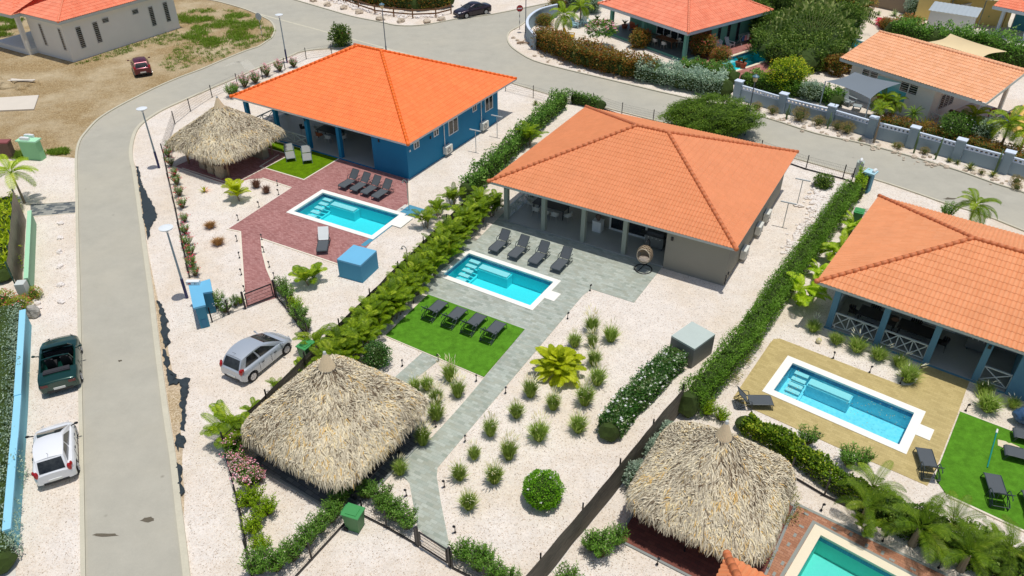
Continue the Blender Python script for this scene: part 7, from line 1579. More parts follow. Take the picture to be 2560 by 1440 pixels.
# long trimmed hedge
def hedge(name, label, path, wd, h, n, ln, lw, mat, seed, cat='hedge', lump=.16, flower=None, nf=0, core=True, taper=0):
    r = random.Random(seed); P_ = [W(p) if len(p) == 2 else Vector(p) for p in path]; o0 = P_[0]; t = thing(name, label, cat, o0); segs = [(a-o0, b-o0, (b-a).length) for a, b in zip(P_, P_[1:])]; tot = sum(s[2] for s in segs); mb = MB(); fm = MB()
    for k in range(n+nf):
        d = r.uniform(0, tot); dd = d
        for a, b, l in segs:
            if d <= l: break
            d -= l
        t_ = (b-a).normalized(); nn = Vector((-t_.y, t_.x, 0)); fr_ = r.random(); an = r.uniform(-.15, math.pi+.15)
        cx, cz = math.cos(an), math.sin(an); ex_ = .45; sx = math.copysign(abs(cx)**ex_, cx); sz = max(0, cz)**ex_ if cz > 0 else 0
        base = a+t_*min(max(d, 0), l); lm = 1+lump*noise.noise(Vector((dd*.8, sx*1.5, seed)))+lump*.6*noise.noise(Vector((dd*2.5, sx*3, sz*3)))
        depth = 1-.30*r.random()**2; z = h*(sz*lm*depth if sz > .2 else r.random()*.5); z = max(.04, z)
        if abs(sx) > .9: z = r.uniform(.05, 1)*h*lm
        p = base+nn*sx*wd*lm*depth*(1 if r.random() < .8 else r.random())+Vector((0, 0, z))
        out = (nn*sx+Vector((0, 0, sz))).normalized()
        if k < n: leaf(mb, r, p, ln*r.uniform(.6, 1.3), lw*r.uniform(.7, 1.3), out*.7+Vector((r.gauss(0, .6), r.gauss(0, .6), r.gauss(.3, .5))), cv=min(1, max(0, r.gauss(.5, .2)+.25*noise.noise(Vector((dd*.7, sx, 3))))))
        else:
            cvf = r.random()
            for a2 in range(4): leaf(fm, r, p+out*.05, .08, .06, Vector((math.cos(a2*1.57), math.sin(a2*1.57), .8)), cv=cvf)
    mb.build('foliage', mat, t, attr=True)
    if flower: fm.build('flowers', flower, t, attr=True)
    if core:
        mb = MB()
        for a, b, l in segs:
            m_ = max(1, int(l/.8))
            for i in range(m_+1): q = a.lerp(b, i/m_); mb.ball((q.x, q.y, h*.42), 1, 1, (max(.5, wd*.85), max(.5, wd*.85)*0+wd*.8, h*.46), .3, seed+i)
        mb.build('dark_core', M_CORE, t)
    return t
hA, hB = G(2128, 478, .7), G(1725, 1000, .7)
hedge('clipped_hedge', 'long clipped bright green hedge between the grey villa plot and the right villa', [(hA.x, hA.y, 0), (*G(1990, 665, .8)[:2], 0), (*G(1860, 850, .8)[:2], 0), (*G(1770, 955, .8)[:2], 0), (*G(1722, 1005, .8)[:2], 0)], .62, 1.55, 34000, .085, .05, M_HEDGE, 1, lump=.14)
hedge('flowering_hedge', 'dark glossy hedge with white flowers below the grey pump house', [(*G(1690, 888, .6)[:2], 0), (*G(1620, 960, .6)[:2], 0), (*G(1545, 1040, .5)[:2], 0), (*G(1525, 1075, .5)[:2], 0)], .60, 1.05, 11000, .10, .065, M_IXORA, 2, lump=.22, flower=M_WHITEF, nf=170)
hedge('leafy_hedge', 'loose green hedge along the fence between the blue villa yard and the grey villa', [(*G(1405, 245, .9)[:2], 0), (*G(1330, 310, .9)[:2], 0), (*G(1250, 390, .9)[:2], 0), (*G(1165, 470, .9)[:2], 0)], .55, 1.5, 9500, .14, .10, M_OLEA, 3, lump=.4)
hedge('leafy_hedge', 'short green hedge stretch along the road behind the grey villa roof', [W((1400, 255)).to_tuple(), W((1440, 258)).to_tuple(), W((1500, 274)).to_tuple()], .35, 1.0, 1700, .13, .09, M_OLEA, 4, lump=.4)
hedge('mixed_hedge', 'mixed bronze, green and silver hedge along the far verge of the main road', [(*G(1352, 100, .7)[:2], 0), (*G(1450, 142, .7)[:2], 0), (*G(1560, 170, .7)[:2], 0), (*G(1640, 182, .7)[:2], 0)], 1.1, 1.9, 10500, .20, .14, M_MIX, 5, lump=.4)
hedge('silver_hedge', 'silver green end of the mixed hedge near the big round tree', [(*G(1600, 178, .7)[:2], 0), (*G(1700, 200, .7)[:2], 0), (*G(1810, 218, .7)[:2], 0)], 1.1, 1.7, 8000, .18, .11, M_SILVER, 6, lump=.45)
hedge('vine_border', 'green vine border between the ochre paving and the sea green pool', [(*G(x, y, .5)[:2], 0) for x, y in ((1865, 1052), (1960, 1105), (2040, 1160), (2110, 1212), (2200, 1262))], .42, .85, 8600, .12, .09, foliage('vine_leaves', [sr(30, 56, 8), sr(66, 96, 14), sr(112, 140, 24), sr(186, 190, 60)]), 7, lump=.4)
hedge('vine_border', 'dark green shrub border below the right green lawn at the bottom right', [(*G(x, y, .5)[:2], 0) for x, y in ((2200, 1262), (2300, 1318), (2400, 1362), (2500, 1405), (2620, 1460))], .6, 1.0, 7500, .14, .09, M_DARKG, 8, lump=.4)
hedge('croton_hedge', 'croton hedge in brown, orange and green behind the rail fence', [W((820, -12)).to_tuple(), W((930, 8)).to_tuple(), W((1040, 24)).to_tuple(), W((1120, 16)).to_tuple()], 1.0, 1.7, 6000, .26, .15, M_CROTON, 9, lump=.35, flower=M_ORANGEF, nf=60)
hedge('grey_hedge', 'grey green leafy hedge behind the light blue wall at the left edge', [W((22, 800)).to_tuple(), W((10, 1050)).to_tuple(), W((4, 1250)).to_tuple(), W((2, 1420)).to_tuple()], .8, 1.0, 9500, .09, .06, M_SILVER, 10, lump=.35)
hedge('yellow_green_bed', 'yellow green leafy bed behind the reed screen at the left edge', [W((20, 520)).to_tuple(), W((12, 600)).to_tuple(), W((5, 700)).to_tuple()], .8, .9, 2600, .35, .10, foliage('heliconia_leaves', [sr(70, 100, 4), sr(126, 150, 10), sr(170, 184, 30), sr(206, 206, 80)]), 11, lump=.4)
hedge('garden_thicket', 'green thicket between the salmon gable house and the teal corner house', [W((2230, 95)).to_tuple(), W((2330, 120)).to_tuple(), W((2450, 130)).to_tuple(), W((2600, 190)).to_tuple()], 1.2, 2.1, 7500, .25, .14, M_OLEA, 12, lump=.45)
# bushes
BR_ = bush('round_bush', 'shrub', foliage('round_bush_leaves', [sr(44, 84, 4), sr(78, 126, 10), sr(104, 154, 22), sr(150, 190, 60)]), (.85, .85, .72), 5200, .075, .05, 31, .8, lump=.17, shell=.80, flower=M_WHITEF, nf=9); place(BR_, [(1357, 1222)], 'clipped round bright green bush near the bottom of the gravel garden', None, 1, 0, hc=.7)
IX = bush('glossy_bush', 'shrub', M_IXORA, (.75, .75, .7), 2400, .09, .06, 32, .7, lump=.25); place(IX, [(942, 892)], 'dark glossy round bush left of the green turf square beside the big hut', None, 1, 0, hc=.5)
RB = bush('shrub', 'shrub', M_DARKG, (.75, .75, .55), 1500, .13, .07, 33, .6, lump=.25); place(RB, [(2059, 456)], 'round dark green shrub alone near the fence corner of the grey villa', None, .95, 0, hc=.4)
OL = [sprigs('oleander', 'shrub', M_OLEA, 1.2, .6, 46, 16, .17, .035, 41), sprigs('oleander', 'shrub', M_OLEA, 1.4, .55, 40, 18, .17, .035, 42), sprigs('oleander', 'shrub', M_OLEY, 1.0, .65, 54, 14, .15, .04, 43)]
OLP = [sprigs('oleander', 'shrub', M_OLEA, 1.3, .6, 46, 15, .17, .035, 44, M_PINK, 26), sprigs('oleander', 'shrub', M_OLEA, 1.1, .5, 38, 14, .16, .035, 45, M_PINK, 24)]
OLR = sprigs('oleander', 'shrub', M_OLEA, .8, .38, 22, 12, .15, .035, 46, M_REDF, 5); OLW = sprigs('oleander', 'shrub', M_OLEA, .9, .6, 44, 12, .15, .035, 47, M_WHITEF, 12)
place(OLP, [(592, 1150), (604, 1185), (625, 1215), (645, 1205, .8)], 'pink flowering oleander along the left front fence below the big hut, %s from the top', 'pink oleanders along the left front fence')
place([OL[2]], [(632, 1262, 1.1), (668, 1285, .95), (640, 1330, .95), (658, 1372, .8)], 'bright yellow green shrub inside the left front fence, %s from the top', 'bright shrubs inside the left front fence')
place(OL[:2], [(650, 1430), (695, 1425), (735, 1400), (770, 1365), (800, 1330), (830, 1305, .9), (850, 1270, .85)], 'green oleander along the lower left garden fence towards the green bin, %s from the left', 'oleanders left of the green bin')
place(OL[:2], [(870, 1240, .9), (920, 1245, .9), (955, 1262, .9), (990, 1300), (1018, 1320, 1.0), (968, 1285, .8)], 'green oleander between the green bin and the lower garden gate, %s from the left', 'oleanders right of the green bin')
place(OL[:2], [(1160, 1400), (1195, 1425), (1235, 1450), (1275, 1470, .9), (1215, 1400, .8)], 'green oleander right of the lower garden gate, %s from the left', 'oleanders right of the lower gate')
place(OL[1], [(1500, 1390), (1540, 1360, .8), (1478, 1375, .8)], 'tall green oleander shrub beside the lower dark screen fence, %s stem group', 'tall oleander clump by the lower screen', 1.15)
place(OL[0], [(1420, 1470, .9)], 'green oleander at the very bottom edge beside the dark screen')
place(OLW, [(565, 780, 1.0)], 'white flowering oleander beside the light blue meter wall'); place(OL, [(545, 765, .9), (590, 765, .6), (602, 760, .5)], 'green oleander between the meter wall and the red path gate, %s from the left', 'oleanders by the meter wall')
place(OL, [(708, 735, .9), (722, 755, .9), (738, 778, 1.0), (752, 805, .9), (768, 828, .85)], 'green oleander along the fence behind the silver hatchback, %s from the top', 'oleanders behind the silver hatchback')
place(OLR, [(421, 392), (428, 415), (437, 440), (443, 462), (449, 490), (457, 520), (462, 555), (464, 585), (470, 615), (477, 640), (482, 668), (490, 690)], 'small red flowering oleander along the roadside fence of the blue villa, %s from the top', 'small oleanders along the roadside fence')
place([OLP[1]], [(612, 218, 1), (640, 208, 1), (668, 190), (700, 178), (735, 168, .9), (590, 228, .8)], 'pink oleander behind the orange roof along the curved fence, %s in the row', 'pink oleanders behind the orange roof', 1.1)
place(OL[0], [(582, 244, 1.1), (430, 378, .8)], 'green leafy shrub at the rear fence near the first hut, %s', 'green shrubs near the first hut')
FR_ = bush('frangipani_tree', 'tree', M_OLEA, (1.15, 1.0, .55), 900, .30, .10, 51, 0, M_PINK, 110, 5, .35, .13)
def frang(): 
    t = FR_.fn(); 
    for c in t.children: c.location.z += .9 if c.name.startswith(('foliage', 'flowers')) else 0
    return t
FRG = Proto(frang); FRG(W((1500, 118)), .4, 'frangipani tree with pale pink flowers beyond the mixed hedge', None, 1.35)
RT = bush('small_tree', 'tree', M_DARKG, (1.0, 1.0, 1.0), 1500, .24, .10, 52, .6, M_REDF, 10); place(RT, [(855, 116)], 'small dark green tree with a few red flowers behind the orange roof', None, 1.15, 0)
place(bush('shrub', 'shrub', M_MIX, (1, 1, .9), 1500, .2, .12, 53, .6), [(1598, 118, 1.1)], 'rounded olive green shrub in front of the sea green villa veranda', None)
BGV = bush('bougainvillea', 'shrub', M_MIX, (1.4, 1.2, 1.1), 2200, .18, .1, 54, .65, M_REDF, 70); place(BGV, [(1755, 140, 1.1), (1800, 158, .8)], 'bougainvillea with magenta flowers by the sea green villa corner, %s', 'bougainvilleas at the sea green villa')
YT = bush('yellow_flowering_tree', 'tree', foliage('yellow_green_leaves', [sr(50, 76, 4), sr(96, 122, 6), sr(140, 160, 20), sr(190, 190, 50)]), (2.4, 1.8, 1.5), 5200, .18, .10, 55, .7, M_YELF, 160, 4, .35); place(YT, [(1970, 186)], 'broad bright yellow green tree with yellow blossoms behind the blue grey wall', None, 1, 0, hc=1.4)
SB_ = bush('silver_bush', 'shrub', M_SILVER, (1.1, 1.0, .9), 2400, .13, .07, 56, .7); place(SB_, [(2030, 228, 1.0), (2460, 330, 1.1), (2287, 22, 1.2)], 'rounded silver green bush, %s', 'rounded silver bushes', 1, 0, hc=.8)
for o, lb in zip([o for o in COL.objects if o.get('group') == 'rounded silver bushes'], ('rounded silver green bush behind the left part of the blue grey wall', 'rounded silver green bush behind the right part of the blue grey wall', 'rounded silver green bush at the top beside the yellow wall')): o['label'] = lb
place(bush('croton_bush', 'shrub', M_CROTON, (.9, .8, 1.1), 1500, .2, .1, 57, .6), [(2088, 188, 1.0), (2118, 180, .9), (2062, 178, .8)], 'bronze leaved bush at the left end of the white gabled house, %s from the left', 'bronze bushes at the gabled house')
place(bush('garden_bush', 'shrub', M_OLEA, (1.4, 1.3, 1.2), 3000, .15, .06, 58, .7, M_WHITEF, 14), [(2390, 318)], 'big rounded green bush before the white X railing of the gabled house', None, 1, 0, hc=1.0)
place(bush('bougainvillea', 'shrub', M_MIX, (2.0, 1.2, 1.1), 2600, .18, .1, 59, .7, M_ORANGEF, 130), [(2260, 85, 1.1), (2215, 75, .7)], 'bougainvillea with orange and pink flowers behind the salmon roof, %s', 'orange bougainvilleas behind the salmon roof')
place(bush('flower_mound', 'flower bed', M_REDF, (1.1, .5, .35), 900, .12, .09, 60, .6), [(2205, 66)], 'mound of magenta flowers at the edge of the sandy pool deck', None, 1.2, 0)
place(bush('tree', 'tree', M_DARKG, (2.1, 1.9, 2.2), 4200, .26, .13, 61, .7), [(1905, 100, .8), (2085, 20, 1.2), (2110, 90, .8), (1940, 60, 1.0), (2000, 20, 1.2), (1880, 70, .8), (2060, 105, .7)], 'dense dark green tree in the tropical garden at the top, %s in order', 'dense trees in the tropical garden', 1)
place(bush('flowering_tree', 'tree', M_MIX, (2.0, 1.8, 2.0), 3600, .26, .13, 62, .7, M_YELF, 130), [(2140, 40, .9)], 'tree with yellow and orange flowers at the left edge of the sandy pool deck', None, 1)
SC_ = bush('garden_bush', 'shrub', M_SILVER, (1.6, 1.2, 1.2), 2400, .2, .12, 63, .7); place(SC_, [(1440, 18, 1.2), (1480, 30, 1.0)], 'silver green shrub behind the pale blue chairs at the top, %s', 'silver shrubs at the top')
place(bush('flower_bed', 'shrub', foliage('red_green_leaves', [sr(70, 90, 20), sr(120, 130, 40), sr(150, 90, 50), sr(160, 160, 80)]), (1.2, 1.1, .7), 1700, .14, .08, 64, .65), [(1362, 62, 1.0), (1372, 40, 1.0), (1395, 22, 1.1)], 'reddish green shrub inside the curved blue grey wall, %s from the front', 'shrubs inside the curved wall', 1)
place(SB_, [(1355, 112, 1.0)], 'silver bush at the lower end of the curved blue grey wall', None)
# palms of the far gardens
PF = [palm(70, 2.2, 16, 1.9, mat=M_ARECA, ll=.55, el=(-30, 70), dr=1.7, nl=20, lw=.08, tr=.07), palm(71, 1.8, 16, 1.5, mat=M_ARECA, ll=.5, el=(-20, 75), dr=1.6, nl=18, lw=.07, tr=.08)]
place(PF[0], [(1408, 92)], 'small palm with drooping bright fronds left of the yellow chair', None, 1.05, 0); place(PF[1], [(1450, 62)], 'small lime green palm behind the pale blue chairs', None, 1.1, 0)
place(PF[1], [(2195, 300, .9), (2225, 298, .8), (2420, 340, .9), (2500, 372, 1.2), (2546, 385, 1.0)], 'small bright palm just behind the blue grey wall, %s from the left', 'small palms behind the blue grey wall', 1)
DP = palm(72, 1.0, 40, .9, ll=.1, el=(-30, 85), dr=1.0, nl=14, lw=.05, name='spiky_palm', mat=M_PALM); place(DP, [(2275, 315, 1.0), (2254, 280, .8)], 'round spiky headed plant beside the white gabled house wall, %s', 'spiky headed plants', 1)
def agave(seed, n, L_, w_, mat):
    def fn():
        r = random.Random(seed); t = thing('agave', '', 'agave'); mb = MB()
        for k in range(n):
            a = k*2.4; e = R(lerp(82, 12, k/n)); d = Vector((math.cos(a)*math.cos(e), math.sin(a)*math.cos(e), math.sin(e))); sd = Vector((-math.sin(a), math.cos(a), 0))*w_/2; l = L_*r.uniform(.8, 1.1); m_ = d*l*.45+Vector((0, 0, .03)); cvx = r.random()
            mb.add([Vector((0, 0, .05))-sd*.6, Vector((0, 0, .05))+sd*.6, m_+sd, d*l-Vector((0, 0, .08*l)), m_-sd, m_-Vector((0, 0, .04))], [(0, 1, 2, 4), (4, 2, 3), (0, 5, 1)], cvx)
        mb.build('leaves', mat, t, attr=True); return t
    return Proto(fn)
AGY = agave(1, 30, .8, .09, foliage('variegated_agave', [sr(150, 150, 60), sr(200, 190, 90), sr(120, 130, 50)])); AGG = agave(2, 26, .7, .1, foliage('agave_leaves2', [sr(90, 110, 70), sr(130, 146, 100), sr(170, 180, 130)]))
AGL = agave(3, 30, .5, .06, foliage('dark_agave', [sr(60, 80, 40), sr(96, 112, 56), sr(150, 146, 60)]))
place(AGY, [(2310, 322, 1.5)], "large yellow striped agave behind the blue grey wall", None)
place(AGG, [(2235, 40, 1.4), (2195, 38, 1.0)], 'pale agave by the brown grey wall at the top, %s', 'agaves at the top')
place(AGL, [(2150, 352, .9), (2236, 366, .8), (2372, 405, .9), (2392, 410, 1.0), (2424, 424, 1.3), (2481, 441, 1.1), (2338, 388, .5)], 'small spiky agave on the planted verge before the blue grey wall, %s from the left', 'agaves on the planted verge')
place(agave(4, 18, .7, .09, foliage('red_bromeliad', [sr(120, 140, 20), sr(190, 190, 50), sr(200, 60, 60)])), [(512, 480)], 'small yellow and red bromeliad on the gravel left of the red paving', None, .8)
place(AGL, [(1339, 262, 1.2)], 'small yellow green agave alone on the gravel right of the orange roofed villa', None, .9)
# desert scrub and cacti on the verge
DS = bush('desert_shrub', 'shrub', M_DESERT, (.6, .5, .42), 620, .16, .03, 80, .5, up=1.2)
place(DS, [(1930, 285, .9), (1890, 276, .9), (1998, 302, 1.3), (2045, 314, 1.0), (2092, 325, 1.1), (2115, 333, 1.3), (2245, 372, .6), (2310, 385, .7), (2452, 436, .5), (2537, 462, .9), (2540, 475, .6)], 'dry brownish desert shrub on the verge before the blue grey wall, %s from the left', 'desert shrubs on the verge')
def cactus(seed, h):
    def fn():
        r = random.Random(seed); t = thing('cactus', '', 'cactus'); mb = MB(); mb.tube([(0, 0, 0), (.03, 0, h*.5), (.08, .02, h)], [.07, .085, .03], 8)
        if seed % 2: mb.tube([(0, 0, h*.3), (.2, 0, h*.35), (.24, 0, h*.75)], [.05, .06, .02], 7); mb.tube([(0, 0, h*.2), (-.15, .05, h*.3), (-.18, .05, h*.6)], [.05, .05, .02], 7)
        mb.build('cactus_body', M_CACT, t, True); return t
    return Proto(fn)
CC = [cactus(1, 1.4), cactus(2, 1.9)]
for i, (p, k) in enumerate((((1965, 298), 0), ((2068, 322), 0), ((2077, 315), 1), ((2284, 383), 1), ((2338, 398), 1), ((2486, 433), 1))): CC[k](W(p), rz_.uniform(0, 6), 'tall green cactus on the verge before the blue grey wall, %s from the left' % ORD[i], 'cacti on the verge')
tr_ = palm(81, 2.3, 10, .8, ll=.3, el=(0, 80), dr=1.2, nl=12, lw=.05, tr=.06, mat=M_ARECA, name='slender_palm', lean=(.1, .3)); tr_(W((2184, 357)), 0, 'slender bare stemmed palm leaning before the blue grey wall', None, 1.15)
# traveller's palm
def fan():
    r = random.Random(5); t = thing('travellers_palm', '', 'palm'); sm = MB(); mb = MB(); yw0 = R(-12); hx = Vector((math.cos(yw0), math.sin(yw0), 0)); hy = Vector((-hx.y, hx.x, 0))
    for k in range(26):
        a = R(12+156*k/25); d = hx*math.cos(a)+Vector((0, 0, math.sin(a))); p0 = Vector((0, 0, 1.2))+hy*(.05*(k % 2)); p1 = p0+d*3.0; sm.tube([p0, p0+d*1.5, p1], [.05, .04, .02], 4)
        b = p1; dd = (d+Vector((0, 0, -.15))+hy*r.gauss(0, .3)).normalized(); up_ = hy*r.choice((-1, 1)); sd = dd.cross(hy).normalized()
        for q in range(9):
            f0 = q/9; c = b+dd*2.0*f0+Vector((0, 0, -.6*f0*f0)); w_ = .24*math.sin(math.pi*(f0*.85+.12))
            for s_ in (1, -1): mb.add([c, c+dd*.2, c+dd*.12+sd*s_*w_+hy*r.gauss(0, .1)+Vector((0, 0, -.12)), c-dd*.04+sd*s_*w_*.95+Vector((0, 0, -.14))], [(0, 1, 2, 3)], min(1, max(0, r.gauss(.6, .2))))
    sm.build('leaf_stalks', surf('pale_stalk', sr(172, 178, 110), .6, .1), t); mb.build('leaves', foliage('fan_leaves', [sr(30, 54, 14), sr(66, 92, 30), sr(110, 130, 60), sr(180, 184, 120)]), t, attr=True)
    mb = MB(); mb.tube([(0, 0, 0), (0, 0, 1.25)], [.28, .16], 10); mb.build('trunk', M_TRUNK, t); return t
o = fan(); o.location = W((2022, 134)); tag(o, 'large fan shaped travellers palm in the tropical garden at the top', 'palm')
o2 = dup(o, W((1968, 60)), R(14), 'second fan palm deeper in the tropical garden behind the largest one', None, .95)
o3 = dup(o, W((2075, 70)), R(-20), 'third fan palm right of the largest one beside the sandy pool deck', None, .95)
place(bush('grassy_bush', 'shrub', M_PALM, (1.3, 1.0, .8), 1800, .45, .05, 65, .55, up=1.4), [(1975, 125, 1.1), (2035, 130, 1.2)], 'grassy dark green clump at the foot of the fan palms, %s', 'grassy clumps below the fan palms', 1)
place(bush('shrub', 'shrub', foliage('grey_white_leaves', [sr(90, 110, 80), sr(140, 156, 120), sr(200, 206, 180)]), (1.3, .9, .8), 1500, .16, .08, 66, .6), [(2010, 155, 1)], 'grey and white leaved shrub left of the gabled house', None)
# big spreading tree beside the road
def divi():
    r = random.Random(9); t = thing('spreading_tree', '', 'tree'); mb = MB(); tm = MB()
    tm.tube([(0, 0, 0), (.1, 0, .7), (-.1, .1, 1.3)], [.22, .18, .15], 8)
    for i in range(9): a = i*.7; tm.tube([(-.1, .1, 1.2), (1.1*math.cos(a), .9*math.sin(a), 1.8), (2.6*math.cos(a), 2.1*math.sin(a), 2.2)], [.1, .06, .02], 5)
    tm.build('trunk', M_STEM, t)
    for k in range(520):
        d = Vector((r.gauss(0, 1), r.gauss(0, 1), r.gauss(.35, .8))).normalized(); q = .8+.22*r.random()
        c = Vector((d.x*3.75, d.y*2.75, 1.45+d.z*1.45))*1.0; c = Vector((c.x*q, c.y*q, max(.35, 1.45+(c.z-1.45)*q)))
        c += Vector((noise.noise(c*.8), noise.noise(c*.8+Vector((9, 0, 0))), noise.noise(c*.8+Vector((0, 9, 0)))*.4))*.5
        w0 = Vector((-1, -.25, -.28)).normalized() if r.random() < .8 else Vector((r.gauss(0, 1), r.gauss(0, 1), .2)).normalized(); b0 = r.gauss(0, .13)
        for j in range(62):
            f = r.random(); p = c+w0*(.95*f-.4)+Vector((r.gauss(0, .15), r.gauss(0, .15), r.gauss(0, .07))); leaf(mb, r, p, r.uniform(.10, .19), .055, w0+Vector((r.gauss(0, .7), r.gauss(0, .7), r.gauss(.1, .5))), cv=min(1, max(0, r.gauss(.48+b0, .18))))
    mb.build('crown', M_TREE, t, attr=True)
    mb = MB(); mb.ball((0, 0, 1.25), 1, 3, (3.1, 2.25, 1.15), .25, 4); mb.build('dark_core', M_CORE, t); return t
o = divi(); p = G(1782, 300, 1.2); o.location = (p.x, p.y, 0); tag(o, 'big wind swept round tree between the grey villa roof and the main road', 'tree')
# small stuff near huts and right villa
place(sprigs('oleander', 'shrub', M_OLEA, 1.2, .6, 40, 14, .2, .04, 48), [(2018, 1108, 1.0), (2120, 1165, 1.1), (2150, 1160, .9)], 'fine leaved green shrub at the lower edge of the ochre paving, %s from the left', 'shrubs below the ochre pool')
place(OL[2], [(1765, 1035, .9), (1800, 1050, .7)], 'green shrub behind the peak of the lower right hut, %s', 'shrubs behind the lower hut')
WS = bush('weedy_plant', 'plant', foliage('weed_leaves', [sr(96, 104, 50), sr(140, 140, 76), sr(170, 160, 110)]), (.55, .5, .2), 380, .09, .03, 67, 0, lump=.5, up=.6)
place(WS, [(1880, 860, 1.1), (1850, 900, 1.3), (1820, 945, 1.1), (1895, 835, .6)], 'straggly weed patch on gravel right of the long hedge, %s from the top', 'weeds right of the long hedge')
place(WS, [(1950, 1275, 1.5), (1965, 1240, 1.0), (1880, 1380, 1.5), (1950, 1300, 1.0)], 'dry straggly plant on gravel beside the lower right hut, %s', 'dry plants by the lower right hut')
SV = bush('silver_shrub', 'shrub', M_SILVER, (.45, .45, .6), 900, .10, .05, 68, .5); place(SV, [(1668, 1085, 1), (1645, 1110, .8), (1632, 1128, 1), (1600, 1165, .7), (1585, 1195, 1.1)], 'silver green shrub between the dark screen and the lower right hut, %s from the top', 'silver shrubs by the lower right hut', 1, .1, hc=.5)
place(bush('flowering_shrub', 'shrub', foliage('mixed_yellow_green', [sr(80, 100, 20), sr(140, 150, 40), sr(186, 180, 80)]), (.8, .8, .5), 1200, .11, .06, 69, .6, M_REDF, 26), [(12, 770, 1.1), (50, 780, 1.0), (85, 745, .6)], 'yellow green shrub with small red flowers by the light blue wall, %s from left', 'flowering shrubs by the light blue wall')
mb = MB(); p = W((88, 790)); mb.ball((p.x, p.y, .28), .42, 2, (.8, .8, 1.0), .3, 3); tag(mb.build('tree_stump', surf('grey_bark', sr(176, 172, 162), .9, .25, 6, 30, .6)), 'weathered grey tree stump at the top end of the light blue wall', 'stump')
place(OL[0], [(2365, 545, 1.0)], 'green shrub behind the right villa roof beside the road'); place(PF[0], [(2415, 575, .8)], 'bright palm rising behind the right villa roof beside the road')
p = W((1322, 365)); AR[2](p, 0, 'areca palm with upright fronds beside the hedge left of the grey villa roof', None, 1.15)
hedge('climbing_vine', 'green vine climbing over the fence end beside the roadside meter cabinet', [W((2150, 470)).to_tuple(), W((2135, 505)).to_tuple()], .3, 1.5, 900, .13, .09, M_OLEY, 21, lump=.4, cat='vine')
# wild grass on the empty lot: one mass of blades
def wildgrass(label, poly, n, seed, h=.35, dens=.35):
    r = random.Random(seed); P_ = P2(poly); x0, x1 = min(p[0] for p in P_), max(p[0] for p in P_); y0, y1 = min(p[1] for p in P_), max(p[1] for p in P_); mb = MB(); k = 0
    while k < n:
        q = (r.uniform(x0, x1), r.uniform(y0, y1))
        if not inpoly(q, P_): continue
        k += 1
        if noise.noise(Vector((q[0]*.45, q[1]*.45, seed))) < r.uniform(-.25, .3)*dens/.35: continue
        for j in range(7):
            b = Vector((q[0]+r.gauss(0, .12), q[1]+r.gauss(0, .12), 0)); leaf(mb, r, b, h*r.uniform(.5, 1.3), .05, Vector((r.gauss(0, .6), r.gauss(0, .6), 1)), cv=min(1, max(0, r.gauss(.5+.4*noise.noise(b*.3), .18))))
    o = mb.build('wild_grass', foliage('wild_grass_blades', [sr(92, 100, 40), sr(108, 128, 34), sr(84, 116, 24), sr(126, 148, 56)], .8), attr=True); return tag(o, label, 'grass', kind='stuff')
wildgrass('wild green grass patch filling the corner of the empty lot', [(440, 40), (500, 22), (600, 30), (672, 55), (686, 78), (672, 100), (600, 118), (520, 122), (450, 92)], 4200, 1)
wildgrass('sparse wild grass tufts on the bare earth near the lot corner', [(450, 92), (640, 112), (560, 145), (430, 180), (400, 165), (440, 120), (380, 110)], 900, 2, .25, 1.0)
wildgrass('green weeds between the cabinets on the left verge', [(36, 385), (62, 385), (62, 397), (36, 397)], 260, 3, .35); wildgrass('green weeds right of the mint green cabinet', [(110, 378), (165, 374), (168, 386), (112, 388)], 350, 4, .3)
wildgrass('green field behind the white louvred house porch', [(-60, 40), (60, 48), (30, 90), (-60, 100)], 1400, 5, .5)
wildgrass('thin weeds along the foot of the white louvred house', [(180, 165), (300, 122), (440, 76), (450, 90), (300, 140)], 500, 6, .22, 1.2)

hedge('tropical_thicket', 'dense dark green thicket of tropical shrubs right of the sea green villa', [(*G(x, y, 1)[:2], 0) for x, y in ((1905, 50), (1935, 125), (2010, 150), (2085, 120), (2080, 60), (2000, 55), (1960, 90), (2040, 100))], 1.7, 2.1, 19000, .30, .14, M_DARKG, 31, lump=.5, cat='thicket')
hedge('tropical_thicket', 'green and yellow thicket along the top edge beside the sandy pool deck', [(*G(x, y, 1)[:2], 0) for x, y in ((1930, -10), (2030, 5), (2120, 8))], 2.0, 2.6, 9000, .34, .18, M_OLEY, 32, lump=.5, cat='thicket', flower=M_YELF, nf=70)
hedge('planting_bed', 'mixed green planting just behind the left part of the blue grey wall', [(*G(x, y, .5)[:2], 0) for x, y in ((1870, 195), (1950, 218), (2070, 238), (2090, 250))], .9, 1.1, 6500, .18, .10, M_OLEA, 33, lump=.5, cat='planting')
hedge('planting_bed', 'low green and bronze planting behind the right part of the blue grey wall', [(*G(x, y, .4)[:2], 0) for x, y in ((2190, 295), (2290, 322), (2370, 335), (2450, 360), (2560, 395))], .7, .8, 4200, .16, .09, M_MIX, 34, lump=.5, cat='planting')
hedge('planting_bed', 'green shrubs in front of the sea green villa beside the pink terrace', [(*G(x, y, .6)[:2], 0) for x, y in ((1700, 168), (1760, 175), (1830, 190))], .9, 1.3, 4200, .18, .10, M_OLEA, 35, lump=.5, cat='planting', flower=M_REDF, nf=40)
r_ = random.Random(99); lt = MB()
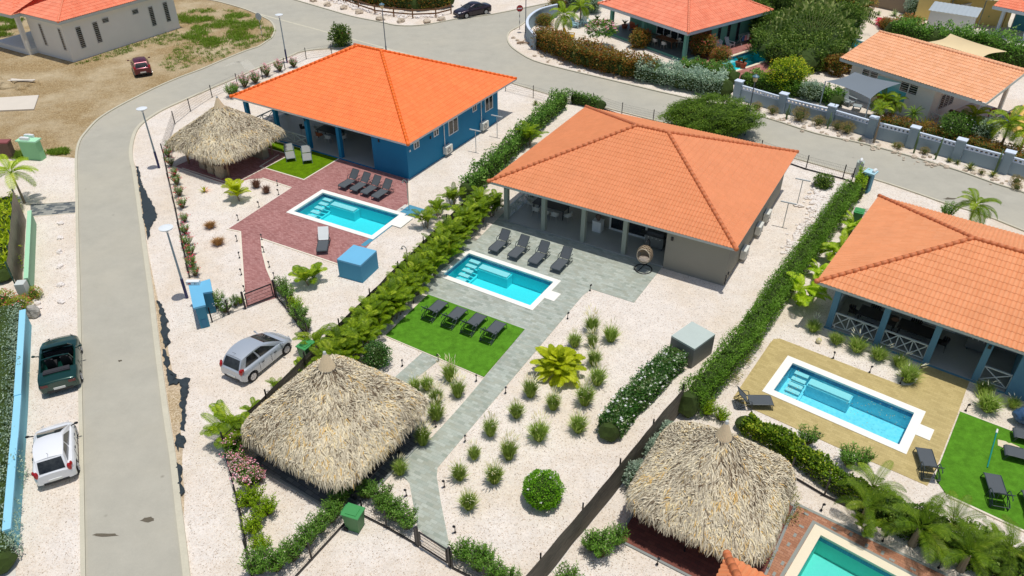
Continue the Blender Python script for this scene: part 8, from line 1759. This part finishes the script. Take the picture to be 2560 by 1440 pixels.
def scat(poly, n):
    P_ = P2(poly); x0, x1 = min(p[0] for p in P_), max(p[0] for p in P_); y0, y1 = min(p[1] for p in P_), max(p[1] for p in P_); k = 0
    while k < n:
        q = (r_.uniform(x0, x1), r_.uniform(y0, y1)); k += 1
        if inpoly(q, P_) and noise.noise(Vector((q[0]*.5, q[1]*.5, 3))) > -.1: leaf(lt, r_, Vector((q[0], q[1], .008)), r_.uniform(.03, .08), .03, Vector((r_.gauss(0, 1), r_.gauss(0, 1), .02)))
scat([(640, 620), (860, 680), (700, 900), (500, 1050), (420, 760)], 320); scat([(1230, 960), (1480, 760), (1840, 720), (1560, 1150), (1300, 1420), (1130, 1400)], 900)
scat([(80, 560), (190, 560), (205, 1400), (60, 1400)], 420); scat([(380, 750), (470, 900), (540, 1440), (470, 1440)], 420); scat([(1400, 1440), (1560, 1250), (1800, 1420)], 260); scat([(330, 330), (440, 300), (470, 690), (370, 700)], 340); scat([(1880, 820), (2050, 740), (2300, 960), (2230, 950)], 260)
tag(lt.build('leaf_litter', foliage('dry_litter', [sr(96, 74, 50), sr(140, 116, 84), sr(120, 110, 70)], .9, gain=1.0), attr=True), 'scattered dry leaves and bits on the pale gravel', 'leaf litter', kind='stuff')

st = MB(); r_ = random.Random(4)
for (x, y, a, b) in ((370, 1299, .32, .14), (262, 1338, .55, .09), (300, 902, .12, .08), (2375, 497, .5, .18), (1540, 60, .3, .1), (560, 1380, .3, .2)):
    if x == 560: continue
    p = W((x, y)); n = 14; st.add([(p.x+a*math.cos(i*6.283/n)*r_.uniform(.6, 1.2), p.y+b*math.sin(i*6.283/n)*r_.uniform(.6, 1.2), .009) for i in range(n)], [tuple(range(n))])
tag(st.build('road_stain', surf('oil_stain', sr(104, 96, 80), .8, .2, 6, 30)), kind='structure')
st = MB()
for k in range(9):
    q = [W((560+k*6, 168-k*2)), W((578+k*5, 158-k)), W((600+k*4, 156+k)), W((612+k*5, 172+k*2))]; ribbon(st, smooth([tuple(p[:2]) for p in q], 3), .05, .003, .0085)
tag(st.build('road_chalk_mark', surf('dusty_chalk', sr(206, 202, 188), .9, .1)), kind='structure')
